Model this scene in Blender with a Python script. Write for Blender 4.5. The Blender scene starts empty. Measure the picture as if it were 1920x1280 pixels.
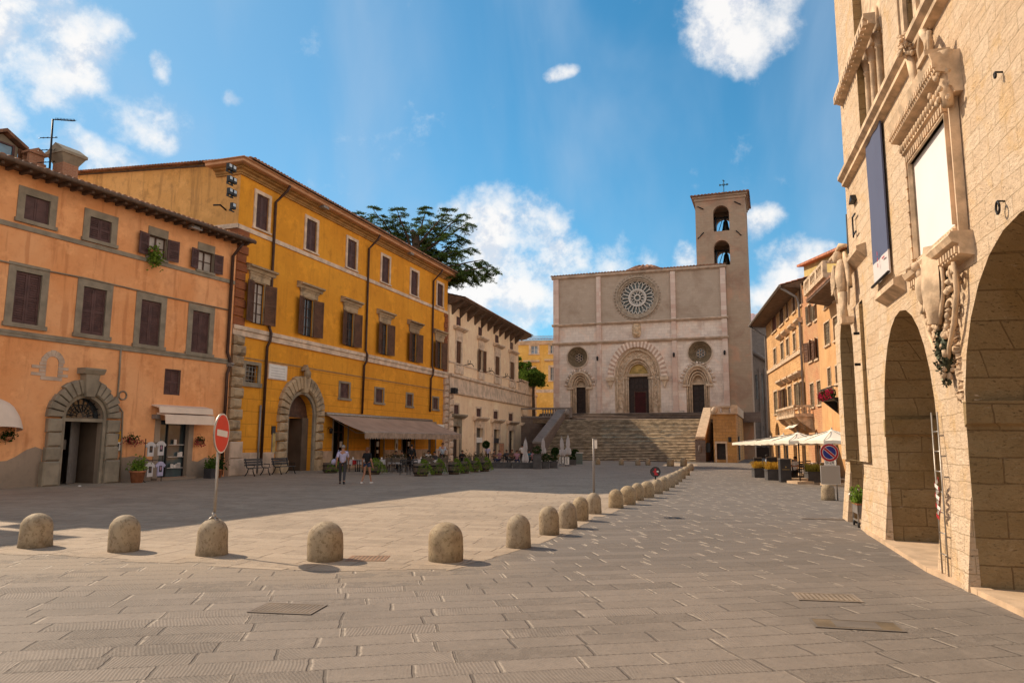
import bpy, math, random
from mathutils import Vector, Matrix, Quaternion
random.seed(11)
rnd = random.random
def ru(a, b): return a + (b - a) * rnd()
R = math.radians
C = bpy.context.scene.collection

# ---------------------------------------------------------------- camera
FPX, CAMH = 1360.0, 1.98
PITCH, ROLL = math.atan((826.7 - 640) / FPX), R(0.3)
CM = Matrix.Rotation(R(90) + PITCH, 3, 'X') @ Matrix.Rotation(ROLL, 3, 'Z')
cam = bpy.data.objects.new('camera', bpy.data.cameras.new('camera'))
C.objects.link(cam)
cam.matrix_world = Matrix.Translation((0, 0, CAMH)) @ CM.to_4x4()
cam.data.sensor_width = 36.0
cam.data.lens = FPX / 1920 * 36
cam.data.clip_start, cam.data.clip_end = 0.1, 5000
sc = bpy.context.scene
sc.camera = cam

# ---------------------------------------------------------------- world, sun, exposure
SUN_EL = R(39.5)
SUN_AZ = math.atan2(-2.15, 1.30)            # clockwise from +Y
TO_SUN = Vector((math.sin(SUN_AZ) * math.cos(SUN_EL), math.cos(SUN_AZ) * math.cos(SUN_EL), math.sin(SUN_EL)))
sc.view_settings.view_transform = 'Standard'
sc.view_settings.look = 'None'
sc.view_settings.exposure = 1.5
sc.view_settings.gamma = 1.0
sl = bpy.data.lights.new('sun', 'SUN')
sl.energy, sl.angle, sl.color = 2.0, R(0.5), (1.0, 0.84, 0.64)
so = bpy.data.objects.new('sun', sl)
C.objects.link(so)
so.rotation_euler = (-TO_SUN).to_track_quat('-Z', 'Y').to_euler()
so.location = (-30, 20, 60)

class NT:
    """small node-graph writer"""
    def __init__(s, tree):
        s.t = tree; tree.nodes.clear()
    def n(s, typ, ins=None, **props):
        nd = s.t.nodes.new(typ)
        for k, v in props.items(): setattr(nd, k, v)
        for k, v in (ins or {}).items():
            sock = nd.inputs[k]
            if isinstance(v, bpy.types.NodeSocket): s.t.links.new(v, sock)
            elif isinstance(v, bpy.types.Node): s.t.links.new(v.outputs[0], sock)
            else: sock.default_value = v
        return nd
    def m(s, op, a, b=0.0, c=0.0, clamp=False):
        return s.n('ShaderNodeMath', {0: a, 1: b, 2: c}, operation=op, use_clamp=clamp).outputs[0]
    def mix(s, f, a, b, mode='MIX'):
        def col(v): return v if not isinstance(v, tuple) else (*v[:3], 1.0)
        nd = s.n('ShaderNodeMix', None, data_type='RGBA', blend_type=mode)
        for i, v in ((0, f), (6, col(a)), (7, col(b))):
            if isinstance(v, bpy.types.NodeSocket): s.t.links.new(v, nd.inputs[i])
            else: nd.inputs[i].default_value = v
        return nd.outputs[2]
    def noise(s, vec, scale, detail=3.0, rough=0.55, dist=0.0):
        return s.n('ShaderNodeTexNoise', {'Vector': vec, 'Scale': scale, 'Detail': detail, 'Roughness': rough, 'Distortion': dist}).outputs[0]
    def ramp(s, v, lo, hi, a=0.0, b=1.0, smooth=True):
        return s.n('ShaderNodeMapRange', {0: v, 1: lo, 2: hi, 3: a, 4: b}, interpolation_type='SMOOTHSTEP' if smooth else 'LINEAR').outputs[0]
    def mapv(s, vec, scale=(1, 1, 1), rot=(0, 0, 0), loc=(0, 0, 0)):
        return s.n('ShaderNodeMapping', {'Vector': vec, 'Scale': scale, 'Rotation': rot, 'Location': loc}).outputs[0]

world = bpy.data.worlds.new('World')
sc.world = world
world.use_nodes = True
W = NT(world.node_tree)
sky = W.n('ShaderNodeTexSky', sky_type='NISHITA', sun_disc=False, sun_elevation=SUN_EL, sun_rotation=SUN_AZ % (2 * math.pi),
          air_density=1.0, dust_density=0.6, ozone_density=3.0, altitude=400)
tc = W.n('ShaderNodeTexCoord').outputs['Generated']
sx = W.n('ShaderNodeSeparateXYZ', {0: tc})
az = W.m('MULTIPLY', W.m('ARCTAN2', sx.outputs[0], sx.outputs[1]), 57.2958)
el = W.m('MULTIPLY', W.m('ARCSINE', sx.outputs[2]), 57.2958)
def azel(px, py):
    d = (CM @ Vector(((px - 960) / FPX, (640 - py) / FPX, -1))).normalized()
    return math.degrees(math.atan2(d.x, d.y)), math.degrees(math.asin(d.z))
# cumulus groups of this sky: photo position -> direction, angular half sizes in px, weight
CLOUDS = [(55, 70, 170, 110, 1.15), (140, 130, 80, 65, .9), (62, 150, 38, 42, .8), (20, 20, 150, 60, 1.0), (240, 222, 88, 50, .78), (285, 248, 45, 28, .7), (170, 205, 34, 34, .5),
          (180, 296, 80, 36, .9), (105, 275, 50, 38, .75), (308, 130, 20, 30, .72), (447, 188, 24, 14, .72),
          (1385, 10, 100, 66, 1.25), (1400, 70, 88, 52, 1.15), (1325, 45, 40, 30, .8), (1042, 136, 26, 13, .75),
          (925, 455, 110, 95, 1.1), (1000, 430, 66, 66, 1.1), (1045, 490, 56, 56, .95), (925, 540, 170, 95, 1.2), (1010, 400, 22, 34, .9),
          (1150, 505, 90, 34, .12), (1215, 484, 24, 20, .45), (1288, 487, 26, 24, .8), (925, 388, 16, 16, .7), (1425, 422, 34, 26, .7),
          (1490, 515, 66, 46, .95), (1445, 560, 66, 50, .95), (1540, 488, 60, 20, .7), (-160, 120, 200, 140, 1.0), (2300, 300, 300, 120, .8), (2700, 500, 300, 130, .8)]
wv = W.n('ShaderNodeVectorMath', {0: W.n('ShaderNodeTexNoise', {'Vector': tc, 'Scale': 9.0, 'Detail': 4.0}).outputs[1], 1: (.5, .5, .5)}, operation='SUBTRACT')
wx = W.n('ShaderNodeSeparateXYZ', {0: wv.outputs[0]})
azw = W.m('MULTIPLY_ADD', wx.outputs[0], 3.0, az)
elw = W.m('MULTIPLY_ADD', wx.outputs[2], 3.0, el)
mask = None
for cx, cy, rx, ry, wt in CLOUDS:
    a0, e0 = azel(cx, cy)
    a1 = azel(cx + rx, cy)[0]; e1 = azel(cx, cy - ry)[1]
    da = W.m('DIVIDE', W.m('SUBTRACT', azw, a0), max(abs(a1 - a0), .3) * 1.25)
    de = W.m('DIVIDE', W.m('SUBTRACT', elw, e0), max(abs(e1 - e0), .3) * 1.25)
    v = W.m('MULTIPLY', W.m('SUBTRACT', 1.0, W.m('MULTIPLY_ADD', de, de, W.m('MULTIPLY', da, da))), wt)
    mask = v if mask is None else W.m('MAXIMUM', mask, v)
mask = W.m('MAXIMUM', mask, -0.6)
nz = W.noise(tc, 16.0, 9.0, 0.62)
nz2 = W.noise(W.mapv(tc, loc=(.006, -.010, .026)), 16.0, 9.0, 0.62)
nb = W.noise(tc, 6.0, 2.0, 0.5)
dens = W.m('ADD', mask, W.m('MULTIPLY', W.m('SUBTRACT', nz, 0.5), 3.4))
dens = W.m('ADD', dens, W.m('MULTIPLY', W.m('SUBTRACT', nb, 0.5), 1.2))
cl = W.ramp(dens, -0.15, 1.3)
# thin high veils running up the middle of the sky
wisp = W.ramp(W.noise(W.mapv(tc, scale=(2.4, 1.0, 1.1), rot=(0, R(24), 0)), 2.1, 5.0, 0.5, 0.4), 0.42, 0.78)
hz = W.ramp(el, 0.0, 34.0, 1.0, 0.0, smooth=False)
skyc = W.n('ShaderNodeHueSaturation', {'Hue': 0.488, 'Saturation': 1.12, 'Value': 0.98, 'Color': sky.outputs[0]}).outputs[0]
skyc = W.mix(1.0, skyc, (0.40, 0.77, 0.82), 'MULTIPLY')
skyc = W.mix(W.ramp(az, 6.0, -38.0, 0.0, 0.5), skyc, (1.75, 2.6, 3.6))
skyc = W.mix(W.m('MULTIPLY', wisp, 0.58), skyc, (2.3, 3.1, 4.1))
skyc = W.mix(W.m('MULTIPLY', W.m('POWER', hz, 1.8), 0.30), skyc, (1.9, 3.3, 4.9))
shade = W.ramp(W.m('SUBTRACT', nz, nz2), -0.10, 0.05)
thick = W.ramp(dens, 0.9, 2.3)
ccol = W.mix(W.m('MULTIPLY', W.m('SUBTRACT', 1.0, shade), W.m('MULTIPLY_ADD', thick, 0.5, 0.45)), (5.5, 5.35, 5.2), (2.5, 3.0, 3.9))
fin = W.mix(W.m('MULTIPLY', cl, 0.94), skyc, ccol)
# unseen bright cloud banks, added outside the view to light the shaded facades
fill_bank = W.m('MULTIPLY', W.ramp(W.m('ABSOLUTE', az), 44.0, 60.0), W.ramp(el, 50.0, 34.0))
fill_bank = W.m('MULTIPLY', fill_bank, W.ramp(W.m('ADD', W.noise(tc, 3.2, 7.0, 0.6), W.m('MULTIPLY', nz, 0.15)), 0.40, 0.56))
fin = W.mix(W.m('MULTIPLY', fill_bank, 0.95), fin, W.mix(shade, (4.4, 4.05, 3.75), (7.8, 7.1, 6.4)))
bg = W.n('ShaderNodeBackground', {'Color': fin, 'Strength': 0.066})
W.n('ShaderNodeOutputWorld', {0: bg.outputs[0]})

# ---------------------------------------------------------------- geometry helpers
def ray(px, py): return CM @ Vector(((px - 960) / FPX, (640 - py) / FPX, -1))
def gnd(px, py, z=0.0):
    d = ray(px, py); t = (z - CAMH) / d.z
    return Vector((d.x * t, d.y * t, z))
def at_depth(px, py, Y):
    d = ray(px, py); t = Y / d.y
    return Vector((d.x * t, Y, CAMH + d.z * t))

class Plane:
    """vertical facade plane; local frame x=right as seen, y=inwards, z=up"""
    def __init__(s, origin, u):
        s.O = Vector((origin[0], origin[1], 0)); s.u = Vector((u[0], u[1], 0)).normalized()
        s.n = Vector((0, 0, 1)).cross(s.u)          # inwards
    def uz(s, px, py, y=0.0):
        d = ray(px, py); o = Vector((0, 0, CAMH))
        p0 = s.O + s.n * y
        t = (p0 - o).dot(s.n) / d.dot(s.n)
        p = o + d * t
        return (p - s.O).dot(s.u), p.z
    def rect(s, x0, x1, yt, yb, y=0.0):
        xc, ym = (x0 + x1) / 2, (yt + yb) / 2
        return [s.uz(x0, ym, y)[0], s.uz(x1, ym, y)[0], s.uz(xc, yb, y)[1], s.uz(xc, yt, y)[1]]
    def world(s, x, y, z): return s.O + s.u * x + s.n * y + Vector((0, 0, z))
    def matrix(s):
        m = Matrix.Identity(4)
        for i in range(3): m[i][0] = s.u[i]; m[i][1] = s.n[i]; m[i][2] = (0, 0, 1)[i]; m[i][3] = s.O[i]
        return m

class MB:
    def __init__(s): s.v = []; s.f = []; s.m = []; s.s = []
    def add(s, vs, fs, mi=0, smooth=False):
        b = len(s.v); s.v += [tuple(p) for p in vs]
        for f in fs: s.f.append([b + i for i in f]); s.m.append(mi); s.s.append(smooth)
        return s
    def quad(s, a, b, c, d, mi=0): return s.add([a, b, c, d], [(0, 1, 2, 3)], mi)
    def box(s, x0, x1, y0, y1, z0, z1, mi=0):
        v = [(x, y, z) for z in (z0, z1) for y in (y0, y1) for x in (x0, x1)]
        return s.add(v, [(0, 2, 3, 1), (4, 5, 7, 6), (0, 1, 5, 4), (2, 6, 7, 3), (0, 4, 6, 2), (1, 3, 7, 5)], mi)
    def pbox(s, x0, x1, y0, y1, z0, z1, b=.04, mi=0):
        """block with its front (y0) face bevelled in"""
        v = [(x0, y1, z0), (x1, y1, z0), (x1, y1, z1), (x0, y1, z1), (x0, y0 + b, z0), (x1, y0 + b, z0), (x1, y0 + b, z1), (x0, y0 + b, z1),
             (x0 + b, y0, z0 + b), (x1 - b, y0, z0 + b), (x1 - b, y0, z1 - b), (x0 + b, y0, z1 - b)]
        f = [(0, 3, 2, 1)]
        for i in range(4):
            j = (i + 1) % 4
            f += [(i, j, 4 + j, 4 + i), (4 + i, 4 + j, 8 + j, 8 + i)]
        f += [(8, 9, 10, 11)]
        return s.add(v, f, mi)
    def prism(s, pts, y0, y1, mi=0, smooth=False):
        """polygon in xz extruded along y"""
        n = len(pts)
        v = [(p[0], y0, p[1]) for p in pts] + [(p[0], y1, p[1]) for p in pts]
        f = [list(range(n)), list(range(2 * n - 1, n - 1, -1))]
        s.add(v, f, mi)
        b = len(s.v); s.v += v
        for i in range(n):
            j = (i + 1) % n
            s.f.append([b + i, b + n + i, b + n + j, b + j]); s.m.append(mi); s.s.append(smooth)
        return s
    def prismx(s, pts, x0, x1, mi=0):
        """polygon in yz extruded along x (cornice profiles)"""
        n = len(pts)
        v = [(x0, p[0], p[1]) for p in pts] + [(x1, p[0], p[1]) for p in pts]
        f = [list(range(n)), list(range(2 * n - 1, n - 1, -1))]
        for i in range(n):
            j = (i + 1) % n
            f.append([i, n + i, n + j, j])
        return s.add(v, f, mi)
    def tube(s, pts, rs, n=8, mi=0, caps=True, smooth=True):
        pts = [Vector(p) for p in pts]
        if not isinstance(rs, (list, tuple)): rs = [rs] * len(pts)
        vs = []; prev = None
        for i, p in enumerate(pts):
            t = (pts[min(i + 1, len(pts) - 1)] - pts[max(i - 1, 0)])
            t = t.normalized() if t.length > 1e-9 else Vector((0, 0, 1))
            if prev is None:
                a = Vector((0, 0, 1)) if abs(t.z) < .9 else Vector((1, 0, 0))
                e1 = t.cross(a).normalized()
            else:
                e1 = (prev - t * prev.dot(t)).normalized()
            prev = e1; e2 = t.cross(e1)
            for k in range(n):
                an = 2 * math.pi * k / n
                vs.append(p + (e1 * math.cos(an) + e2 * math.sin(an)) * rs[i])
        fs = []
        for i in range(len(pts) - 1):
            for k in range(n):
                k2 = (k + 1) % n
                fs.append((i * n + k, i * n + k2, (i + 1) * n + k2, (i + 1) * n + k))
        s.add(vs, fs, mi, smooth)
        if caps:
            b = len(s.v) - len(vs)
            s.f.append([b + k for k in range(n)][::-1]); s.m.append(mi); s.s.append(False)
            s.f.append([b + (len(pts) - 1) * n + k for k in range(n)]); s.m.append(mi); s.s.append(False)
        return s
    def lathe(s, prof, c=(0, 0, 0), n=16, mi=0, smooth=True, sx=1.0, sy=1.0):
        """profile list of (r,z)"""
        vs = []
        for r, z in prof:
            for k in range(n):
                a = 2 * math.pi * k / n
                vs.append((c[0] + r * math.cos(a) * sx, c[1] + r * math.sin(a) * sy, c[2] + z))
        fs = []
        for i in range(len(prof) - 1):
            for k in range(n):
                k2 = (k + 1) % n
                fs.append((i * n + k, i * n + k2, (i + 1) * n + k2, (i + 1) * n + k))
        if prof[0][0] > 1e-4: fs.append(list(range(n))[::-1])
        if prof[-1][0] > 1e-4: fs.append([(len(prof) - 1) * n + k for k in range(n)])
        return s.add(vs, fs, mi, smooth)
    def ell(s, c, r, n=12, mi=0, jit=0.0, rot=None):
        """ellipsoid, optionally lumpy"""
        vs = []; rows = max(4, n // 2)
        for i in range(rows + 1):
            th = math.pi * i / rows
            for k in range(n):
                ph = 2 * math.pi * k / n
                q = 1 + (ru(-jit, jit) if 0 < i < rows else 0)
                p = Vector((r[0] * math.sin(th) * math.cos(ph) * q, r[1] * math.sin(th) * math.sin(ph) * q, r[2] * math.cos(th)))
                if rot is not None: p = rot @ p
                vs.append(Vector(c) + p)
        fs = [(i * n + k, (i + 1) * n + k, (i + 1) * n + (k + 1) % n, i * n + (k + 1) % n) for i in range(rows) for k in range(n)]
        return s.add(vs, fs, mi, True)
    def leaves(s, n, fn, size, mi=0, asp=.55):
        """n small leaf quads; fn() gives a centre"""
        for _ in range(n):
            c = Vector(fn()); z = size * ru(.6, 1.4)
            a = Vector((ru(-1, 1), ru(-1, 1), ru(-1, 1))).normalized(); b = a.orthogonal().normalized()
            b = Quaternion(a, ru(0, 6.28)) @ b
            s.add([c - a * z, c - b * z * asp, c + a * z, c + b * z * asp], [(0, 1, 2, 3)], mi)
        return s
    def arch(s, cx, cz, r0, r1, y0, y1, n=13, a0=0., a1=180., gap=.0, rz=1.0, b=0, mi=0, mi2=None, jit=0, seg=1):
        """ring of n voussoirs between radii r0,r1 (rz stretches vertically)"""
        for i in range(n):
            t0, t1 = a0 + (a1 - a0) * (i + gap) / n, a0 + (a1 - a0) * (i + 1 - gap) / n
            m_ = mi if mi2 is None or i % 2 == 0 else mi2
            ro = r1 + ru(-jit, jit)
            pts = [(cx + r0 * math.cos(R(t0 + (t1 - t0) * k / seg)), cz + r0 * rz * math.sin(R(t0 + (t1 - t0) * k / seg))) for k in range(seg + 1)]
            pts += [(cx + ro * math.cos(R(t1 - (t1 - t0) * k / seg)), cz + ro * (rz * r1 + (1 - 1) ) / r1 * math.sin(R(t1 - (t1 - t0) * k / seg))) for k in range(seg + 1)]
            if b:
                mx = sum(p[0] for p in pts) / len(pts); mz = sum(p[1] for p in pts) / len(pts); L = len(pts)
                q = [(mx + (p[0] - mx) * .82, mz + (p[1] - mz) * .82) for p in pts]
                v = [(p[0], y1, p[1]) for p in pts] + [(p[0], y0 + b, p[1]) for p in pts] + [(p[0], y0, p[1]) for p in q]
                f = [list(range(L))[::-1], list(range(2 * L, 3 * L))]
                for k in range(L):
                    j = (k + 1) % L
                    f += [(k, j, L + j, L + k), (L + k, L + j, 2 * L + j, 2 * L + k)]
                s.add(v, f, m_)
            else: s.prism(pts, y0, y1, m_)
        return s
    def xf(s, M):
        s.v = [tuple(M @ Vector(p)) for p in s.v]; return s
    def mesh(s, name, mats):
        me = bpy.data.meshes.new(name)
        me.from_pydata(s.v, [], s.f)
        for m in (mats if isinstance(mats, (list, tuple)) else [mats]): me.materials.append(m)
        me.polygons.foreach_set('material_index', s.m)
        me.polygons.foreach_set('use_smooth', s.s)
        me.update()
        return me
    def obj(s, name, mats, parent=None, **kw):
        me = s.mesh(name, mats)
        o = bpy.data.objects.new(name, me); C.objects.link(o)
        if parent is not None: o.parent = parent
        for k, v in kw.items(): o[k] = v
        return o

def fix_normals(o):
    import bmesh
    bm = bmesh.new(); bm.from_mesh(o.data); bmesh.ops.recalc_face_normals(bm, faces=bm.faces); bm.to_mesh(o.data); bm.free()

def thing(name, label, cat, M=None, group=None, loc=None, rz=0.0):
    o = bpy.data.objects.new(name, None); C.objects.link(o); o.empty_display_size = .3
    if M is not None: o.matrix_world = M
    if loc is not None: o.matrix_world = Matrix.Translation(loc) @ Matrix.Rotation(rz, 4, 'Z')
    o['label'] = label; o['category'] = cat
    if group: o['group'] = group
    return o
def tag(o, label, cat, group=None):
    o['label'] = label; o['category'] = cat
    if group: o['group'] = group
    return o
def place(o, loc, rz=0.0, sc_=(1, 1, 1)):
    o.matrix_world = Matrix.Translation(loc) @ Matrix.Rotation(rz, 4, 'Z') @ Matrix.Diagonal((*sc_, 1)); return o
def copy_tree(o, parent=None):
    c = o.copy(); C.objects.link(c)
    if parent is not None:
        c.parent = parent; c.matrix_parent_inverse = o.matrix_parent_inverse.copy()
    for ch in list(o.children): copy_tree(ch, c)
    return c

# openings: (u0,u1,z0,z1,kind[,rise])
def arch_curve(op, n=14):
    u0, u1, z0, z1, k = op[:5]
    cx = (u0 + u1) / 2; w = (u1 - u0) / 2
    rise = op[5] if len(op) > 5 else (w if k != 'point' else w * 1.15)
    zs = z1 - rise
    pts = []
    for i in range(n + 1):
        t = i / n
        if k == 'point':       # two arcs
            if t <= .5:
                a = t * 2; x = -w + w * (1 - math.cos(a * math.pi / 2)) ; z = rise * math.sin(a * math.pi / 2) ** .9
                x = -w * math.cos(a * 1.318) if False else -w + w * a ** 1.55
            else:
                a = (1 - t) * 2; x = w - w * a ** 1.55; z = rise * math.sin(a * math.pi / 2) ** .9
            pts.append((cx + x, zs + z))
        else:
            a = math.pi * (1 - t)
            pts.append((cx + w * math.cos(a), zs + rise * math.sin(a)))
    return pts, zs
def wall(mb, x0, x1, z0, z1, ops, depth=.25, y=0.0, mi=0, rmi=None, top=None):
    """front sheet at y with openings and their reveals back to y+depth"""
    if rmi is None: rmi = mi
    xs = sorted({x0, x1, *[o[0] for o in ops], *[o[1] for o in ops]}); zs = sorted({z0, z1, *[o[2] for o in ops], *[o[3] for o in ops]})
    xs = [x for x in xs if x0 - 1e-6 <= x <= x1 + 1e-6]; zs = [z for z in zs if z0 - 1e-6 <= z <= z1 + 1e-6]
    for i in range(len(xs) - 1):
        for j in range(len(zs) - 1):
            cx, cz = (xs[i] + xs[i + 1]) / 2, (zs[j] + zs[j + 1]) / 2
            if any(o[0] < cx < o[1] and o[2] < cz < o[3] for o in ops): continue
            mb.quad((xs[i], y, zs[j]), (xs[i + 1], y, zs[j]), (xs[i + 1], y, zs[j + 1]), (xs[i], y, zs[j + 1]), mi)
    for o in ops:
        u0, u1, a, b, k = o[:5]
        if k == 'rect': line = [(u0, a), (u0, b), (u1, b), (u1, a), (u0, a)]
        elif k == 'circle':
            cx, cz, rr, rq = (u0 + u1) / 2, (a + b) / 2, (u1 - u0) / 2, (b - a) / 2; n = 40
            line = [(cx + rr * math.cos(2 * math.pi * i / n), cz + rq * math.sin(2 * math.pi * i / n)) for i in range(n + 1)]
            q = n // 4; cor = [(u1, b), (u0, b), (u0, a), (u1, a)]
            for i in range(4):
                mb.add([(p[0], y, p[1]) for p in [cor[i]] + line[i * q:(i + 1) * q + 1][::-1]], [list(range(q + 2))], mi)
        else:
            cv, zsp = arch_curve(o)
            h = len(cv) // 2
            mb.add([(p[0], y, p[1]) for p in [(u0, b)] + cv[:h + 1][::-1]], [list(range(h + 2))], mi)
            mb.add([(p[0], y, p[1]) for p in [(u1, b)] + cv[h:][::-1]], [list(range(len(cv) - h + 1))], mi)
            line = [(u0, a)] + cv + [(u1, a), (u0, a)]
        for p, q in zip(line, line[1:]):
            mb.quad((p[0], y, p[1]), (q[0], y, q[1]), (q[0], y + depth, q[1]), (p[0], y + depth, p[1]), rmi)
    return mb
# ---------------------------------------------------------------- materials
def newmat(name):
    m = bpy.data.materials.new(name); m.use_nodes = True
    g = NT(m.node_tree); return m, g
def finish(g, col, rough=.85, bump=None, bstr=.3, bdist=.02, metal=0.0, spec=.3, trans=None):
    ins = {'Base Color': col if not isinstance(col, tuple) else (*col[:3], 1), 'Roughness': rough, 'Metallic': metal, 'Specular IOR Level': spec}
    if bump is not None:
        ins['Normal'] = g.n('ShaderNodeBump', {'Strength': bstr, 'Distance': bdist, 'Height': bump}).outputs[0]
    p = g.n('ShaderNodeBsdfPrincipled', ins)
    g.n('ShaderNodeOutputMaterial', {0: p.outputs[0]})
def flat_vec(g):
    """facade texture vector: (along, up, 0) in metres"""
    s = g.n('ShaderNodeSeparateXYZ', {0: g.n('ShaderNodeTexCoord').outputs['Object']})
    return g.n('ShaderNodeCombineXYZ', {0: g.m('ADD', s.outputs[0], s.outputs[1]), 1: s.outputs[2], 2: g.m('MULTIPLY', s.outputs[1], .37)}).outputs[0]
def plain(name, col, rough=.6, var=.12, scale=3.0, metal=0.0, bstr=.15, spec=.3, bs=30.0):
    m, g = newmat(name); tc = g.n('ShaderNodeTexCoord').outputs['Object']
    n1 = g.noise(tc, scale, 4.0)
    c = g.mix(g.ramp(n1, .3, .7), tuple(x * (1 - var) for x in col), tuple(min(1, x * (1 + var)) for x in col))
    finish(g, c, rough, g.noise(tc, bs, 3.0), bstr, .01, metal, spec)
    return m
def plaster(name, base, pale, dirt, blocks=None, big=.22, streak=.5, bstr=.25):
    m, g = newmat(name); v = flat_vec(g)
    n1 = g.noise(v, big, 6.0, .6, .6); n2 = g.noise(v, 1.3, 8.0, .65); n3 = g.noise(v, 40.0, 3.0)
    st = g.noise(g.mapv(v, scale=(1.6, .16, 1)), 1.4, 5.0, .6)
    c = g.mix(g.ramp(n1, .36, .64), base, pale)
    c = g.mix(g.m('MULTIPLY', g.ramp(n2, .50, .72), .42), c, dirt)
    c = g.mix(g.m('MULTIPLY', g.ramp(st, .52, .66), streak), c, dirt)
    c = g.mix(g.m('MULTIPLY', g.ramp(g.noise(v, .55, 7.0, .7), .52, .62), .45), c, tuple(min(1, x * 1.25) for x in pale))
    n5 = g.noise(v, 5.0, 8.0, .7)
    c = g.mix(g.m('MULTIPLY', g.ramp(n5, .52, .68), .22), c, dirt)
    sx_ = g.n('ShaderNodeSeparateXYZ', {0: v}); low_ = g.m('MULTIPLY', g.ramp(g.m('MULTIPLY_ADD', n2, 1.6, sx_.outputs[1]), 2.6, .9), .4)
    c = g.mix(low_, c, dirt)
    h = g.m('ADD', g.m('MULTIPLY', n3, .35), n2)
    if blocks:
        bw, bh, z0, z1 = blocks
        b = g.n('ShaderNodeTexBrick', {'Vector': v, 'Color1': (1, 1, 1, 1), 'Color2': (.9, .9, .9, 1), 'Mortar': (0, 0, 0, 1), 'Scale': 1.0, 'Mortar Size': .018,
                                       'Mortar Smooth': .3, 'Brick Width': bw, 'Row Height': bh}, offset=.5)
        s = g.n('ShaderNodeSeparateXYZ', {0: v}); z = s.outputs[1]
        inz = g.m('MULTIPLY', g.m('GREATER_THAN', z, z0), g.m('LESS_THAN', z, z1))
        f = g.m('MULTIPLY', b.outputs['Fac'], inz)
        c = g.mix(g.m('MULTIPLY', f, .5), c, tuple(x * .45 for x in dirt))
        h = g.m('SUBTRACT', h, g.m('MULTIPLY', f, 1.5))
    finish(g, c, .9, h, bstr, .03)
    return m
def blocks(name, c1, c2, mortar, bw, bh, ms=.012, stain=(.2, .15, .1), sf=.4, bstr=.5, off=.5, third=None, rough=.88, squash=1.0, pits=.5, dist=.02, coarse=False, big=.3):
    m, g = newmat(name); v0 = flat_vec(g)
    nd = g.n('ShaderNodeTexNoise', {'Vector': v0, 'Scale': 1.6, 'Detail': 4.0}).outputs[1]
    nd = g.n('ShaderNodeVectorMath', {0: nd, 1: (.5, .5, .5)}, operation='SUBTRACT').outputs[0]
    nd = g.n('ShaderNodeVectorMath', {0: nd, 'Scale': dist}, operation='SCALE').outputs[0]
    v = g.n('ShaderNodeVectorMath', {0: v0, 1: nd}, operation='ADD').outputs[0]
    b = g.n('ShaderNodeTexBrick', {'Vector': v, 'Color1': (*c1, 1), 'Color2': (*c2, 1), 'Mortar': (*mortar, 1), 'Scale': 1.0, 'Mortar Size': ms, 'Mortar Smooth': .25,
                                   'Bias': 0.0, 'Brick Width': bw, 'Row Height': bh}, offset=off, squash=squash, squash_frequency=3)
    c = b.outputs[0]
    n1 = g.noise(v0, big, 6.0, .65, .5); n2 = g.noise(v0, 2.4, 8.0, .7); n3 = g.noise(g.mapv(v0, scale=(1, 3.2, 1)), 14.0, 5.0, .7)
    if third:
        c = g.mix(g.m('MULTIPLY', g.ramp(g.noise(v0, big * 1.7, 5.0, .6, .7), .5, .68), .7), c, third)
    c = g.mix(g.m('MULTIPLY', g.ramp(n1, .46, .68), sf), c, stain)
    c = g.mix(g.m('MULTIPLY', g.ramp(n2, .5, .72), sf * .7), c, tuple(min(1, x * 1.3) for x in c1))
    pit = g.ramp(n3, .60, .72)
    if coarse:
        n4 = g.noise(g.mapv(v0, scale=(1, 2.6, 1)), 5.5, 7.0, .75); c = g.mix(g.m('MULTIPLY', g.ramp(n4, .46, .62), .30), c, tuple(x * .72 for x in c2)); c = g.mix(g.m('MULTIPLY', g.ramp(n4, .40, .30), .30), c, (.74, .60, .46)); n2 = g.m('MULTIPLY_ADD', n4, .8, n2)
    c = g.mix(g.m('MULTIPLY', pit, pits * .6), c, tuple(x * .4 for x in stain))
    h = g.m('SUBTRACT', g.m('SUBTRACT', g.m('MULTIPLY', n2, 1.1), g.m('MULTIPLY', b.outputs['Fac'], .9)), g.m('MULTIPLY', pit, pits))
    finish(g, c, rough, h, bstr, .05)
    return m
def leafmat(name, dark, light):
    m, g = newmat(name); tc = g.n('ShaderNodeTexCoord').outputs['Object']
    rn = g.n('ShaderNodeNewGeometry').outputs['Random Per Island']
    c = g.mix(g.m('MULTIPLY_ADD', rn, .6, g.m('MULTIPLY', g.noise(tc, .8, 3.0), .5)), dark, light)
    ds = g.n('ShaderNodeBsdfDiffuse', {'Color': c}); tr = g.n('ShaderNodeBsdfTranslucent', {'Color': c})
    ms = g.n('ShaderNodeMixShader', {0: .3, 1: ds.outputs[0], 2: tr.outputs[0]})
    g.n('ShaderNodeOutputMaterial', {0: ms.outputs[0]})
    return m
def glassmat(name, col=(.02, .025, .03), rough=.12):
    m, g = newmat(name); tc = g.n('ShaderNodeTexCoord').outputs['Object']
    c = g.mix(g.ramp(g.noise(tc, .9, 2.0), .35, .7), col, tuple(x * 2.2 + .01 for x in col))
    finish(g, c, rough, g.noise(tc, 2.5, 1.0), .12, .02, 0.0, .8)
    return m

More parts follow.
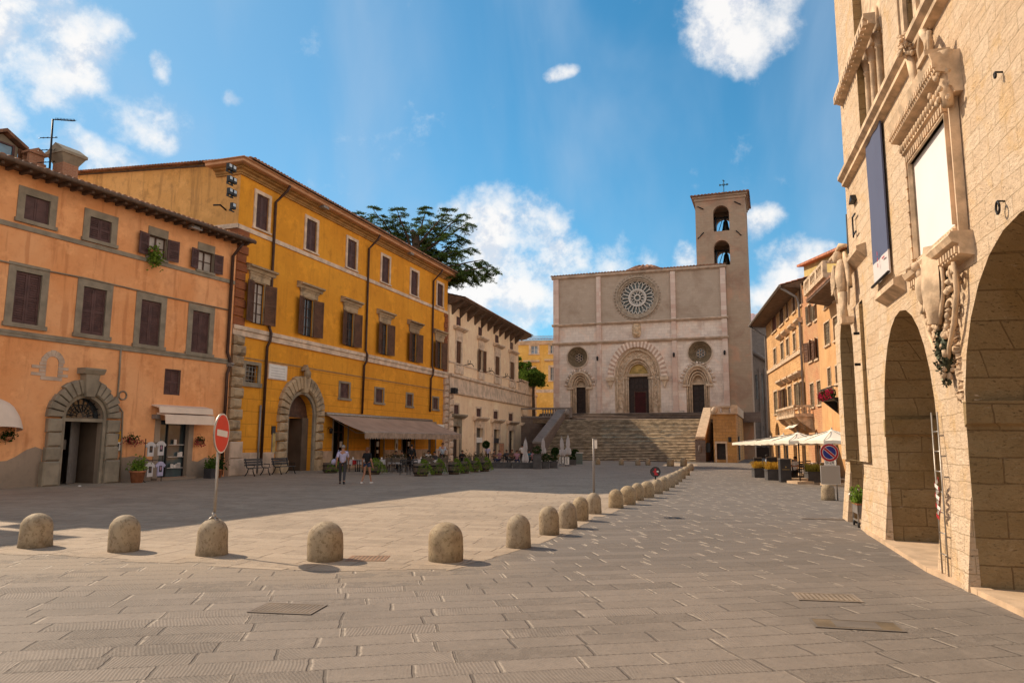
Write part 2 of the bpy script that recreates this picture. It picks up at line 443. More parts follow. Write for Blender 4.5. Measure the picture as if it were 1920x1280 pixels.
M = {}
M['orange'] = plaster('orange_stucco', (.77, .32, .12), (.83, .40, .18), (.50, .18, .065), streak=.5)
M['patch'] = plaster('grey_render', (.27, .21, .16), (.34, .25, .18), (.17, .13, .10), streak=.3)
M['ochre'] = plaster('ochre_stucco', (.70, .285, .022), (.76, .325, .028), (.44, .16, .018), blocks=(2.1, .72, .9, 6.9), streak=.25)
M['tanwall'] = plaster('tan_gable_stucco', (.64, .32, .09), (.72, .38, .13), (.22, .11, .045), streak=.4)
M['cream'] = plaster('cream_stucco', (.86, .62, .40), (.90, .67, .45), (.62, .38, .23), streak=.2)
M['yellow'] = plaster('yellow_stucco', (.72, .40, .085), (.80, .50, .15), (.52, .26, .07), streak=.3)
M['greystone'] = plain('grey_sandstone', (.265, .215, .155), .9, .2, 1.8, bstr=.5, bs=16)
M['paletrim'] = plain('pale_travertine_trim', (.64, .48, .35), .85, .22, 1.6, bstr=.5, bs=14)
M['quoin'] = blocks('weathered_quoin_stone', (.50, .36, .22), (.30, .21, .13), (.14, .10, .07), 3.0, 3.0, .0, (.10, .075, .05), .65, .8, pits=.8, big=1.2)
M['quoinbrick'] = blocks('red_quoin_brick', (.35, .115, .042), (.26, .08, .03), (.20, .09, .05), .5, .09, .008, (.15, .06, .03), .4, .4)
M['whitequoin'] = plain('pale_quoin_stone', (.52, .38, .28), .85, .2, 1.5, bstr=.5, bs=12)
M['shutter'] = plain('dark_brown_shutter_paint', (.092, .042, .036), .55, .25, 2.5)
M['shutter2'] = plain('warm_brown_shutter_paint', (.115, .048, .022), .55, .25, 2.5)
M['shutterg'] = plain('grey_brown_shutter_paint', (.15, .105, .06), .6, .25, 2.5)
M['wood'] = plain('old_brown_door_wood', (.075, .036, .022), .6, .3, 4.0)
M['darkdoor'] = plain('dark_door_wood', (.030, .017, .014), .5, .25, 4.0)
M['glass'] = glassmat('window_glass')
M['palepane'] = plain('white_curtain_behind_glass', (.42, .36, .31), .35, .15, 2)
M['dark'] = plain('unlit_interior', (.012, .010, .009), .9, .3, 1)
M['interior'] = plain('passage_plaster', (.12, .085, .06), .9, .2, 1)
M['pipe'] = plain('dark_brown_metal_pipe', (.060, .028, .018), .45, .2, 3, metal=.3)
M['iron'] = plain('black_wrought_iron', (.022, .020, .020), .5, .3, 8, metal=.5)
M['steel'] = plain('grey_galvanised_steel', (.33, .29, .25), .4, .15, 6, metal=.6)
M['aluminium'] = plain('grey_painted_metal', (.25, .22, .20), .45, .12, 5, metal=.3)
def tilemat():
    m, g = newmat('terracotta_roof_tiles'); tc = g.n('ShaderNodeTexCoord').outputs['Object']
    vo = g.n('ShaderNodeTexVoronoi', {'Vector': g.mapv(tc, scale=(3.5, 2.2, 2.2)), 'Scale': 1.0}).outputs['Color']
    c = g.mix(g.n('ShaderNodeSeparateColor', {0: vo}).outputs[0], (.17, .085, .05), (.40, .20, .12))
    c = g.mix(g.ramp(g.noise(tc, 2.2, 6.0, .7), .5, .7), c, (.10, .075, .055))
    finish(g, c, .9, g.noise(tc, 9.0, 4.0), .5, .04)
    return m
M['tile'] = tilemat()
M['tilered'] = plain('red_roof_tiles', (.42, .16, .085), .85, .35, 3.0, bstr=.5)
M['soffit'] = plain('dark_eave_boards', (.125, .078, .052), .8, .3, 3)
M['peach'] = plain('peach_painted_cornice', (.60, .33, .18), .8, .12, 1.5)
M['ochremould'] = plain('ochre_brown_cornice', (.38, .20, .065), .85, .2, 1.5)
M['cathfront'] = blocks('cathedral_pale_stone', (.78, .66, .57), (.66, .55, .47), (.42, .32, .26), .75, .38, .008, (.33, .20, .15), .42, .35, third=(.82, .58, .45))
M['cathupper'] = blocks('cathedral_upper_stone', (.45, .35, .27), (.42, .325, .25), (.40, .265, .18), .7, .32, .006, (.24, .155, .105), .45, .25, pits=.2)
M['pink'] = blocks('pink_and_white_pilaster_stone', (.60, .41, .33), (.70, .56, .47), (.48, .35, .29), 3.0, .55, .008, (.38, .2, .15), .35, .3, off=0)
M['tower'] = blocks('tower_stone', (.40, .29, .205), (.37, .265, .185), (.32, .21, .135), .8, .34, .008, (.24, .12, .08), .45, .35, third=(.50, .28, .18))
M['portal'] = plain('carved_portal_stone', (.56, .42, .30), .85, .2, 2.6, bstr=.9, bs=7)
M['portalwhite'] = plain('white_marble_voussoir', (.74, .59, .48), .8, .15, 2)
M['portalpink'] = plain('pink_marble_voussoir', (.50, .33, .25), .8, .15, 2)
M['ringdark'] = plain('weathered_brown_rose_ring', (.36, .28, .21), .9, .25, 3, bstr=.6)
M['ringdeep'] = plain('deep_brown_round_window_reveal', (.20, .145, .09), .9, .25, 3)
M['tracery'] = plain('pale_tracery_stone', (.58, .52, .46), .85, .12, 3)
M['cathtrim'] = plain('pale_pink_church_moulding', (.52, .40, .31), .88, .22, 1.4, bstr=.5)
M['gold'] = plain('ochre_fresco_ground', (.42, .29, .10), .8, .35, 1.8)
def stepmat():
    m, g = newmat('worn_step_stone'); tc = g.n('ShaderNodeTexCoord').outputs['Object']
    n1 = g.noise(g.mapv(tc, scale=(1, 1, 3)), 1.3, 8.0, .7); n2 = g.noise(g.mapv(tc, scale=(1, 2, 6)), 4.0, 6.0, .75)
    c = g.mix(g.ramp(n1, .4, .62), (.15, .10, .062), (.27, .19, .12))
    c = g.mix(g.ramp(n2, .5, .66), c, (.075, .05, .03))
    finish(g, c, .9, n2, .6, .04)
    return m
M['step'] = stepmat()
M['riser'] = plain('shaded_step_risers', (.10, .065, .04), .9, .45, 1.2, bstr=.5, bs=12)  # shade of the unlit risers is put into this colour
M['nosing'] = plain('worn_sunlit_step_edges', (.42, .30, .18), .8, .5, 1.6, bstr=.4)  # worn edges, lightened to show the sun they catch
M['terrace'] = blocks('warm_lit_terrace_stone', (.56, .30, .11), (.46, .24, .08), (.22, .14, .07), .6, .3, .012, (.20, .11, .05), .5, .5, third=(.46, .26, .085))  # bright ochre imitates warm light on the terrace sides
M['terracegrey'] = blocks('grey_terrace_stone', (.21, .155, .125), (.17, .12, .10), (.12, .09, .07), .6, .3, .012, (.10, .075, .06), .5, .5)
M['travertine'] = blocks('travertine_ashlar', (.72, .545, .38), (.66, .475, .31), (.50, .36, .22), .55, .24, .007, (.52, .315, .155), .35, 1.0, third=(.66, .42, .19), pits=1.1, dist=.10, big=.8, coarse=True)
M['traverev'] = blocks('shaded_arch_travertine', (.37, .26, .135), (.31, .21, .10), (.20, .125, .06), .85, .36, .010, (.25, .155, .065), .55, .8, third=(.28, .18, .07), coarse=True, pits=.9, dist=.05, big=.5)  # darker copy of the travertine, arch shade put into its colour
M['carved'] = plain('carved_pale_limestone', (.56, .40, .26), .85, .3, 3.5, bstr=.8, bs=18)
M['panel'] = plain('off_white_plaque_marble', (.74, .71, .68), .6, .03, .8, bstr=.05)
M['rightstone'] = blocks('golden_rubble_stone', (.66, .37, .15), (.50, .25, .09), (.70, .46, .24), .5, .19, .02, (.35, .18, .08), .5, .7, third=(.52, .27, .12), dist=.09, pits=.6)
M['rightbrick'] = blocks('orange_brick_wall', (.54, .23, .10), (.44, .175, .075), (.55, .36, .21), .42, .12, .014, (.50, .32, .16), .5, .5, third=(.58, .36, .17), dist=.05)
M['rightplaster'] = plaster('orange_plaster_right', (.54, .28, .11), (.60, .34, .15), (.40, .20, .09))
M['olive'] = plaster('olive_yellow_plaster', (.46, .34, .12), (.50, .38, .15), (.32, .23, .09))
M['nave'] = blocks('grey_nave_stone', (.27, .225, .20), (.235, .195, .17), (.18, .145, .125), .6, .3, .01, (.15, .12, .105), .5, .4)
M['brickchim'] = blocks('chimney_brick', (.40, .18, .10), (.33, .14, .08), (.40, .27, .18), .25, .07, .008, (.25, .13, .08), .4, .4)
M['leafdark'] = leafmat('dark_conifer_needles', (.038, .068, .018), (.13, .19, .05))
M['leaf'] = leafmat('green_leaves', (.030, .065, .010), (.12, .19, .035))
M['leafdeep'] = leafmat('deep_green_leaves', (.012, .028, .008), (.04, .075, .018))
M['leaflime'] = leafmat('lime_green_leaves', (.07, .13, .015), (.22, .30, .05))
M['leafolive'] = leafmat('dull_heather_leaves', (.06, .045, .02), (.14, .11, .05))
M['grassgold'] = leafmat('golden_ornamental_grass', (.42, .22, .02), (.75, .47, .08))
M['flower'] = leafmat('crimson_petals', (.20, .008, .02), (.45, .03, .08))
M['bark'] = plain('rough_bark', (.09, .06, .04), .95, .3, 4, bstr=.8, bs=10)
M['terracotta'] = plain('terracotta_pot', (.34, .13, .06), .85, .2, 4)
M['barrel'] = plain('weathered_barrel_wood', (.115, .085, .062), .85, .3, 6)
M['anthracite'] = plain('anthracite_planter', (.045, .042, .045), .6, .15, 3)
M['greyplanter'] = plain('dark_grey_planter', (.075, .068, .066), .7, .2, 3)
M['canvas'] = plain('cream_parasol_canvas', (.80, .71, .58), .85, .05, 1.5, bstr=.1)
M['awning'] = plain('taupe_awning_canvas', (.44, .295, .21), .85, .12, .8, bstr=.2)
M['valance'] = plain('grey_awning_valance', (.36, .26, .19), .85, .25, 3)
M['whiteawn'] = plain('white_shop_awning', (.78, .60, .46), .7, .06, 1.5)
M['white'] = plain('white_paint', (.75, .70, .64), .6, .06, 3)
M['redsign'] = plain('red_sign_enamel', (.72, .045, .008), .38, .06, 3, spec=.5)
M['crimson'] = plain('crimson_sign_enamel', (.42, .008, .02), .38, .06, 3, spec=.5)
M['bluesign'] = plain('blue_sign_enamel', (.010, .022, .20), .38, .06, 3, spec=.5)
M['tancard'] = plain('tan_blank_panel', (.40, .33, .27), .6, .03, 1)
M['blackpaint'] = plain('black_paint', (.02, .02, .022), .5, .1, 3)
M['bannerblue'] = plain('slate_blue_banner', (.085, .098, .165), .8, .04, .7, bstr=.1)
M['bannerwhite'] = plain('white_banner_foot', (.60, .54, .52), .8, .04, .7)
M['red'] = plain('red_cloth', (.35, .02, .02), .8, .1, 3)
M['tablecloth'] = plain('white_tablecloth', (.55, .50, .48), .8, .08, 3)
M['bellbronze'] = plain('dark_bell_bronze', (.05, .045, .035), .4, .2, 5, metal=.7)
M['verdigris'] = plain('blue_green_oxidised_iron', (.03, .07, .09), .6, .2, 5, metal=.3)
M['bronze'] = plain('dark_green_bronze', (.055, .06, .035), .5, .5, 14, metal=.6)
M['lampglass'] = plain('floodlight_lens', (.45, .50, .55), .15, .1, 3, spec=.8)
def bollardmat():
    m, g = newmat('weathered_bollard_limestone'); tc = g.n('ShaderNodeTexCoord').outputs['Object']
    ra = g.n('ShaderNodeObjectInfo').outputs['Random']
    v = g.n('ShaderNodeVectorMath', {0: tc, 1: g.n('ShaderNodeCombineXYZ', {0: g.m('MULTIPLY', ra, 37.0), 1: g.m('MULTIPLY', ra, 11.0)})}, operation='ADD').outputs[0]
    n1 = g.noise(v, 3.0, 6.0, .6); n2 = g.noise(v, 9.0, 8.0, .7); n3 = g.noise(v, 60.0, 2.0)
    c = g.mix(g.ramp(n1, .35, .65), (.27, .19, .11), (.39, .29, .17))
    c = g.mix(g.m('MULTIPLY', ra, .75), c, (.31, .25, .185))
    c = g.mix(g.m('MULTIPLY', g.ramp(n2, .49, .63), .72), c, (.17, .115, .06))
    z = g.n('ShaderNodeSeparateXYZ', {0: tc}).outputs[2]
    low = g.m('MAXIMUM', g.m('MULTIPLY', g.ramp(z, .34, .0), g.ramp(n1, .40, .56)), g.ramp(g.m('MULTIPLY_ADD', n2, .10, z), .13, .05))
    c = g.mix(g.m('MULTIPLY', low, .75), c, (.11, .08, .048))
    # cracks that wander over the lower half
    e = g.n('ShaderNodeTexVoronoi', {'Vector': g.n('ShaderNodeVectorMath', {0: v, 1: g.n('ShaderNodeTexNoise', {'Vector': v, 'Scale': 6.0, 'Detail': 4.0}).outputs[1]}, operation='ADD').outputs[0], 'Scale': 2.6}, feature='DISTANCE_TO_EDGE').outputs['Distance']
    ck = g.m('MULTIPLY', g.ramp(e, .012, .0), g.m('MULTIPLY', g.ramp(z, .42, .3), g.ramp(n1, .46, .54)))
    c = g.mix(g.m('MULTIPLY', ck, .8), c, (.09, .06, .035))
    h = g.m('SUBTRACT', g.m('ADD', g.m('MULTIPLY', n2, .5), g.m('MULTIPLY', n3, .2)), g.m('MULTIPLY', ck, .8))
    finish(g, c, .75, h, .5, .02)
    return m
M['bollard'] = bollardmat()
M['skin'] = plain('skin', (.36, .17, .10), .6, .06, 6, bstr=.02)
M['hairgrey'] = plain('grey_hair', (.24, .21, .19), .8, .2, 20)
M['hairbrown'] = plain('brown_hair', (.13, .055, .03), .8, .2, 20)
M['hairdark'] = plain('dark_hair', (.02, .014, .012), .8, .2, 20)
for nm, c in {'lilac': (.42, .38, .52), 'charcoal': (.045, .042, .045), 'black': (.012, .011, .013), 'denim': (.035, .05, .10), 'paleshirt': (.36, .40, .46), 'rose': (.35, .18, .22),
              'whitecloth': (.62, .55, .50), 'navy': (.02, .028, .07), 'teal': (.04, .14, .18), 'brown': (.12, .07, .045)}.items():
    M['c_' + nm] = plain(nm + '_cloth', c, .85, .12, 8, bstr=.2, bs=25)

def pavemat(name, rot, rw, cw, cA, cB, joint, pale_joint, pale_amt, rib=0.0, patch=.35, jd=.6, pj_w=.03, far=None, near=None):
    """rows of long slabs, each slab with its own tone, tooling and wear"""
    m, g = newmat(name)
    P = g.n('ShaderNodeNewGeometry').outputs['Position']
    v = g.mapv(P, rot=(0, 0, R(rot)))
    wn = g.n('ShaderNodeTexNoise', {'Vector': v, 'Scale': .9, 'Detail': 5.0, 'Roughness': .6}).outputs[1]
    wn = g.n('ShaderNodeSeparateXYZ', {0: g.n('ShaderNodeVectorMath', {0: wn, 1: (.5, .5, .5)}, operation='SUBTRACT').outputs[0]})
    s = g.n('ShaderNodeSeparateXYZ', {0: v})
    x = g.m('MULTIPLY_ADD', wn.outputs[0], .12, s.outputs[0]); y = g.m('MULTIPLY_ADD', wn.outputs[1], .10, s.outputs[1])
    yy = g.m('DIVIDE', y, rw)
    row = g.m('FLOOR', yy); fy = g.m('SUBTRACT', yy, row)
    r1 = g.n('ShaderNodeTexWhiteNoise', {'W': row}, noise_dimensions='1D').outputs['Value']
    wdt = g.m('MULTIPLY_ADD', r1, cw * .7, cw * .75)
    xx = g.m('ADD', g.m('DIVIDE', x, wdt), g.m('MULTIPLY', r1, 17.3))
    # a second warp per slab makes the lengths uneven
    cell = g.m('FLOOR', xx); fx = g.m('SUBTRACT', xx, cell)
    r2 = g.n('ShaderNodeTexWhiteNoise', {'Vector': g.n('ShaderNodeCombineXYZ', {0: cell, 1: row}).outputs[0]}, noise_dimensions='3D')
    rv = r2.outputs['Value']; rc = g.n('ShaderNodeSeparateColor', {0: r2.outputs['Color']})
    dx = g.m('MULTIPLY', g.m('MINIMUM', fx, g.m('SUBTRACT', 1.0, fx)), wdt)
    dy = g.m('MULTIPLY', g.m('MINIMUM', fy, g.m('SUBTRACT', 1.0, fy)), rw)
    edge = g.noise(P, 14.0, 4.0, .7)
    jx = g.ramp(g.m('SUBTRACT', dx, g.m('MULTIPLY', edge, .012)), .016, .004)
    jy = g.ramp(g.m('SUBTRACT', dy, g.m('MULTIPLY', edge, .012)), .012, .002)
    dash = g.ramp(g.m('SINE', g.m('MULTIPLY', x, 95.0)), -.3, .3, .45, 1.0)
    wear = g.ramp(g.noise(P, .8, 5.0, .6), .38, .62)
    jy = g.m('MULTIPLY', g.m('MULTIPLY', jy, dash), g.m('MULTIPLY_ADD', wear, .6, .4))
    n1 = g.noise(P, .35, 5.0, .6, .4); n2 = g.noise(P, 3.5, 8.0, .7); n3 = g.noise(P, 45.0, 4.0, .6)
    c = g.mix(g.m('MULTIPLY_ADD', rv, .75, g.m('MULTIPLY', n1, .3)), cA, cB)
    c = g.mix(g.m('MULTIPLY', g.ramp(n2, .42, .7), .40), c, tuple(q * 1.22 for q in cB))
    c = g.mix(g.m('MULTIPLY', g.ramp(n1, .48, .64), .45), c, tuple(q * .72 for q in cA))
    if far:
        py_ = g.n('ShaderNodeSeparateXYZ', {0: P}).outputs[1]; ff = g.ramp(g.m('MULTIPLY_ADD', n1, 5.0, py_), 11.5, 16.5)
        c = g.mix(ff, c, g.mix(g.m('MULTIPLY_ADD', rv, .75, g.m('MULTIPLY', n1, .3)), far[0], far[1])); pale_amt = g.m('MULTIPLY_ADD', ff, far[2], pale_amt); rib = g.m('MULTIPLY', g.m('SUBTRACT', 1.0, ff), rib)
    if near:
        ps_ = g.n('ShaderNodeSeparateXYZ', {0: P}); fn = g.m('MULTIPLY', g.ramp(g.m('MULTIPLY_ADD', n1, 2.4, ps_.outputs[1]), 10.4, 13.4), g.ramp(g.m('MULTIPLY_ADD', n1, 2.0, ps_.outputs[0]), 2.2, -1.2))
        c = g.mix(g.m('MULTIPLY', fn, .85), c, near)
    # rough repaired slabs
    rp = g.m('MULTIPLY', g.m('GREATER_THAN', rc.outputs[1], 1 - patch), g.ramp(n2, .44, .56))
    c = g.mix(g.m('MULTIPLY', rp, .5), c, tuple(q * .70 for q in cA))
    # light scored joints on the short sides
    pj = g.m('MULTIPLY', g.ramp(dx, pj_w + .008, pj_w - .008), g.m('GREATER_THAN', rc.outputs[0], g.m('SUBTRACT', 1.0, pale_amt)))
    pj = g.m('MULTIPLY', pj, g.ramp(g.noise(P, 9.0, 4.0), .36, .5))
    c = g.mix(g.m('MULTIPLY', pj, g.m('MULTIPLY_ADD', ff, .38, .34) if far else .7), c, pale_joint)
    c = g.mix(g.m('MULTIPLY', g.m('MAXIMUM', jy, g.m('MULTIPLY', jx, .9)), jd), c, joint)
    c = g.mix(g.m('MULTIPLY', g.ramp(n3, .52, .72), .26), c, tuple(q * .5 for q in cA))
    n4 = g.noise(P, 13.0, 6.0, .75); c = g.mix(g.m('MULTIPLY', g.ramp(n4, .5, .64), .30), c, tuple(q * .62 for q in cA)); c = g.mix(g.m('MULTIPLY', g.ramp(n4, .42, .32), .25), c, tuple(q * 1.4 for q in cB))
    # tooling: fine oblique ribs, direction differs from slab to slab
    ang = g.m('MULTIPLY_ADD', rc.outputs[2], .9, -.2)
    rx = g.m('ADD', g.m('MULTIPLY', x, g.m('COSINE', ang)), g.m('MULTIPLY', y, g.m('SINE', ang)))
    rib_ = g.m('MULTIPLY', g.m('SINE', g.m('MULTIPLY', rx, 190.0)), g.m('MULTIPLY', g.ramp(g.noise(P, .5, 3.0), .38, .56), rib))
    rib_ = g.m('MULTIPLY', rib_, g.m('GREATER_THAN', rc.outputs[1], .22))
    c = g.mix(g.ramp(rib_, 0.2, 1.0, 0.0, .17), c, tuple(q * .55 for q in cA))
    h = g.m('MULTIPLY', n2, .35)
    h = g.m('ADD', h, g.m('MULTIPLY', rib_, .06))
    h = g.m('ADD', h, g.m('MULTIPLY', rv, .35))
    h = g.m('ADD', h, g.m('MULTIPLY', n3, .10))
    h = g.m('ADD', h, g.m('MULTIPLY', n4, .30))
    h = g.m('SUBTRACT', h, g.m('MULTIPLY', g.m('MAXIMUM', jx, jy), .9))
    h = g.m('SUBTRACT', h, g.m('MULTIPLY', rp, g.m('MULTIPLY', n3, .5)))
    finish(g, c, .78, h, .55, .035, 0, .35)
    return m
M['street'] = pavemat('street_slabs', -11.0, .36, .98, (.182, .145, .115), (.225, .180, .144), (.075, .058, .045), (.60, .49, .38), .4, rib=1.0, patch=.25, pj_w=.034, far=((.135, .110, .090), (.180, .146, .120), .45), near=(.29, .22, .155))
M['piazza'] = pavemat('piazza_slabs', 14.0, .42, .95, (.33, .245, .17), (.385, .29, .205), (.13, .09, .06), (.33, .24, .16), .12, rib=.45, patch=.35, jd=.6)
M['strip'] = pavemat('pale_border_slabs', 0.0, 1.1, 1.9, (.30, .225, .16), (.335, .255, .18), (.16, .11, .07), (.40, .29, .2), .1, rib=.1, patch=.1, jd=.4)
M['kerb'] = plain('pale_kerb_stone', (.52, .36, .23), .85, .15, 2.5, bstr=.5)
# ---------------------------------------------------------------- ground
def sheet(name, pts, z, mat, **kw):
    mb = MB(); mb.add([(p[0], p[1], z) for p in pts], [list(range(len(pts)))])
    o = mb.obj(name, mat, None, kind='structure', **kw); fix_normals(o)
    if o.data.polygons[0].normal.z < 0: o.data.flip_normals()
    return o
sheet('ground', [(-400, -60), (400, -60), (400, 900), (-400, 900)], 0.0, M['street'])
edge_px = [(-420, 1018), (66, 1040), (231, 1050), (397, 1058), (610, 1070), (836, 1070), (915, 1052), (990, 1028), (1066, 998), (1120, 968), (1170, 951), (1205, 935), (1240, 921), (1263, 908), (1284, 894), (1298, 880), (1308, 870)]
E0 = [gnd(*p) for p in edge_px]; E = []
for a, b in zip(E0, E0[1:]):
    n = max(1, int((b - a).length / .55)); t = (b - a).normalized()
    for k in range(n):
        q = a + (b - a) * k / n; d = Vector((t.y, -t.x, 0)) * ru(-.14, .14); E += [q + d, q + d + t * ((b - a).length / n - .004)]
E.append(E0[-1])
sheet('piazza_pavement', [(p.x, p.y) for p in E] + [(14, 74), (-4, 110), (-40, 140), (-60, 90), (-40, 17)], .004, M['piazza'])
def band(name, pl, w0, w1, z, mat):
    a, b = [], []
    for i, p in enumerate(pl):
        t = (pl[min(i + 1, len(pl) - 1)] - pl[max(i - 1, 0)]).normalized(); n = Vector((-t.y, t.x, 0))
        a.append(p + n * w0); b.append(p + n * w1)
    return sheet(name, [(p.x, p.y) for p in a] + [(p.x, p.y) for p in b[::-1]], z, mat)

# ---------------------------------------------------------------- facade pieces
def slat_leaf(w, h, step=.10, t=.045, panel=False):
    mb = MB(); s = min(.085, w * .16)
    mb.box(0, s, -t, 0, 0, h); mb.box(w - s, w, -t, 0, 0, h)
    for a, b in ((0, s * 1.3), (h * .48, h * .48 + s), (h - s * 1.2, h)): mb.box(s, w - s, -t + .004, -.004, a, b)
    if panel:
        mb.box(s, w - s, -t + .015, -.015, 0.01, h - .01)
    else:
        z = s * 1.3
        while z < h - s * 1.2 - step * .5:
            mb.add([(s, -t + .006, z), (w - s, -t + .006, z), (w - s, -.008, z + step * .9), (s, -.008, z + step * .9)], [(0, 1, 2, 3)])
            mb.box(s, w - s, -t + .006, -t + .016, z, z + step * .42)
            z += step
        mb.quad((s, -.004, .02), (w - s, -.004, .02), (w - s, -.004, h - .02), (s, -.004, h - .02))
    return mb
def add_leaf(par, x, z0, w, h, y, mat, ang=0.0, mirror=False, step=.10, panel=False, name='shutter'):
    mb = slat_leaf(w, h, step, panel=panel)
    Mx = Matrix.Rotation(ang, 4, 'Z')
    if mirror: Mx = Matrix.Diagonal((-1, 1, 1, 1)) @ Mx
    mb.xf(Matrix.Translation((x, y, z0)) @ Mx)
    o = mb.obj(name, mat, par)
    if mirror: o.data.flip_normals()
    return o
def window(root, r, sur=.14, smat=None, proud=.05, leaf='closed', lmat=None, depth=.2, step=.10, sill=None, sillw=.12, top=None, ow=None, y0=0.0, panemat=None, swing=12, bars=(1, 3), panel=False, framemat=None):
    u0, u1, z0, z1 = r
    top = sur if top is None else top
    mb = MB()
    if sur:
        mb.box(u0 - sur, u0, y0 - proud, y0 + .03, z0, z1); mb.box(u1, u1 + sur, y0 - proud, y0 + .03, z0, z1)
        mb.box(u0 - sur, u1 + sur, y0 - proud - .003, y0 + .03, z1, z1 + top)
    if sill is not None: mb.box(u0 - sur - .06, u1 + sur + .06, y0 - proud - .07, y0 + .03, z0 - sill, z0)
    if not mb.v: mb.box(u0 - .01, u1 + .01, y0 - .01, y0 + .02, z0 - .03, z0)
    w = mb.obj('window', smat or M['greystone'], root)
    cx = (u0 + u1) / 2; W_ = u1 - u0; H_ = z1 - z0
    if leaf == 'closed':
        for s_ in (0, 1):
            x = u0 + .01 if s_ == 0 else u1 - .01
            add_leaf(w, x, z0 + .01, W_ / 2 - .015, H_ - .02, y0 + .09, lmat, mirror=bool(s_), step=step, panel=panel)
    else:
        pb = MB(); yy = y0 + depth - .02
        pb.quad((u0, yy, z0), (u1, yy, z0), (u1, yy, z1), (u0, yy, z1))
        pb.obj('pane', panemat or M['glass'], w)
        fb = MB(); t = .05
        fb.box(u0, u0 + t, yy - .05, yy - .004, z0, z1); fb.box(u1 - t, u1, yy - .05, yy - .004, z0, z1)
        fb.box(u0 + t, u1 - t, yy - .05, yy - .004, z1 - t, z1); fb.box(u0 + t, u1 - t, yy - .05, yy - .004, z0, z0 + t)
        nx, nz = bars
        for i in range(nx):
            x = u0 + W_ * (i + 1) / (nx + 1); fb.box(x - .035, x + .035, yy - .056, yy - .006, z0 + t, z1 - t)
        for i in range(nz):
            z = z0 + H_ * (i + 1) / (nz + 1); fb.box(u0 + t, u1 - t, yy - .045, yy - .008, z - .018, z + .018)
        fb.obj('sash', framemat or M['wood'], w)
        if leaf == 'open':
            ow = ow or W_ / 2
            for s_, sg in ((0, -1), (1, 1)):
                x = u0 - .02 if s_ == 0 else u1 + .02
                add_leaf(w, x, z0 + .01, ow, H_ - .02, y0 - proud - .02, lmat, ang=-R(swing), mirror=(s_ == 0), step=step, panel=panel)
    return w
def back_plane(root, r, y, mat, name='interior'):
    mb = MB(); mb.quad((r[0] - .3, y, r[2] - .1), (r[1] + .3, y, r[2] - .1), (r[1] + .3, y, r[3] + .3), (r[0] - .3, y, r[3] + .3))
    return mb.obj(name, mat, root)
def band_line(pl, pa, pb, h, proud, u0, u1, name, mat, root, y0=0.0, profile=False):
    """string course that follows the line through two photo points"""
    za = pl.uz(*pa)[1]; zb = pl.uz(*pb)[1]; z = (za + zb) / 2
    mb = MB()
    if profile: mb.prismx([(y0 + .03, z), (y0 - proud, z), (y0 - proud, z - h * .4), (y0 - proud * .5, z - h * .6), (y0 - proud * .5, z - h * .85), (y0 - .01, z - h), (y0 + .03, z - h)], u0, u1)
    else: mb.box(u0, u1, y0 - proud, y0 + .03, z - h, z)
    return mb.obj(name, mat, root), z
def corrug(mb, x0, x1, ye, ze, yr, zr, pitch=.30, amp=.07, nseg=6, lip=True):
    """barrel-tiled roof slope between eave and ridge, with tile course steps"""
    n = max(2, int((x1 - x0) / pitch)) ; p = (x1 - x0) / n
    L = math.hypot(yr - ye, zr - ze); rows = max(2, int(L / .42)) if L < 14 else int(L / .8)
    nx = n * nseg
    vs = []; fs = []
    for j in range(rows):
        for e in (0, 1):
            t = (j + e) / rows; lift = .035 if e == 0 else 0.0
            for i in range(nx + 1):
                ph = (i % nseg) / nseg
                a = amp * abs(math.sin(math.pi * (ph))) ** .8
                vs.append((x0 + p * i / nseg, ye + (yr - ye) * t, ze + (zr - ze) * t + a + lift))
    for j in range(rows):
        b = j * 2 * (nx + 1)
        for i in range(nx):
            fs.append((b + i, b + i + 1, b + nx + 1 + i + 1, b + nx + 1 + i))
    mb.add(vs, fs, 0, True)
    if lip:
        vs = []; fs = []
        for i in range(nx + 1):
            ph = (i % nseg) / nseg; a = amp * abs(math.sin(math.pi * ph)) ** .8
            x = x0 + p * i / nseg
            vs += [(x, ye, ze + a + .035), (x, ye + .02, ze - .03 if (i // nseg) % 1 == 0 else ze)]
        for i in range(nx): fs.append((2 * i, 2 * i + 1, 2 * i + 3, 2 * i + 2))
        mb.add(vs, fs, 0, False)
    return mb
def pipe(root, pts, r=.06, name='downpipe', mat=None):
    mb = MB(); mb.tube(pts, r, 8)
    return mb.obj(name, mat or M['pipe'], root)

# ================================================================ ORANGE HOUSE
def vp_plane(px, py, vpx, sign=1, vpy=829):
    """facade plane through a ground point, running towards a vanishing point"""
    g = gnd(px, py); d = ray(vpx, vpy); d.z = 0
    return Plane(g, d * sign)
PO = vp_plane(419, 893.2, 1585)
uR = 0.0
uL = -16.4
GB = thing('orange_house', 'orange stuccoed three storey house at the left edge with a grey arched stone doorway', 'house', PO.matrix())
eaveZ = sum(PO.uz(x, y)[1] for x, y in ((10, 306), (445, 458))) / 2
attic = [(45, 93, 371, 417.5, 'closed', (13, 11)), (167, 208.5, 411, 452.5, 'closed', (9, 10)), (277, 312, 443.5, 484.5, 'open', (0, 0)), (370, 400, 472, 509, 'open', (0, 0))]
nob = [(25, 75, 511, 608), (153, 197, 540, 628), (262, 300, 564, 647.5), (359, 391.5, 584, 662)]
ops = []
ratt = [PO.rect(*a[:4]) for a in attic]; rnob = [PO.rect(*a) for a in nob]
def shiftr(r, d): return [r[0] + d, r[1] + d, r[2], r[3]]
step0 = ratt[1][0] - ratt[0][0]
ratt_l = [shiftr(ratt[0], -step0 * k) for k in (1, 2)]; rnob_l = [shiftr(rnob[0], -step0 * k) for k in (1, 2)]
for r in ratt + rnob + ratt_l + rnob_l: ops.append((*r, 'rect'))
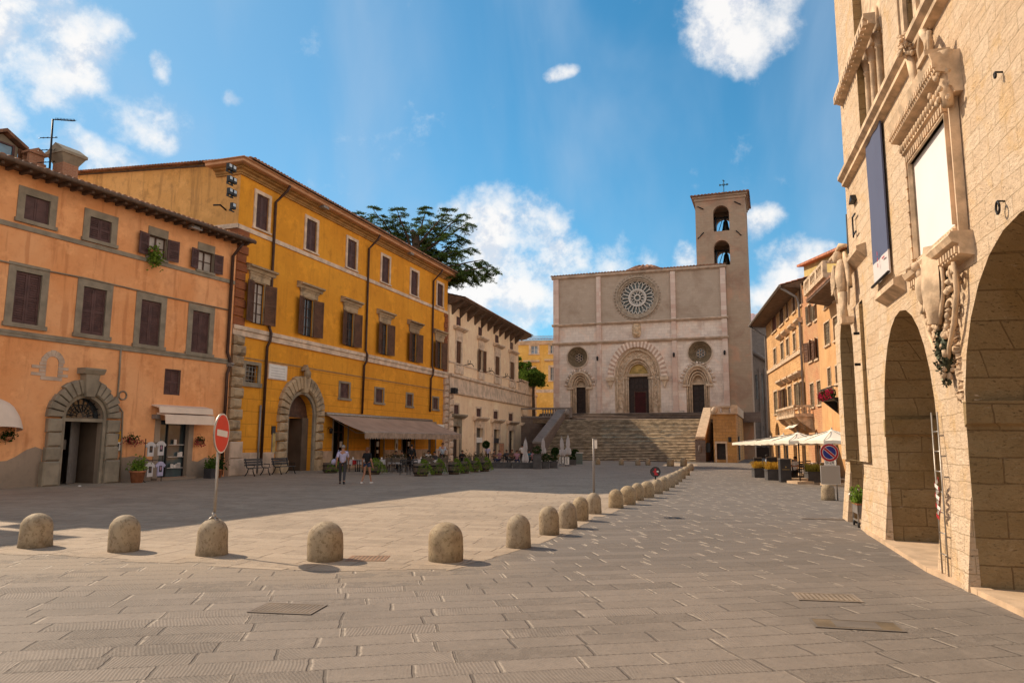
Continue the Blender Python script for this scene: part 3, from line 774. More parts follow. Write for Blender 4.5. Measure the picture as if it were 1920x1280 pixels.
rdoor = PO.rect(117, 188.5, 739.5, 902); rdoor[2] = 0.0
dw = (rdoor[1] - rdoor[0]) / 2
# z of the spring line
zsp = PO.uz(152, 783)[1]
rdoor[3] = zsp + dw
ops.append((*rdoor, 'round'))
rshop = PO.rect(297, 351, 788, 893); rshop[2] = .12
ops.append((*rshop, 'rect'))
rsw = PO.rect(309.5, 336, 694, 740); ops.append((*rsw, 'rect'))
rgr = PO.rect(359, 371, 868, 888); ops.append((*rgr, 'rect'))
mb = MB(); wall(mb, uL, uR, 0, eaveZ, ops, .28, rmi=1)
mb.quad((uL, 0, 0), (uL, 9, 0), (uL, 9, eaveZ), (uL, 0, eaveZ)); mb.quad((uR, 9, 0), (uR, 0, 0), (uR, 0, eaveZ), (uR, 9, eaveZ)); mb.quad((uL, 9, 0), (uR, 9, 0), (uR, 9, eaveZ), (uL, 9, eaveZ))
mb.obj('wall', [M['orange'], M['patch']], GB)
# grey render patches where the stucco has come away
def patch(pl, pts_px, root, mat, y=-.006, name='render_patch'):
    pts = [(lambda q: (q[0], 0.0 if q[1] < .75 else q[1]))(pl.uz(*p)) for p in pts_px]; mb = MB()
    pp = []
    for i, p in enumerate(pts):
        q = pts[(i + 1) % len(pts)]; n = max(1, int(math.hypot(q[0] - p[0], q[1] - p[1]) / .35))
        for k in range(n):
            t = k / n; x = p[0] + (q[0] - p[0]) * t; z = p[1] + (q[1] - p[1]) * t
            pp.append((x, max(.0, z + (ru(-.09, .09) if z > .25 else 0))))
    mb.prism(pp, y, .01); o = mb.obj(name, mat, root); fix_normals(o); return o
patch(PO, [(-200, 906), (70, 904), (80, 845), (66, 838), (50, 841), (40, 846), (28, 858), (12, 860), (0, 862), (-200, 855)], GB, M['patch'])
patch(PO, [(222, 902), (294, 897), (294, 863), (270, 860), (248, 858), (222, 858)], GB, M['patch'])
patch(PO, [(354, 895), (417, 892), (417, 861), (385, 860), (370, 862), (354, 863)], GB, M['patch'])
for i, (a, r) in enumerate(zip(attic, ratt)):
    if a[4] == 'closed': window(GB, r, .30, M['greystone'], .04, 'closed', M['shutter'], step=.09, sill=.16, top=.32, panel=(i == 0))
    else:
        w = window(GB, r, .04, M['greystone'], .04, 'open', M['shutter'], step=.09, sill=.12, top=.42, ow=.62 if i == 2 else .52, bars=(1, 1), panemat=M['palepane'], swing=10)
        fix = 0
for r in ratt_l: window(GB, r, .30, M['greystone'], .04, 'closed', M['shutter'], step=.12, sill=.16, top=.32)
for r in rnob: window(GB, r, .30, M['greystone'], .04, 'closed', M['shutter'], step=.095, sill=.18, top=.34)
for r in rnob_l: window(GB, r, .30, M['greystone'], .04, 'closed', M['shutter'], step=.12, sill=.18, top=.34)
band_line(PO, (5, 408), (420, 525), .2, .06, uL, uR - .02, 'string_course', M['greystone'], GB)
band_line(PO, (5, 612), (415, 675), .26, .07, uL, uR - .02, 'string_course', M['greystone'], GB)
za = PO.uz(200, 532)[1]
pipe(GB, [(uL, -.04, za + .05), (PO.uz(60, 500)[0], -.05, za - .02), (PO.uz(160, 520)[0], -.05, za + .04), (PO.uz(300, 551)[0], -.05, za - .02), (uR - .2, -.05, za)], .035, 'cable', M['greystone'])
zb = PO.uz(200, 647)[1]
pipe(GB, [(uL, -.06, zb + .08), (PO.uz(100, 632)[0], -.06, zb - .03), (PO.uz(225, 652)[0], -.06, zb + .02), (uR - .2, -.06, zb)], .03, 'cable', M['greystone'])
x = PO.uz(221, 700)[0]
pipe(GB, [(PO.uz(225, 655)[0], -.06, zb), (PO.uz(223, 690)[0], -.06, PO.uz(223, 700)[1]), (PO.uz(218.5, 745)[0], -.06, PO.uz(219, 757)[1]), (PO.uz(228, 770)[0], -.08, PO.uz(228, 772)[1]), (PO.uz(226, 820)[0], -.08, PO.uz(226, 820)[1]), (PO.uz(223, 890)[0], -.08, 0)], .04, 'cable_duct', M['greystone'])
# downpipe at the right hand corner
p1 = PO.uz(447, 462, -.7); 
pipe(GB, [(uR - .15, -.62, eaveZ - .12), (uR - .25, -.45, eaveZ - .45), (uR - .35, -.12, eaveZ - .9), (uR - .35, -.12, PO.uz(421, 660)[1]), (uR - .10, -.14, PO.uz(421, 680)[1]), (uR - .30, -.14, PO.uz(421, 700)[1]), (uR - .3, -.14, .1)], .09, 'downpipe', M['pipe'])
# doorway
cx = (rdoor[0] + rdoor[1]) / 2
Rout = (PO.uz(220, 800)[0] - PO.uz(86, 800)[0]) / 2
mb = MB()
mb.arch(cx, zsp, dw + .16, Rout, -.26, .03, n=15, gap=.04, b=.07, jit=.09, seg=2)
mb.obj('door_arch', M['greystone'], GB)
mb = MB()
mb.arch(cx, zsp, dw - .0, dw + .15, -.1, .03, n=24, gap=0)
mb.box(cx - dw - .15, cx - dw, -.1, .03, 0, zsp); mb.box(cx + dw, cx + dw + .15, -.1, .03, 0, zsp); mb.box(cx - dw + .002, cx + dw - .002, -.06, .26, zsp - .17, zsp - .02)
mb.obj('door_jamb', M['greystone'], GB)
mb = MB()
for s_ in (-1, 1):
    z = 0; k = 0
    while z < zsp - .1:
        h = 1.05 if k == 0 else .60
        h = min(h, zsp - z)
        a = cx + s_ * (dw + .17); b = cx + s_ * (Rout + (.14 if k == 0 else .0) + (.02 if k % 2 else -.03))
        mb.pbox(min(a, b), max(a, b), -.3 if k == 0 else -.25, .03, z + .012, z + h - .012, .06); z += h; k += 1
mb.obj('door_pier', M['greystone'], GB)
mb = MB(); kz0 = zsp + dw + .05; kz1 = PO.uz(152, 690)[1]
mb.add([(cx - .2, -.36, kz0), (cx + .2, -.36, kz0), (cx + .34, -.42, kz1 - .25), (cx - .34, -.42, kz1 - .25), (cx - .2, .03, kz0), (cx + .2, .03, kz0), (cx + .34, .03, kz1 - .25), (cx - .34, .03, kz1 - .25)],
       [(0, 1, 2, 3), (1, 5, 6, 2), (4, 0, 3, 7), (3, 2, 6, 7), (0, 4, 5, 1)])
mb.prismx([(.03, kz1 - .25), (-.46, kz1 - .25), (-.56, kz1 - .08), (-.56, kz1), (.03, kz1)], cx - .5, cx + .5)
mb.obj('keystone', M['greystone'], GB)
# passage behind the door
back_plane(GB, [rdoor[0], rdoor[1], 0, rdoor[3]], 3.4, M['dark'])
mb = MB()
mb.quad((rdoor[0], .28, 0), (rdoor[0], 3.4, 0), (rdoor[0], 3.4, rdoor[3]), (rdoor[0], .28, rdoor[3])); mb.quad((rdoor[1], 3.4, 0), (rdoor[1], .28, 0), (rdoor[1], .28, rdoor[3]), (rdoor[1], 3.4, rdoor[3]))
mb.quad((rdoor[0], .28, zsp), (rdoor[1], .28, zsp), (rdoor[1], 3.4, zsp), (rdoor[0], 3.4, zsp))
xa = cx - .35; mb.box(rdoor[0], xa, 1.3, 1.42, 0, zsp); mb.box(xa, rdoor[1], 1.3, 1.42, 3.0, zsp)
mb.obj('passage', M['interior'], GB)
mb = MB(); mb.box(xa, xa + .09, 1.22, 1.30, 0, 3.0); mb.box(xa + .09, rdoor[1], 1.22, 1.30, 2.9, 3.0); mb.obj('inner_door_frame', M['greystone'], GB)
d = MB(); d.box(0, 1.0, -.03, .03, .02, 2.9); d.box(.12, .88, -.045, -.03, 1.5, 2.75); d.box(.12, .88, -.045, -.03, .2, 1.3)
d.xf(Matrix.Translation((rdoor[1] - .25, 1.15, 0)) @ Matrix.Rotation(R(180 + 38), 4, 'Z'))
dd = d.obj('door', M['aluminium'], GB, label='pale grey door leaf standing open'); fix_normals(dd)
mb = MB(); mb.box(cx - .18, cx + .1, 1.18, 1.2, 1.5, 1.95); 
mb.obj('notice', M['white'], GB)
mb = MB()
for k in range(9):
    a = R(12 + 156 * k / 8); r0, r1 = dw * .3, dw - .02
    mb.tube([(cx + r0 * math.cos(a), .12, zsp + .03 + r0 * math.sin(a)), (cx + r1 * math.cos(a), .12, zsp + r1 * math.sin(a))], .022, 5)
for q in (.3, .62):
    mb.tube([(cx + dw * q * math.cos(R(t)), .12, zsp + .03 + dw * q * math.sin(R(t))) for t in range(0, 181, 15)], .022, 5)
fl = mb.obj('fanlight_grille', M['iron'], GB)
mb = MB(); mb.add([(cx - dw, .27, zsp)] + [(cx + dw * math.cos(R(t)), .27, zsp + dw * math.sin(R(t))) for t in range(180, -1, -12)], [list(range(17))]); mb.obj('fanlight', M['glass'], GB)
# ghost of a small bricked-up window
r = PO.rect(86, 109, 668, 706); mb = MB(); mx_ = (r[0] + r[1]) / 2; rw_ = (r[1] - r[0]) / 2
mb.arch(mx_, r[3] - rw_, rw_, rw_ + .25, -.03, .02, n=7, gap=.02, jit=.03, seg=2)
zz = r[2]
for k in range(4):
    h = (r[3] - rw_ - r[2]) / 4
    e = .28 if k % 2 else .60
    mb.box(r[0] - e, r[0], -.03, .02, zz + .01, zz + h - .01); mb.box(r[1], r[1] + e * .75, -.03, .02, zz + .01, zz + h - .01); zz += h
mb.box(r[0] - .2, r[1] + .2, -.03, .02, r[2] - .16, r[2])
mb.obj('walled_up_window', M['whitequoin'], GB)
# small window, grate
window(GB, rsw, .05, M['shutter'], .02, 'closed', M['shutter'], step=.08)
mb = MB(); 
for k in range(6): xx = rgr[0] + (rgr[1] - rgr[0]) * (k + .5) / 6; mb.box(xx - .012, xx + .012, .02, .04, rgr[2], rgr[3])
mb.box(rgr[0] - .04, rgr[1] + .04, .041, .045, rgr[2] - .03, rgr[3] + .03); mb.obj('vent_grate', M['iron'], GB)
mb = MB(); mb.tube([(PO.uz(229.5, 741)[0] + .2 * math.cos(R(t)), -.03, PO.uz(229.5, 741)[1] + .2 * math.sin(R(t))) for t in range(0, 361, 30)], .035, 6); mb.obj('wall_ring', M['greystone'], GB)
# shop doorway
mb = MB(); u0, u1, z0, z1 = rshop
mb.box(u0 - .3, u0 - .001, -.05, .03, 0, z1 + .1); mb.box(u1 + .001, u1 + .3, -.05, .03, 0, z1 + .1); mb.box(u0 - .3, u1 + .3, -.4, .2, 0, .11)
mb.obj('shop_surround', M['patch'], GB)
mb = MB(); mb.quad((u0, .27, z0), (u1, .27, z0), (u1, .27, z1), (u0, .27, z1)); mb.obj('shop_window', glassmat('shop_glass', (.03, .042, .045), .05), GB)
mb = MB(); um = u0 + (u1 - u0) * .36
mb.box(u0, u0 + .06, .2, .26, z0, z1); mb.box(u1 - .06, u1, .2, .26, z0, z1); mb.box(um, um + .06, .2, .26, z0, z1); mb.box(u0 + .06, um, .2, .26, z1 - .07, z1); mb.box(um + .06, u1 - .06, .2, .26, z1 - .07, z1)
mb.obj('shop_frame', M['blackpaint'], GB)
sd = MB()
for sz in (.55, 1.1, 1.7): sd.box(um + .1, u1 - .1, .12, .19, sz, sz + .025)
for k in range(9):
    xx = um + .2 + (u1 - um - .4) * rnd(); zz = random.choice((.575, 1.125, 1.725)); sd.box(xx - .07, xx + .07, .13, .18, zz, zz + ru(.1, .26))
sd.obj('display_shelf', M['c_whitecloth'], GB)
# canopy over the shop, in two flounces
ra = PO.rect(283, 384, 760, 789)
mb = MB(); a, b, c, d_ = ra
mb.prismx([(.0, d_), (-.55, d_ - .12), (-.62, d_ - .42), (-.58, d_ - .42), (-.52, d_ - .18), (.0, d_ - .07)], a, b)
mb.prismx([(-.1, d_ - .40), (-.70, d_ - .50), (-.78, d_ - .95), (-.74, d_ - .95), (-.66, d_ - .54), (-.1, d_ - .47)], a + .25, b)
mb.obj('shop_canopy', M['whiteawn'], GB)
mb = MB(); mb.box(a + .05, a + .3, -.3, 0, d_ - .7, d_ - .5); mb.obj('canopy_bracket', M['aluminium'], GB)
# yellow and white plates by the door
for (x_, y_, w_, h_, mt) in ((219.8, 818, .40, .62, 'gold'), (219.2, 836, .42, .48, 'white')):
    u, z = PO.uz(x_, y_); mb = MB(); mb.box(u - w_ / 2, u + w_ / 2, -.05, .0, z - h_ / 2, z + h_ / 2); mb.box(u - w_ / 2 + .05, u + w_ / 2 - .05, -.056, -.05, z - h_ / 2 + .05, z + h_ / 2 - .05, 1)
    mb.box(u - .05, u + .07, -.062, -.056, z - .12, z + .12, 2)
    mb.obj('door_plate', [M['greystone'], plain('yellow_plate', (.62, .30, .02)) if mt == 'gold' else M['white'], M['anthracite']], GB)
# white arched awning on the far left
u, z = PO.uz(-20, 790); mb = MB()
nseg = 12; prof = []
rr = 1.05
for i in range(nseg + 1):
    th = math.pi * i / nseg
    for j in range(5):
        ph = math.pi / 2 * j / 4
        prof.append((u + rr * math.cos(th), -(.06 + .95 * math.cos(ph) * 1.0), z - .45 + (1.5 * math.sin(ph)) * math.sin(th) ** .8))
fs = [(i * 5 + j, (i + 1) * 5 + j, (i + 1) * 5 + j + 1, i * 5 + j + 1) for i in range(nseg) for j in range(4)]
mb = MB(); mb.add([(u + rr * math.cos(math.pi * i / nseg) , -(.05 + .9 * j / 4 ) * (math.sin(math.pi * i / nseg) ** .5 if 0 < i < nseg else 0) - .02, z - .4 + 1.35 * math.sin(math.pi * i / nseg) ** .7 * (1 - (j / 4) ** 2 * .85)) for i in range(nseg + 1) for j in range(5)], fs, 0, True)
o = mb.obj('arched_awning', M['whiteawn'], GB)
# roof
mb = MB(); ridge = 4.6; rz = 1.45
corrug(mb, uL - .2, uR + .55, -.85, eaveZ + .10, ridge, eaveZ + .12 + rz); corrug(mb, uL - .2, uR + .3, 9.6, eaveZ + .1, ridge, eaveZ + .12 + rz, lip=False)
mb.obj('roof_tiles', M['tile'], GB)
mb = MB(); mb.prismx([(-.80, eaveZ + .05), (ridge, eaveZ + rz), (9.4, eaveZ + .02), (9.4, eaveZ - .05), (0, eaveZ - .05), (-.80, eaveZ - .03)], uL - .1, uR + .45)
xx = uL
while xx < uR + .3: mb.box(xx, xx + .12, -.72, -.02, eaveZ - .18, eaveZ - .051); xx += .55
mb.obj('eave', M['soffit'], GB)
mb = MB(); 
for xa_, xb_ in ((uL, uR + .5),): mb.tube([(xa_, -.88, eaveZ + .03), (xb_, -.88, eaveZ + .01)], .10, 8)
mb.obj('gutter', M['soffit'], GB)
mb = MB(); u, z = PO.uz(352, 429); mb.box(u - .05, u + .05, -.5, 0, z - .03, z + .03); mb.box(u - .35, u + .35, -.68, -.45, z - .1, z + .06); mb.obj('floodlight', M['aluminium'], GB)
# dormer on the roof
yD = 3.6
u0, z0 = PO.uz(-60, 300, yD); u1, z1 = PO.uz(32, 300, yD); zt = PO.uz(8, 246, yD)[1]
um = PO.uz(6, 250, yD)[0]; ul = 2 * um - u1; zb = eaveZ + .6; ze = PO.uz(34, 278, yD)[1]
dm = MB(); dm.prism([(ul, zb), (u1, zb), (u1, ze), (um, zt - .15), (ul, ze)], yD, yD + 3.0); do = dm.obj('dormer', M['greystone'], GB); fix_normals(do)
mb = MB(); mb.prism([(ul - .3, ze - .05), (um, zt - .08), (u1 + .3, ze - .05), (u1 + .3, ze + .1), (um, zt + .08), (ul - .3, ze + .1)], yD - .3, yD + 3.2); fix_normals(mb.obj('dormer_roof', M['tile'], do))
wr = (um - (u1 - um) * .62, um + (u1 - um) * .62, PO.uz(6, 296, yD)[1] - .3, PO.uz(6, 270, yD)[1])
mb = MB(); mb.quad((wr[0], yD - .012, wr[2]), (wr[1], yD - .012, wr[2]), (wr[1], yD - .012, wr[3]), (wr[0], yD - .012, wr[3])); mb.obj('dormer_pane', glassmat('sky_blue_glass', (.03, .09, .14), .04), do)
mb = MB(); mb.box(wr[1], wr[1] + .1, yD - .06, yD, wr[2], wr[3]); mb.box(wr[0], wr[1] + .1, yD - .06, yD, wr[3], wr[3] + .08); mb.obj('dormer_frame', M['shutter'], do)
add_leaf(do, u1 - .05, wr[2], .55, wr[3] - wr[2], yD - .1, M['shutter2'], ang=R(8), step=.12)
# chimneys
def chimney(px0, px1, py0, py1, yD, style):
    u0, za = PO.uz(px0, py1, yD); u1 = PO.uz(px1, py1, yD)[0]; zt = PO.uz((px0 + px1) / 2, py0, yD)[1]
    w = u1 - u0; mb = MB(); zb = eaveZ + .3; d = w * .8
    if style == 0:
        zc = zt - .85
        mb.box(u0 + .12, u1 - .12, yD, yD + d, zb, zc); mb.box(u0, u1, yD - .1, yD + d + .1, zc, zc + .14)
        for k in range(4):
            x = u0 + .05 + (w - .3) * k / 3; mb.box(x, x + .18, yD - .02, yD + .16, zc + .14, zc + .52); mb.box(x, x + .18, yD + d - .16, yD + d + .02, zc + .14, zc + .52)
        mb.box(u0 - .02, u1 + .02, yD - .12, yD + d + .12, zc + .52, zc + .62); mb.prism([(u0, zc + .62), (u1, zc + .62), ((u0 + u1) / 2, zt)], yD - .08, yD + d + .08)
    else:
        zc = zt - .95
        mb.box(u0 + .22, u1 - .22, yD + .1, yD + d - .1, zb, zc)
        mb.add([(u0 + .22, yD + .1, zc), (u1 - .22, yD + .1, zc), (u1 - .22, yD + d - .1, zc), (u0 + .22, yD + d - .1, zc), (u0, yD - .1, zc + .4), (u1, yD - .1, zc + .4), (u1, yD + d + .1, zc + .4), (u0, yD + d + .1, zc + .4)],
               [(0, 1, 5, 4), (1, 2, 6, 5), (2, 3, 7, 6), (3, 0, 4, 7)], 1)
        mb.box(u0 - .04, u1 + .04, yD - .15, yD + d + .15, zc + .4, zc + .54, 1)
        mb.prismx([(yD - .15, zc + .54), (yD + d + .15, zc + .54), (yD + d / 2, zt)], u0, u1, 1)
    o = mb.obj('chimney', [M['brickchim'], M['greystone']], GB); fix_normals(o)
chimney(50, 84, 276, 315, 3.0, 0); chimney(110, 157, 270, 330, 2.2, 1)
# television aerial
yA = 2.6; u, z = PO.uz(93, 330, yA); zt = PO.uz(99, 224, yA)[1]; A = MB(); u2 = PO.uz(99, 224, yA)[0]
A.tube([(u, yA, eaveZ + .5), (u2, yA, zt)], .045, 6)
u3 = PO.uz(141, 227, yA)[0]; z3 = PO.uz(141, 227, yA)[1]
A.tube([(u2, yA, zt), (u3, yA, z3)], .025, 5)
for k in range(14):
    t = (k + 2) / 15.5; x = u2 + (u3 - u2) * t; zq = zt + (z3 - zt) * t; A.tube([(x, yA - .14, zq), (x, yA + .14, zq)], .012, 4); A.box(x - .01, x + .01, yA - .01, yA + .01, zq, zq + .09)
for zo in (.9, 1.5, 2.1):
    A.tube([(u2 - .55, yA - .1, zt - zo - .25), (u2 + .35, yA + .1, zt - zo + .15)], .02, 5)
    for k in range(4): x = u2 - .45 + .2 * k; A.tube([(x, yA - .2, zt - zo - .2 + .09 * k), (x, yA + .2, zt - zo - .2 + .09 * k)], .011, 4)
o = A.obj('tv_aerial', M['iron'])
o.matrix_world = PO.matrix(); tag(o, 'thin rusty television aerial mast standing on the orange house roof between two chimneys', 'antenna')

# the next house beyond an alley, out of view on the left; its corner throws the wedge of shade at the frame edge
NB = thing('neighbour_house', 'tall orange rendered house beyond the alley left of the orange house', 'house', PO.matrix())
mb = MB(); nh = 12.9; a, b = uL - 19, uL - 1.6
wall(mb, a, b, 0, nh, [(a + 2 + 4 * k, a + 3.2 + 4 * k, z, z + 2, 'rect') for k in range(4) for z in (1.2, 5.4, 9.6)], .3); mb.quad((b, 0, 0), (b, 9, 0), (b, 9, nh), (b, 0, nh)); mb.quad((a, 9, 0), (a, 0, 0), (a, 0, nh), (a, 9, nh)); mb.quad((b, 9, 0), (a, 9, 0), (a, 9, nh), (b, 9, nh))
mb.obj('wall', M['orange'], NB)
for k in range(4):
    for z in (1.2, 5.4, 9.6): window(NB, [a + 2 + 4 * k, a + 3.2 + 4 * k, z, z + 2], .2, M['greystone'], .05, 'closed', M['shutter'], step=.2, sill=.15)
mb = MB(); corrug(mb, a - .3, b + .25, -.7, nh + .1, 4.5, nh + 1.6); corrug(mb, a - .3, b + .25, 9.7, nh + .1, 4.5, nh + 1.6, lip=False); mb.prismx([(-.65, nh + .05), (4.5, nh + 1.5), (9.5, nh + .05), (9.5, nh - .05), (-.65, nh - .05)], a - .25, b + .2); mb.obj('roof', M['tile'], NB)
# ================================================================ YELLOW PALAZZO
PY = vp_plane(456, 890, 1423)
yl = PY.uz(430, 700)[0]; yr = PY.uz(837, 700)[0]
YB = thing('yellow_palazzo', 'tall ochre yellow palazzo with five bays of dark shuttered windows and a rusticated arched door', 'palazzo', PY.matrix())
YB['label'] = 'tall ochre yellow palazzo with a rusticated arched doorway beside the grey cafe awning'
wtop = sum(PY.uz(x, y)[1] for x, y in ((470, 328), (843, 521))) / 2
att = [(479.5, 503, 366, 430.5), (573.5, 593, 413, 471.5), (650.7, 667.5, 450, 505), (715.4, 729.6, 482.6, 530.7), (770, 783, 509.5, 555), (819.3, 830, 533, 575)]
mn = [(473.5, 494, 529, 603), (567.6, 586, 558, 629), (647.8, 662, 585, 648), (713.8, 725.5, 606.5, 665), (770, 780, 626, 679.5), (818, 827, 643, 694)]
low = [(459, 483, 684, 717), (637.5, 654, 714.5, 743), (704, 717.7, 727.5, 754), (762.5, 772.5, 741, 761.5), (811.5, 821, 748, 769)]
ra_ = [PY.rect(*a) for a in att]; rm_ = [PY.rect(*a) for a in mn]; rl_ = [PY.rect(*a) for a in low]
def even(rs, keys=(2, 3)):
    """same sill and head for a row of windows"""
    for k in keys:
        v = sum(r[k] for r in rs) / len(rs)
        for r in rs: r[k] = r[k] * .35 + v * .65
even(ra_); even(rm_); even(rl_[1:])
ops = [(*r, 'rect') for r in ra_ + rm_ + rl_]
dr = PY.rect(541, 584, 741, 886); dr[2] = 0
dcx = PY.uz(562, 800)[0]; dwd = (PY.uz(587, 820)[0] - PY.uz(540, 820)[0]) / 2
dtop = PY.uz(562, 739)[1]; drise = dwd
ops.append((dcx - dwd, dcx + dwd, 0, dtop, 'round', drise))
sh = [(624.5, 651.5, 772, 866), (694.5, 719.5, 780, 866), (754, 777, 790, 866), (804, 816, 800, 866)]
rs_ = [PY.rect(*a) for a in sh]
zs_top = 3.55
for r in rs_: r[2] = 0.02; r[3] = zs_top; ops.append((*r, 'rect'))
mb = MB(); wall(mb, yl, yr, 0, wtop, ops, .45)
DEP = 24.0
mb.quad((yr, 0, 0), (yr, DEP, 0), (yr, DEP, wtop), (yr, 0, wtop))
mb.obj('wall', M['ochre'], YB)
# gable end, rising to the ridge
mb = MB(); rdg = 12.6; rise = .75
mb.add([(yl, 0, 0), (yl, 0, wtop + .5), (yl, rdg, wtop + .5 + rise), (yl, DEP, wtop + .5), (yl, DEP, 0)], [(0, 1, 2, 3, 4)])
mb.obj('gable_wall', M['tanwall'], YB)
for i, r in enumerate(ra_): window(YB, r, .22, M['paletrim'], .06, 'closed', M['shutter'], step=.11, sill=.10, top=.22)
ped = [(460, 513.5, 796), (557.5, 602, 534.6), (638, 676, 0), (705, 739, 0), (762.5, 791, 0), (812.8, 837.5, 0)]
zped = PY.uz(579, 534.6)[1]; zped2 = sum(PY.uz(x, y)[1] for x, y in ((486, 501), (579, 530), (656.5, 560), (722, 584), (777, 605))) / 5
for i, r in enumerate(rm_):
    w = window(YB, r, .03, M['quoin'], .06, 'open', M['shutter2'], step=.11, sill=.0, top=.06, ow=.84 if i in (0, 1) else .80, bars=(1, 3), panemat=M['palepane'] if i == 0 else M['glass'], swing=14, depth=.15)
    c = (r[0] + r[1]) / 2; hw = (r[1] - r[0]) / 2
    mb = MB(); z1 = r[3] + .06
    mb.box(c - hw - .42, c + hw + .42, -.10, .03, z1, z1 + .36); mb.box(c - hw - .5, c + hw + .5, -.14, .03, z1 + .36, zped2 - .42); mb.box(c - hw - .2, c + hw + .2, -.17, .0, z1 + .42, zped2 - .48)
    mb.prismx([(.03, zped2 - .42), (-.2, zped2 - .42), (-.26, zped2 - .25), (-.44, zped2 - .2), (-.44, zped2 - .1), (-.1, zped2), (.03, zped2)], c - hw - .78, c + hw + .78)
    mb.obj('window_pediment', M['quoin'], w)
for i, r in enumerate(rl_):
    if i == 0:
        w = window(YB, r, .24, M['greystone'], .06, 'glass', None, sill=.26, top=.2, bars=(0, 0), depth=.3)
        mb = MB()
        for k in range(4): x = r[0] + (r[1] - r[0]) * (k + .5) / 4; mb.tube([(x, .06, r[2]), (x, .06, r[3])], .022, 5)
        for k in range(4): z = r[2] + (r[3] - r[2]) * (k + .5) / 4; mb.tube([(r[0], .06, z), (r[1], .06, z)], .022, 5)
        mb.obj('iron_grille', M['steel'], w)
    else: window(YB, r, .2, M['greystone'], .04, 'closed', M['shutter'], step=.1, sill=.16, top=.14)
string1 = sum(PY.uz(x, y)[1] for x, y in ((470, 429), (836, 583))) / 2
mb = MB(); mb.box(yl - .06, yr + .04, -.07, .03, string1 - .26, string1); mb.box(yl - .12, yl - .001, -.07, 1.6, string1 - .26, string1); mb.obj('string_course', M['paletrim'], YB)
string2 = sum(PY.uz(x, y)[1] for x, y in ((508, 619), (832, 700))) / 2
mb = MB(); mb.prismx([(.03, string2), (-.2, string2), (-.2, string2 - .22), (-.12, string2 - .26), (-.12, string2 - .55), (.03, string2 - .55)], yl - .05, yr + .05); mb.obj('string_course', M['paletrim'], YB, label='chipped pale stone course under the tall windows')
z3 = sum(PY.uz(x, y)[1] for x, y in ((500, 671), (827, 735))) / 2
mb = MB(); mb.box(yl + 1, yr - .6, -.03, .02, z3 - .05, z3 + .05); mb.obj('plinth_line', M['ochremould'], YB)
# plinth of pale slabs, interrupted by the doors
mb = MB(); segs = [(yl + .9, dcx - dwd - 1.2), (dcx + dwd + 1.2, rs_[0][0] - .15), (rs_[0][1] + .15, rs_[1][0] - .15), (rs_[1][1] + .15, rs_[2][0] - .15), (rs_[2][1] + .15, rs_[3][0] - .1), (rs_[3][1] + .1, yr - .6)]
for a, b in segs:
    x = a
    while x < b - .2: e = min(b, x + ru(1.0, 1.5)); mb.pbox(x + .006, e - .006, -.07, .02, 0, 1.25, .012); x = e
mb.obj('plinth', M['whitequoin'], YB)
# quoins
def quoins(root, x0, x1, z0, z1, h, y0, name, mat, alt=.18, b=.08, side=1, mi=0, ret=0.0):
    mb = MB(); z = z0; k = 0
    while z < z1 - .05:
        e = min(z1, z + h); a, c = x0, x1
        if k % 2: 
            if side > 0: c -= alt
            else: a += alt
        mb.pbox(a, c, y0, .03, z + .02, e - .02, b)
        if ret: mb.box(x0 - .04, x0 - .002, y0 + b, ret + (alt if k % 2 else 0), z + .03, e - .03)
        z = e; k += 1
    return mb.obj(name, mat, root)
quoins(YB, yl - .02, yl + .95, string2, string1 - .26, .52, -.10, 'brick_quoins', M['quoinbrick'], .15, .03, ret=.5)
quoins(YB, yl + .02, yl + 1.0, 1.9, string2 - .56, .60, -.34, 'rusticated_quoins', M['quoin'], .14, .13, ret=.4)
mb = MB(); mb.pbox(yl - .0, yl + 1.05, -.36, .03, .95, 1.88, .05); mb.pbox(yl - .05, yl + 1.15, -.42, .03, 0, .93, .05); mb.obj('corner_plinth', M['whitequoin'], YB)
quoins(YB, yr - .8, yr - .0, string2, string1 - .26, .52, -.10, 'brick_quoins', M['quoinbrick'], .15, .03, side=-1)
quoins(YB, yr - .7, yr + .1, 0, string2 - .56, .60, -.30, 'rusticated_quoins', M['whitequoin'], .1, .12, side=-1)
# great door
mb = MB(); zsp2 = dtop - drise
ro = PY.uz(602, 800)[0] - dcx
mb.arch(dcx, zsp2, dwd + .22, ro, -.32, .03, n=17, gap=.05, b=.1, jit=.05, rz=1.06, seg=2)
mb.obj('door_arch', M['quoin'], YB)
mb = MB()
mb.arch(dcx, zsp2, dwd, dwd + .2, -.14, .03, n=20)
mb.box(dcx - dwd - .2, dcx - dwd, -.14, .03, 0, zsp2); mb.box(dcx + dwd, dcx + dwd + .2, -.14, .03, 0, zsp2)
mb.obj('door_jamb', M['greystone'], YB)
mb = MB()
for s_ in (-1, 1):
    z = .75; k = 0
    while z < zsp2 - .1:
        h = min(.58, zsp2 - z); a = dcx + s_ * (dwd + .22); b = dcx + s_ * (ro - (.1 if k % 2 else 0))
        mb.pbox(min(a, b), max(a, b), -.32, .03, z + .025, z + h - .025, .11); z += h; k += 1
    a = dcx + s_ * (dwd + .2); b = dcx + s_ * (ro + .1); mb.box(min(a, b), max(a, b), -.4, .03, 0, .74)
mb.obj('door_pier', M['quoin'], YB)
mb = MB(); kz = zsp2 + ro * 1.0
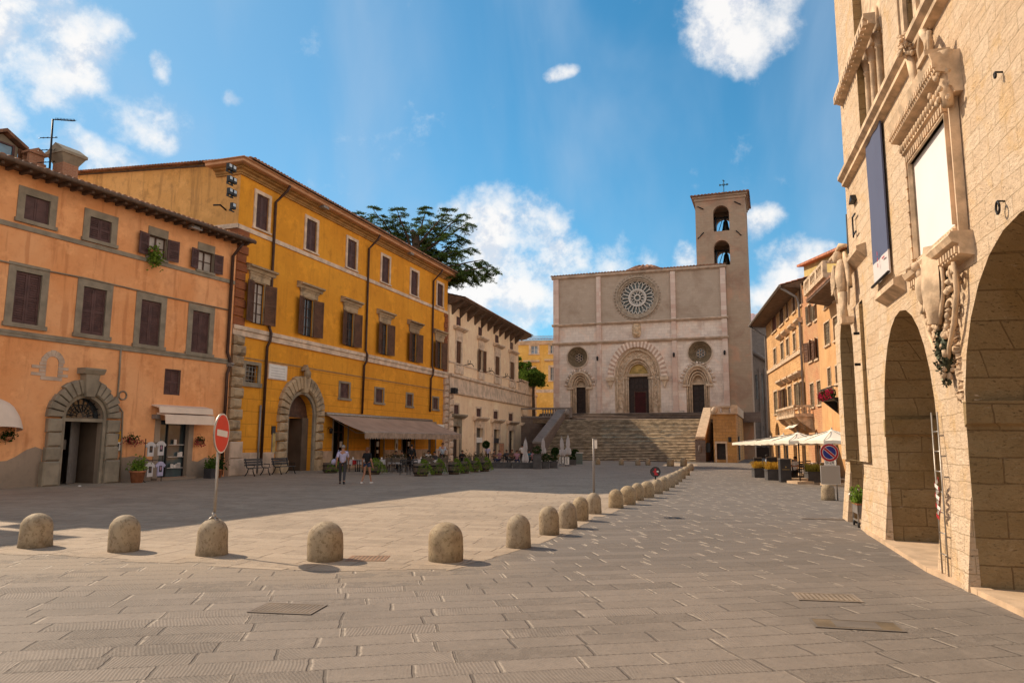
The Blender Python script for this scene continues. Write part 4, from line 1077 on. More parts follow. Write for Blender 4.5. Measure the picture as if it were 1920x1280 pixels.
mb.add([(dcx - .2, -.4, zsp2 + dwd + .1), (dcx + .2, -.4, zsp2 + dwd + .1), (dcx + .32, -.46, kz + .1), (dcx - .32, -.46, kz + .1), (dcx - .2, .03, zsp2 + dwd + .1), (dcx + .2, .03, zsp2 + dwd + .1), (dcx + .32, .03, kz + .1), (dcx - .32, .03, kz + .1)],
       [(0, 1, 2, 3), (1, 5, 6, 2), (4, 0, 3, 7), (3, 2, 6, 7)])
mb.ell((dcx, -.42, kz + .25), (.28, .2, .32), 10, jit=.12); mb.prism([(dcx - .3, kz + .45), (dcx + .3, kz + .45), (dcx, kz + .85)], -.4, -.1)
mb.obj('keystone', M['quoin'], YB)
mb = MB(); mb.box(dcx - dwd, dcx + dwd, .43, .47, zsp2 + .05, dtop + .1); mb.box(dcx - dwd, dcx + dwd, .38, .47, zsp2 - .12, zsp2 + .05)
xo = dcx - dwd * .1
mb.box(dcx - dwd, xo - .55, .43, .47, .02, zsp2 - .12)
for k in range(5): z = .3 + k * (zsp2 - .8) / 4; mb.box(dcx - dwd + .12, xo - .65, .405, .43, z, z + .7)
mb.obj('door', M['wood'], YB)
mb = MB(); mb.box(xo + dwd * .62, xo + dwd * .70, .3, .4, 0, zsp2 - .12); mb.box(xo + dwd * .7, dcx + dwd, .3, 2.3, 0.02, zsp2 - .12); mb.obj('door_passage', M['interior'], YB)
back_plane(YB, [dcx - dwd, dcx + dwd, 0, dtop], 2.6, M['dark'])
# cornice with returns, and eaves
ctop = sum(PY.uz(x, y, -.95)[1] for x, y in ((470, 296), (845, 508))) / 2
def cornice(z0, z1, ext):
    h = z1 - z0
    return [(.03, z0), (-.10, z0), (-.12, z0 + h * .25), (-.34, z0 + h * .40), (-.38, z0 + h * .55), (-.60, z0 + h * .66)]
mb = MB(); z0, z1 = wtop - .35, ctop; h = z1 - z0
pr = [(.03, z0), (-.10, z0), (-.12, z0 + h * .25), (-.32, z0 + h * .42), (-.36, z0 + h * .6), (-.36, z0 + h * .6)]
def mitre_run(mb, prof, xa, xb, y_in, mi=0, left=True):
    """cornice profile along the front with a mitred return of length y_in on the left end"""
    n = len(prof)
    vs = []
    pts = [('r', y_in), ('c', 0), ('e', 0)] if left else [('c0', 0), ('e', 0)]
    rows = []
    for kind, val in pts:
        for (y, z) in prof:
            if kind == 'r': rows.append((xa + min(y, 0.0), val, z))
            elif kind == 'c': rows.append((xa + min(y, 0.0), y, z))
            elif kind == 'c0': rows.append((xa, y, z))
            else: rows.append((xb, y, z))
    fs = []
    for k in range(len(pts) - 1):
        for i in range(n - 1): fs.append((k * n + i, (k + 1) * n + i, (k + 1) * n + i + 1, k * n + i + 1))
    fs.append(tuple(range(n))[::-1]); fs.append(tuple((len(pts) - 1) * n + i for i in range(n)))
    mb.add(rows, fs, mi)
mitre_run(mb, [(.03, z0), (-.10, z0), (-.10, z0 + h * .16), (-.16, z0 + h * .18), (-.18, z0 + h * .36), (-.34, z0 + h * .44), (-.36, z0 + h * .56), (-.50, z0 + h * .60), (-.50, z0 + h * .66), (.03, z0 + h * .66)], yl, yr + .25, 1.7)
o = mb.obj('cornice', M['ochremould'], YB); fix_normals(o)
mb = MB(); mitre_run(mb, [(.03, z0 + h * .663), (-.72, z0 + h * .663), (-.78, z0 + h * .70), (-.80, z0 + h * .90), (-.95, z0 + h * .95), (-.95, z1), (.03, z1)], yl, yr + .35, 1.9)
o = mb.obj('cornice_fascia', M['peach'], YB); fix_normals(o)
mb = MB(); corrug(mb, yl - .3, yr + .5, -1.1, z1 + .06, rdg, z1 + rise + .12, pitch=.3); corrug(mb, yl - .4, yr + .5, DEP + .3, z1 + .06, rdg, z1 + rise + .12, lip=False)
# rake of tile ends over the gable
for k in range(62):
    t = k / 61; y = -.9 + (rdg + .9) * t; mb.ell((yl - .28, y, z1 + .10 + (rise) * t), (.22, .11, .075), 8)
for k in range(40):
    t = k / 39; y = rdg + (DEP - rdg) * t; mb.ell((yl - .28, y, z1 + .10 + rise * (1 - t)), (.22, .11, .075), 8)
mb.obj('roof_tiles', M['tile'], YB)
mb = MB(); mb.prismx([(-1.0, z1 + .002), (rdg, z1 + rise + .03), (DEP, z1 + .002), (DEP, z1 - .05), (rdg, z1 + rise - .03), (1.95, z1 + .06)], yl - .08, yr + .4); fix_normals(mb.obj('roof_deck', M['soffit'], YB))
for px_ in (517, 690):
    u, z = PY.uz(px_, 320 if px_ < 600 else 405, 1.2); mb = MB(); zz = z1 + .3; mb.box(u - .45, u + .45, .9, 1.8, zz, zz + .75); mb.box(u - .52, u + .52, .84, 1.86, zz + .75, zz + .86)
    mb.obj('chimney', M['brickchim'], YB)
# downpipes
for xa, ya, xb, yb, xc, yc in ((519.5, 346, 503, 640, 489, 862), (694.6, 438, 684.5, 640, 678.6, 776), (815, 503, 810, 610, 806, 772)):
    uu = PY.uz((xa + xb) / 2, (ya + yb) / 2, -.12)[0]; zc = max(.1, PY.uz(xc, yc)[1])
    u2 = PY.uz(xc, yc, -.12)[0]
    pipe(YB, [(uu + .35, -.86, z1 - .25), (uu + .3, -.7, z1 - .6), (uu, -.13, z1 - 1.35), (uu, -.13, string2 + .25), (uu - .02, -.3, string2 - .1), (uu - .08, -.28, string2 - .55), ((uu + u2) / 2 - .05, -.14, string2 - .9), (u2, -.14, zc)], .085)
x_, z_ = PY.uz(486, 815, -.1); pipe(YB, [(x_, -.1, 4.0), (x_ - .02, -.1, 0.05)], .06, 'grey_pipe', M['aluminium'])
# wall plaque
r = PY.rect(501.5, 537, 683, 712); mb = MB(); mb.box(r[0], r[1], -.07, .01, r[2], r[3]); mb.box(r[0] + .06, r[1] - .06, -.075, -.07, r[2] + .06, r[3] - .06, 1)
for k in range(5): z = r[3] - .25 - k * .16; mb.box(r[0] + .25, r[1] - .25, -.078, -.075, z - .02, z + .02, 2)
mb.obj('marble_plaque', [M['paletrim'], M['white'], plain('faint_inscription', (.50, .45, .42))], YB)
for px_, py_, w_, h_, m_ in ((512, 806, .35, .5, 'iron'), (512, 830, .34, 1.3, 'gold')):
    u, z = PY.uz(px_, py_); mb = MB(); mb.box(u - w_ / 2, u + w_ / 2, -.06, 0, z - h_ / 2, z + h_ / 2); mb.box(u - w_ / 2 + .05, u + w_ / 2 - .05, -.066, -.06, z - h_ / 2 + .08, z + h_ / 2 - .08, 1); mb.obj('door_plate', [M['blackpaint'] if m_ == 'iron' else M['greystone'], M[m_] if m_ == 'gold' else M['anthracite']], YB)
u, z = PY.uz(614, 807); mb = MB(); mb.tube([(u, 0, z + .15), (u, -.25, z + .25)], .02, 5); mb.lathe([(.02, .2), (.12, .12), (.1, -.15), (.03, -.22)], (u, -.28, z), 6); mb.obj('wall_lantern', M['iron'], YB)
# floodlights stacked on the corner
for k, (px_, py_) in enumerate(((431, 315), (432, 338), (432, 361), (434, 387))):
    u, z = PY.uz(px_, py_, -.1); mb = MB()
    for s_ in ((-.17, .17) if k < 3 else (0.,)):
        mb.box(u + s_ - .15, u + s_ + .15, -.3, -.12, z - .17, z + .17); mb.box(u + s_ - .10, u + s_ + .10, -.31, -.3, z - .03, z + .14, 1)
        mb.box(u + s_ - .03, u + s_ + .03, -.12, .0, z - .26, z - .1)
    mb.box(u - .2, u + .2, -.16, -.1, z - .3, z - .24)
    mb.obj('floodlight', [M['blackpaint'], M['lampglass']], YB)
for px_, py_ in ((594, 390), (758, 476)):
    u, z = PY.uz(px_, py_); mb = MB(); mb.box(u - .05, u + .05, -.6, 0, z - .03, z + .03); mb.box(u - .3, u + .35, -.75, -.4, z - .1, z + .08); mb.obj('floodlight', [M['aluminium']], YB)
mb = MB(); mb.tube([(yl - .02, .9, string1 + .9), (yl - .6, .8, string1 + 1.0), (yl - .7, 1.2, string1 + 1.0)], .05, 6); mb.obj('iron_bracket', M['iron'], YB)
# security camera
u, z = PY.uz(424, 683, -.3); mb = MB(); mb.box(u, u + .2, -.62, -.3, z - .12, z + .1); mb.lathe([(.09, 0), (.09, .06)], (u + .1, -.64, z - .02), 8); mb.obj('security_camera', M['aluminium'], YB)
# shop openings behind the cafe tables
for i, r in enumerate(rs_):
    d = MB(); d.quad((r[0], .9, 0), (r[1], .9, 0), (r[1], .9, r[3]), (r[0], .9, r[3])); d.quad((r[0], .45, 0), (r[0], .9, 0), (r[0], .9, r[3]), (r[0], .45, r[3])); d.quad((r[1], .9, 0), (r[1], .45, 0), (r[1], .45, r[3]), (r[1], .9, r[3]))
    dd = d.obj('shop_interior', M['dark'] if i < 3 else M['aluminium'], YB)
    mb = MB(); w = r[1] - r[0]
    mb.box(r[0] - .12, r[0], -.04, .06, 0, r[3]); mb.box(r[1], r[1] + .12, -.04, .06, 0, r[3]); mb.box(r[0] - .12, r[1] + .12, -.045, .06, r[3], r[3] + .12)
    mb.obj('shop_surround', M['greystone'], YB)
    if i < 3:
        mb = MB(); mb.box(r[0] + .02, r[0] + .1, .3, .38, 0, r[3]); mb.box(r[1] - .1, r[1] - .02, .3, .38, 0, r[3]); mb.box(r[0] + w * .62, r[0] + w * .68, .3, .38, 0, r[3]); mb.box(r[0] + .1, r[1] - .1, .31, .37, 2.5, 2.6)
        mb.obj('door', M['wood'], YB)
        nb_ = MB(); nb_.box(r[0] + w * .72, r[0] + w * .9, .285, .295, 1.5, 1.9); nb_.box(r[0] + w * .74, r[0] + w * .88, .285, .295, 1.0, 1.25); nb_.obj('notice', M['white'], YB)
u, z = PY.uz(742, 838); mb = MB(); mb.box(u - .28, u + .28, -.08, 0, z - .75, z + .75); mb.box(u - .2, u + .2, -.088, -.08, z - .6, z + .6, 1); mb.ell((u, -.09, z + .1), (.1, .02, .25), 8, 2); mb.obj('menu_board', [M['gold'], M['panel'], M['wood']], YB)
r = PY.rect(809, 832, 795, 806); mb = MB(); mb.box(r[0], r[1], -.14, .0, r[2], r[3]); mb.obj('shop_fascia', M['white'], YB)
mb = MB(); z = (r[2] + r[3]) / 2
for k in range(4): x = r[0] + .5 + k * .22; mb.box(x, x + .13, -.147, -.14, z - .07, z + .08)
mb.obj('shop_lettering', M['greystone'], YB)
# big cafe awning: sloping canvas, scalloped valance, arms
AW = thing('cafe_awning', 'long taupe canvas awning with scalloped valance stretched over the cafe tables', 'awning', PY.matrix())
a0 = PY.uz(609, 772)[0]; a1 = PY.uz(806, 795)[0]; za_ = (PY.uz(609, 770.5)[1] + PY.uz(803, 794)[1]) / 2
yo = -3.1
zf = (PY.uz(656.5, 798, yo)[1] + PY.uz(835, 822, yo)[1]) / 2
mb = MB(); n = 40
vs = []
for i in range(n + 1):
    for j in range(5):
        t = j / 4; x = a0 + (a1 - a0) * i / n; sag = -.06 * math.sin(math.pi * t) + .012 * math.sin(i * 2.1) * t
        vs.append((x + (1.2 * t * (1 - i / n) * 0), yo * t - .1 * (1 - t), za_ + (zf - za_) * t + sag))
mb.add(vs, [(i * 5 + j, (i + 1) * 5 + j, (i + 1) * 5 + j + 1, i * 5 + j + 1) for i in range(n) for j in range(4)], 0, True)
mb.obj('canvas', M['awning'], AW)
mb = MB(); ns = 52; dl = (a1 - a0) / ns
for i in range(ns):
    x = a0 + dl * i; pts = [(x, zf), (x + dl, zf), (x + dl, zf - .34), (x + dl * .85, zf - .42), (x + dl * .5, zf - .46), (x + dl * .15, zf - .42), (x, zf - .34)]
    mb.add([(p[0], yo - .02 + .02 * math.sin(p[0] * 3) * (zf - p[1]), p[1]) for p in pts], [list(range(7))])
mb.obj('valance', M['valance'], AW)
mb = MB(); mb.tube([(a0 - .1, -.12, za_ + .05), (a1 + .1, -.12, za_ + .05)], .12, 8); mb.tube([(a0, yo + .03, zf), (a1, yo + .03, zf)], .04, 6)
for q in (.05, .35, .65, .95): x = a0 + (a1 - a0) * q; mb.tube([(x, -.15, za_ - .3), (x + .7, yo * .5, zf - .02), (x, yo + .05, zf - .05)], .03, 6)
mb.obj('awning_frame', M['steel'], AW)

# ================================================================ CREAM PALAZZO
PC = vp_plane(838, 866, 1354)
c0 = PY.uz(840, 700); cl = PC.uz(829, 700)[0]
cl = 0.05; cu = PC.uz(972, 650)[0]; cr = PC.uz(1003, 800)[0]
CB = thing('cream_palazzo', 'cream stuccoed palazzo with deep bracketed eaves between the yellow palazzo and the church steps', 'palazzo', PC.matrix())
ct = sum(PC.uz(x, y)[1] for x, y in ((845, 572), (970, 633))) / 2
cm = sum(PC.uz(x, y)[1] for x, y in ((836, 700), (1001, 738))) / 2
sm = [PC.rect(*a) for a in ((855.5, 864, 594, 612), (896.5, 904, 613.5, 630), (928, 935, 628, 643), (956, 962, 641.7, 656))]
ta = [PC.rect(*a) for a in ((855, 864.4, 638.7, 684.7), (898, 905, 656, 697), (928, 936.5, 668.5, 707.6), (956, 964, 679.5, 716))]
lo = [PC.rect(*a) for a in ((850.5, 860, 755, 777), (893, 901.5, 764, 783.6), (925, 933, 771, 789), (953.5, 961, 776.5, 793.7), (980, 986.5, 782, 798))]
do_ = [PC.rect(*a) for a in ((848, 861, 795, 860), (891.4, 904, 800, 860), (924, 935, 805, 860), (953, 962.7, 808.5, 860), (979, 986.4, 812, 855))]
even(sm); even(ta); even(lo); even(do_)
for r in do_: r[2] = .02
mb = MB(); wall(mb, cl, cu, cm, ct, [(*r, 'rect') for r in sm + ta], .3)
wall(mb, cl, cr, 0, cm, [(*r, 'rect') for r in lo + do_], .3)
mb.quad((cu, 0, cm), (cu, 12, cm), (cu, 12, ct), (cu, 0, ct)); mb.quad((cr, 0, 0), (cr, 12, 0), (cr, 12, cm), (cr, 0, cm)); mb.quad((cl, 0, cm), (cr, 0, cm), (cr, 12, cm), (cl, 12, cm))
mb.quad((cl, 12, 0), (cl, 0, 0), (cl, 0, ct), (cl, 12, ct)); mb.quad((cl, 12, ct), (cl, 0, ct), (cu, 0, ct), (cu, 12, ct))
mb.obj('wall', M['cream'], CB)
for r in sm: window(CB, r, .08, M['cream'], .02, 'closed', M['shutter'], step=.2, sill=.1)
for i, r in enumerate(ta):
    w = window(CB, r, .3, M['paletrim'], .06, 'open' if i == 1 else 'closed', M['shutter2'], step=.16, ow=.6, top=.3, bars=(1, 4), depth=.28)
    c = (r[0] + r[1]) / 2; hw = (r[1] - r[0]) / 2; mb = MB(); z = r[3] + .3
    mb.box(c - hw - .3, c + hw + .3, -.1, .02, z, z + .75); mb.box(c - hw - .1, c + hw + .1, -.14, 0, z + .15, z + .6)
    mb.prismx([(.02, z + .75), (-.2, z + .75), (-.5, z + .95), (-.5, z + 1.08), (.02, z + 1.12)], c - hw - .85, c + hw + .85)
    mb.box(c - hw - .45, c + hw + .45, -.16, .02, cm + .15, r[2] - .02)
    mb.ell((c, -.17, (cm + r[2]) / 2), (.28, .09, .4), 8)
    mb.obj('window_pediment', M['paletrim'], w)
for r in lo: window(CB, r, .2, M['paletrim'], .05, 'closed', M['shutter'], step=.2, sill=.12, top=.2)
for i, r in enumerate(do_):
    mb = MB(); c = (r[0] + r[1]) / 2; hw = (r[1] - r[0]) / 2; z = r[3]
    mb.box(r[0] - .42, r[0], -.12, .02, 0, z); mb.box(r[1], r[1] + .42, -.12, .02, 0, z); mb.box(r[0] - .42, r[1] + .42, -.13, .02, z, z + .75)
    mb.prismx([(.02, z + .75), (-.2, z + .75), (-.55, z + 1.0), (-.55, z + 1.15), (.02, z + 1.2)], c - hw - .95, c + hw + .95)
    mb.ell((c, -.15, z + .35), (.18, .1, .25), 8)
    mb.obj('door_surround', M['greystone'] if i == 0 else M['paletrim'], CB)
    mb = MB(); mb.quad((r[0], .27, 0), (r[1], .27, 0), (r[1], .27, z), (r[0], .27, z)); mb.box(r[0], r[1], .2, .26, z - 1.05, z - .95)
    dd = mb.obj('door', M['darkdoor'] if i in (0, 3) else M['glass'], CB)
    if i in (1, 2, 4): m2 = MB(); m2.box(r[0], r[1], -.02, .03, z - 1.55, z - 1.0); m2.obj('shop_fascia', M['white'] if i == 1 else M['anthracite'], dd)
# mid cornice and terrace balustrade
mb = MB(); mb.prismx([(.03, cm), (-.35, cm), (-.35, cm - .25), (-.16, cm - .35), (-.16, cm - 1.6), (-.24, cm - 1.66), (-.22, cm - 1.85), (.03, cm - 1.95)], cl, cr + .2); mb.obj('cornice', M['paletrim'], CB)
mb = MB(); zz = PC.uz(900, 710)[1]; mb.box(cl, cu, -.06, .02, (cm + 1.05), (cm + 1.2)); mb.obj('string_course', M['paletrim'], CB)
mb = MB(); zt = cm + 1.35
for xx_ in (cu + .4, (cu + cr) / 2, cr - .3): mb.box(xx_ - .35, xx_ + .35, -.15, .5, cm, zt)
mb.box(cu + .05, cr + .1, -.2, .55, zt, zt + .16); mb.box(cu + .75, (cu + cr) / 2 - .35, -.02, .2, cm, zt - .01); mb.box((cu + cr) / 2 + .35, cr - .65, -.02, .2, cm, zt - .01)
mb.box(cu + 1.1, (cu + cr) / 2 - .7, -.05, -.02, cm + .3, zt - .25); mb.box((cu + cr) / 2 + .7, cr - 1, -.05, -.02, cm + .3, zt - .25)
mb.obj('balustrade', M['paletrim'], CB)
quoins(CB, cr - 1.15, cr + .05, 0, cm - 1.95, .62, -.28, 'rusticated_quoins', M['paletrim'], .2, .12, side=-1)
quoins(CB, cl, cl + .95, 0, cm - 1.95, .66, -.30, 'rusticated_quoins', M['paletrim'], .1, .13)
# deep eaves on brackets
mb = MB(); cz = sum(PC.uz(x, y, -1.5)[1] for x, y in ((850, 550), (990, 622))) / 2
mb.prismx([(-1.5, cz - .12), (-1.5, cz - .02), (6, cz + 1.9), (13, cz - .1), (13, cz - .4), (0, ct + .02), (0, ct - .05)], cl - .2, cu + 1.5); fix_normals(mb.obj('eave', M['soffit'], CB))
mb = MB(); x = cl + .5
while x < cu + .2:
    mb.add([(x, -1.35, cz - .14), (x + .35, -1.35, cz - .14), (x + .35, -.001, ct - .9), (x, -.001, ct - .9), (x, -.001, cz - .1), (x + .35, -.001, cz - .1), (x, -1.35, cz - .1), (x + .35, -1.35, cz - .1)],
           [(0, 1, 2, 3), (0, 3, 4, 6), (1, 7, 5, 2), (0, 6, 7, 1)]); x += (cu - cl) / 11
mb.obj('eave_bracket', M['soffit'], CB)
mb = MB(); corrug(mb, cl - .2, cu + 1.6, -1.6, cz + .02, 6, cz + 1.95, pitch=.45); corrug(mb, cl - .2, cu + 1.6, 13, cz, 6, cz + 1.95, pitch=.45, lip=False); mb.obj('roof_tiles', M['tile'], CB)
mb = MB(); u = PC.uz(861, 550)[0]; mb.tube([(u, 3, cz + .8), (u, 3, cz + 2.3)], .05, 6); mb.obj('lightning_rod', M['iron'], CB)
for px_, py_ in ((871, 684), (911, 697), (942, 707), (969, 716)):
    u, z = PC.uz(px_, py_); mb = MB(); mb.tube([(u, 0, z), (u, -.8, z + .1), (u, -1.0, z - .2)], .04, 6)
    for a in (-.35, .35): mb.tube([(u, -.4, z), (u + a, -.5, z + .25), (u + a, -.5, z + .45)], .035, 5)
    mb.obj('torch_bracket', M['iron'], CB)
u, z = PC.uz(842, 732); mb = MB(); mb.box(u - .3, u + .4, -.75, -.3, z - .28, z + .25); mb.lathe([(.15, 0), (.15, .05)], (u + .1, -.78, z), 8); mb.obj('loudspeaker', M['blackpaint'], CB)

# ================================================================ FAR YELLOW HOUSE
pf = at_depth(972, 700, 122); pf2 = at_depth(1075, 700, 120)
PF = Plane(pf, (pf2 - pf)); FB = thing('far_yellow_house', 'distant yellow house seen between the cream palazzo and the church', 'house', PF.matrix())
ft = PF.uz(1000, 640)[1]; fw = [PF.rect(*a) for a in ((995, 1008, 648, 663), (1031.5, 1040, 647, 662), (992, 1002, 690, 713), (1031.5, 1038.5, 688, 713), (992, 1002, 745, 765), (1060, 1070, 648, 662))]
mb = MB(); wall(mb, -6, 14, 0, ft, [(*r, 'rect') for r in fw], .3); mb.quad((-6, 0, ft), (14, 0, ft), (14, 10, ft), (-6, 10, ft)); mb.obj('wall', M['yellow'], FB)
for r in fw: window(FB, r, .3, M['paletrim'], .06, 'glass', None, bars=(1, 1), depth=.28, panemat=glassmat('pale_far_glass', (.12, .15, .19), .1), framemat=M['white'], sill=.2)
for r in fw[2:4]: mb = MB(); mb.prismx([(.02, r[3] + .9), (-.5, r[3] + 1.1), (-.5, r[3] + 1.3), (.02, r[3] + 1.3)], r[0] - .9, r[1] + .9); mb.obj('window_hood', M['paletrim'], FB)
mb = MB(); mb.prismx([(.02, ft - .6), (-.15, ft - .6), (-.5, ft - .1), (-.5, ft + .12), (.02, ft + .12)], -6, 14)
for k in range(50): x = -6 + k * .4; mb.box(x, x + .2, -.32, -.1, ft - .5, ft - .25)
mb.obj('cornice', M['paletrim'], FB)
mb = MB(); corrug(mb, -6.3, 14, -.8, ft + .2, 6, ft + 1.8, pitch=.5); mb.obj('roof_tiles', M['tile'], FB)
mb = MB(); z = PF.uz(1000, 682)[1]; mb.box(-6, 14, -.06, .02, PF.uz(1010, 736)[1], PF.uz(1010, 730)[1]); mb.obj('string_course', M['paletrim'], FB)
pg = Plane(at_depth(1000, 770, 104), (1, .02, 0)); LB = thing('low_yellow_annex', 'low yellow lean-to roofed annex above the left church terrace wall', 'annex', pg.matrix())
z0 = pg.uz(1010, 798)[1]; z1 = pg.uz(1038, 784)[1]
mb = MB(); mb.prism([(-1, 0), (7, 0), (7, z1 + .3), (pg.uz(1003, 800)[0], z0), (-1, z0 - .2)], 0, 4); fix_normals(mb.obj('wall', M['yellow'], LB))
mb = MB(); mb.prism([(pg.uz(1001, 800)[0], z0 + .02), (7.3, z1 + .5), (7.3, z1 + .75), (pg.uz(1001, 800)[0], z0 + .3)], -.6, 4.2); fix_normals(mb.obj('roof', M['tile'], LB))
# ================================================================ CATHEDRAL
uF = Vector((2.76, -1, 0)).normalized()
p0 = at_depth(1200, 775, 92.0)
PK = Plane(p0, uF)
# shift origin to the left end of the facade
k0 = PK.uz(1038.5, 700)[0]; PK = Plane(PK.world(k0, 0, 0), uF)
KB = thing('cathedral', 'pale stone cathedral with rose window, three portals and a square bell tower', 'cathedral', PK.matrix())
kw = PK.uz(1367, 700)[0]; kb = (PK.uz(1060, 775)[1] + PK.uz(1340, 774)[1]) / 2
kt = (PK.uz(1039, 520)[1] + PK.uz(1364, 498)[1]) / 2
c1 = (PK.uz(1040, 609)[1] + PK.uz(1364, 593.5)[1]) / 2; c2 = (PK.uz(1040, 644)[1] + PK.uz(1364, 629)[1]) / 2
def cen(px, py): return PK.uz(px, py)
rz = cen(1194.5, 557.5); rr = abs(PK.uz(1194.5 + 38, 557)[0] - PK.uz(1194.5 - 38, 557)[0]) / 2
ocs = [(cen(1083, 669.5), 19.2), (cen(1312.5, 660.6), 22.5)]
def rad(px, py, r): return abs(PK.uz(px + r, py)[0] - PK.uz(px - r, py)[0]) / 2
oc = [(c, rad(1083 if i == 0 else 1312, 665, r)) for i, (c, r) in enumerate(ocs)]
doors = []
mc = cen(1195.5, 740)[0]; ml = PK.uz(1152.5, 720)[0]; mr = PK.uz(1239, 720)[0]; mw = (mr - ml) / 2; mc = (ml + mr) / 2
msp = cen(1195, 706)[1]; mtop = cen(1195, 650)[1]
lc = (PK.uz(1069.5, 740)[0] + PK.uz(1105.5, 740)[0]) / 2; lw = (PK.uz(1105.5, 740)[0] - PK.uz(1069.5, 740)[0]) / 2; lsp = cen(1088, 725)[1]; ltop = cen(1088, 701)[1]
rc_ = (PK.uz(1287, 740)[0] + PK.uz(1331, 740)[0]) / 2; rw2 = (PK.uz(1331, 740)[0] - PK.uz(1287, 740)[0]) / 2; rsp = cen(1310, 719)[1]; rtop = cen(1310, 689)[1]
opsU = [(rz[0] - rr, rz[0] + rr, rz[1] - rr, rz[1] + rr, 'circle')]
opsL = [(c[0] - r, c[0] + r, c[1] - r, c[1] + r, 'circle') for c, r in oc] + [(mc - mw, mc + mw, kb, mtop, 'round', mtop - msp), (lc - lw, lc + lw, kb, ltop, 'point', ltop - lsp), (rc_ - rw2, rc_ + rw2, kb, rtop, 'point', rtop - rsp)]
mb = MB(); wall(mb, 0, kw, c1, kt, opsU, .6); mb.quad((0, 0, kb), (0, 20, kb), (0, 20, kt), (0, 0, kt)); mb.quad((0, 0, kt), (kw, 0, kt), (kw, 3, kt), (0, 3, kt)); mb.obj('upper_wall', M['cathupper'], KB)
mb = MB(); wall(mb, 0, kw, kb, c1, opsL, 1.1); mb.box(0, kw, -.12, -.001, kb - .9, kb + .0); mb.obj('lower_wall', M['cathfront'], KB)
mb = MB()
for i in range(3):
    xs = [PK.uz(a, b)[0] for a, b in ((1127, 700), (1259.5, 700), (1354.5, 700))]
pil = [(PK.uz(1119.7, 640)[0], PK.uz(1127.8, 640)[0]), (PK.uz(1260, 640)[0], PK.uz(1269, 640)[0]), (PK.uz(1354.5, 640)[0], PK.uz(1364.5, 640)[0]), (.02, .75)]
for a, b in pil:
    for z0_, z1_ in ((kb, c2 - .35), (c2, c1 - .3), (c1, kt - .35)): mb.box(a, b, -.28, -.001, z0_, z1_)
    mb.box(a - .12, b + .12, -.4, -.002, kb - .02, kb + .5)
mb.obj('pilasters', M['pink'], KB)
mb = MB()
for z, h in ((c1, .28), (c2, .32)): mb.prismx([(.02, z), (-.5, z), (-.5, z - h * .4), (-.3, z - h), (.02, z - h)], -.15, kw + .15)
mb.prismx([(.02, kt + .05), (-.45, kt + .05), (-.4, kt - .18), (-.12, kt - .32), (.02, kt - .32)], -.2, kw + .1)
mb.prismx([(-.1, kb + .3), (-.35, kb + .3), (-.42, kb), (-.1, kb)], 0, lc - lw - .3); mb.prismx([(-.1, kb + .3), (-.35, kb + .3), (-.42, kb), (-.1, kb)], lc + lw + .3, mc - mw - .5); mb.prismx([(-.1, kb + .3), (-.35, kb + .3), (-.42, kb), (-.1, kb)], mc + mw + .5, rc_ - rw2 - .3)
mb.obj('cornice', M['cathtrim'], KB)
mb = MB(); corrug(mb, -.3, kw + .1, -.55, kt + .08, 3.2, kt + .35, pitch=.4, amp=.1); mb.obj('roof_tiles', M['tile'], KB)
u, z = PK.uz(1209, 505, 14); mb = MB()
for k in range(16):
    a = math.pi * k / 8; mb.tube([(u + 3.2 * math.cos(a), 14 + 3.2 * math.sin(a), z - .6), (u + 1.6 * math.cos(a), 14 + 1.6 * math.sin(a), z + .2), (u, 14, z + .45)], [.22, .2, .1], 6)
mb.lathe([(3.3, -.8), (3.3, -.5), (1.7, .15), (0, .45)], (u, 14, z), 16); mb.obj('lantern_roof', M['tile'], KB)
# rose window
RW = MB(); cx_, cz_ = rz
def ring(mb, cx, cz, r0, r1, y0, y1, n=48, mi=0): mb.arch(cx, cz, r0, r1, y0, y1, n=n, a0=0, a1=360, mi=mi)
ring(RW, cx_, cz_, rr * 1.0, rr * 1.06, -.22, .02); ring(RW, cx_, cz_, rr * .90, rr * .995, -.06, .5); ring(RW, cx_, cz_, rr * .82, rr * .90, .1, .55); nb_rw = len(RW.f)
for k in range(44):
    a = 2 * math.pi * k / 44; RW.ell((cx_ + rr * 1.14 * math.cos(a), -.04, cz_ + rr * 1.14 * math.sin(a)), (.11, .04, .11), 6)
nb_rw = len(RW.f)
g0, g1 = rr * .45, rr * .80
for k in range(22):
    a = 2 * math.pi * k / 22; c_, s_ = math.cos(a), math.sin(a)
    RW.tube([(cx_ + g0 * c_, .3, cz_ + g0 * s_), (cx_ + (g1 - .35) * c_, .3, cz_ + (g1 - .35) * s_)], .075, 6)
    b = a + math.pi / 22
    arcp = [(cx_ + (g1 - .35) * math.cos(a + (2 * math.pi / 22) * t), (g1 - .35) + .42 * math.sin(math.pi * t)) for t in ()]
    pts = []
    for q in range(7):
        t = q / 6; ang = a + 2 * math.pi / 22 * t; r_ = (g1 - .4) + .42 * math.sin(math.pi * t); pts.append((cx_ + r_ * math.cos(ang), .3, cz_ + r_ * math.sin(ang)))
    RW.tube(pts, .07, 5)
ring(RW, cx_, cz_, rr * .38, rr * .45, .15, .4); ring(RW, cx_, cz_, rr * .34, rr * .37, .2, .4)
for k in range(11):
    a = 2 * math.pi * k / 11; pts = []
    RW.tube([(cx_ + .45 * math.cos(a), .3, cz_ + .45 * math.sin(a)), (cx_ + rr * .25 * math.cos(a), .3, cz_ + rr * .25 * math.sin(a))], .06, 5)
    for q in range(6):
        t = q / 5; ang = a + 2 * math.pi / 11 * t; r_ = rr * .24 + .32 * math.sin(math.pi * t); pts.append((cx_ + r_ * math.cos(ang), .3, cz_ + r_ * math.sin(ang)))
    RW.tube(pts, .06, 5)
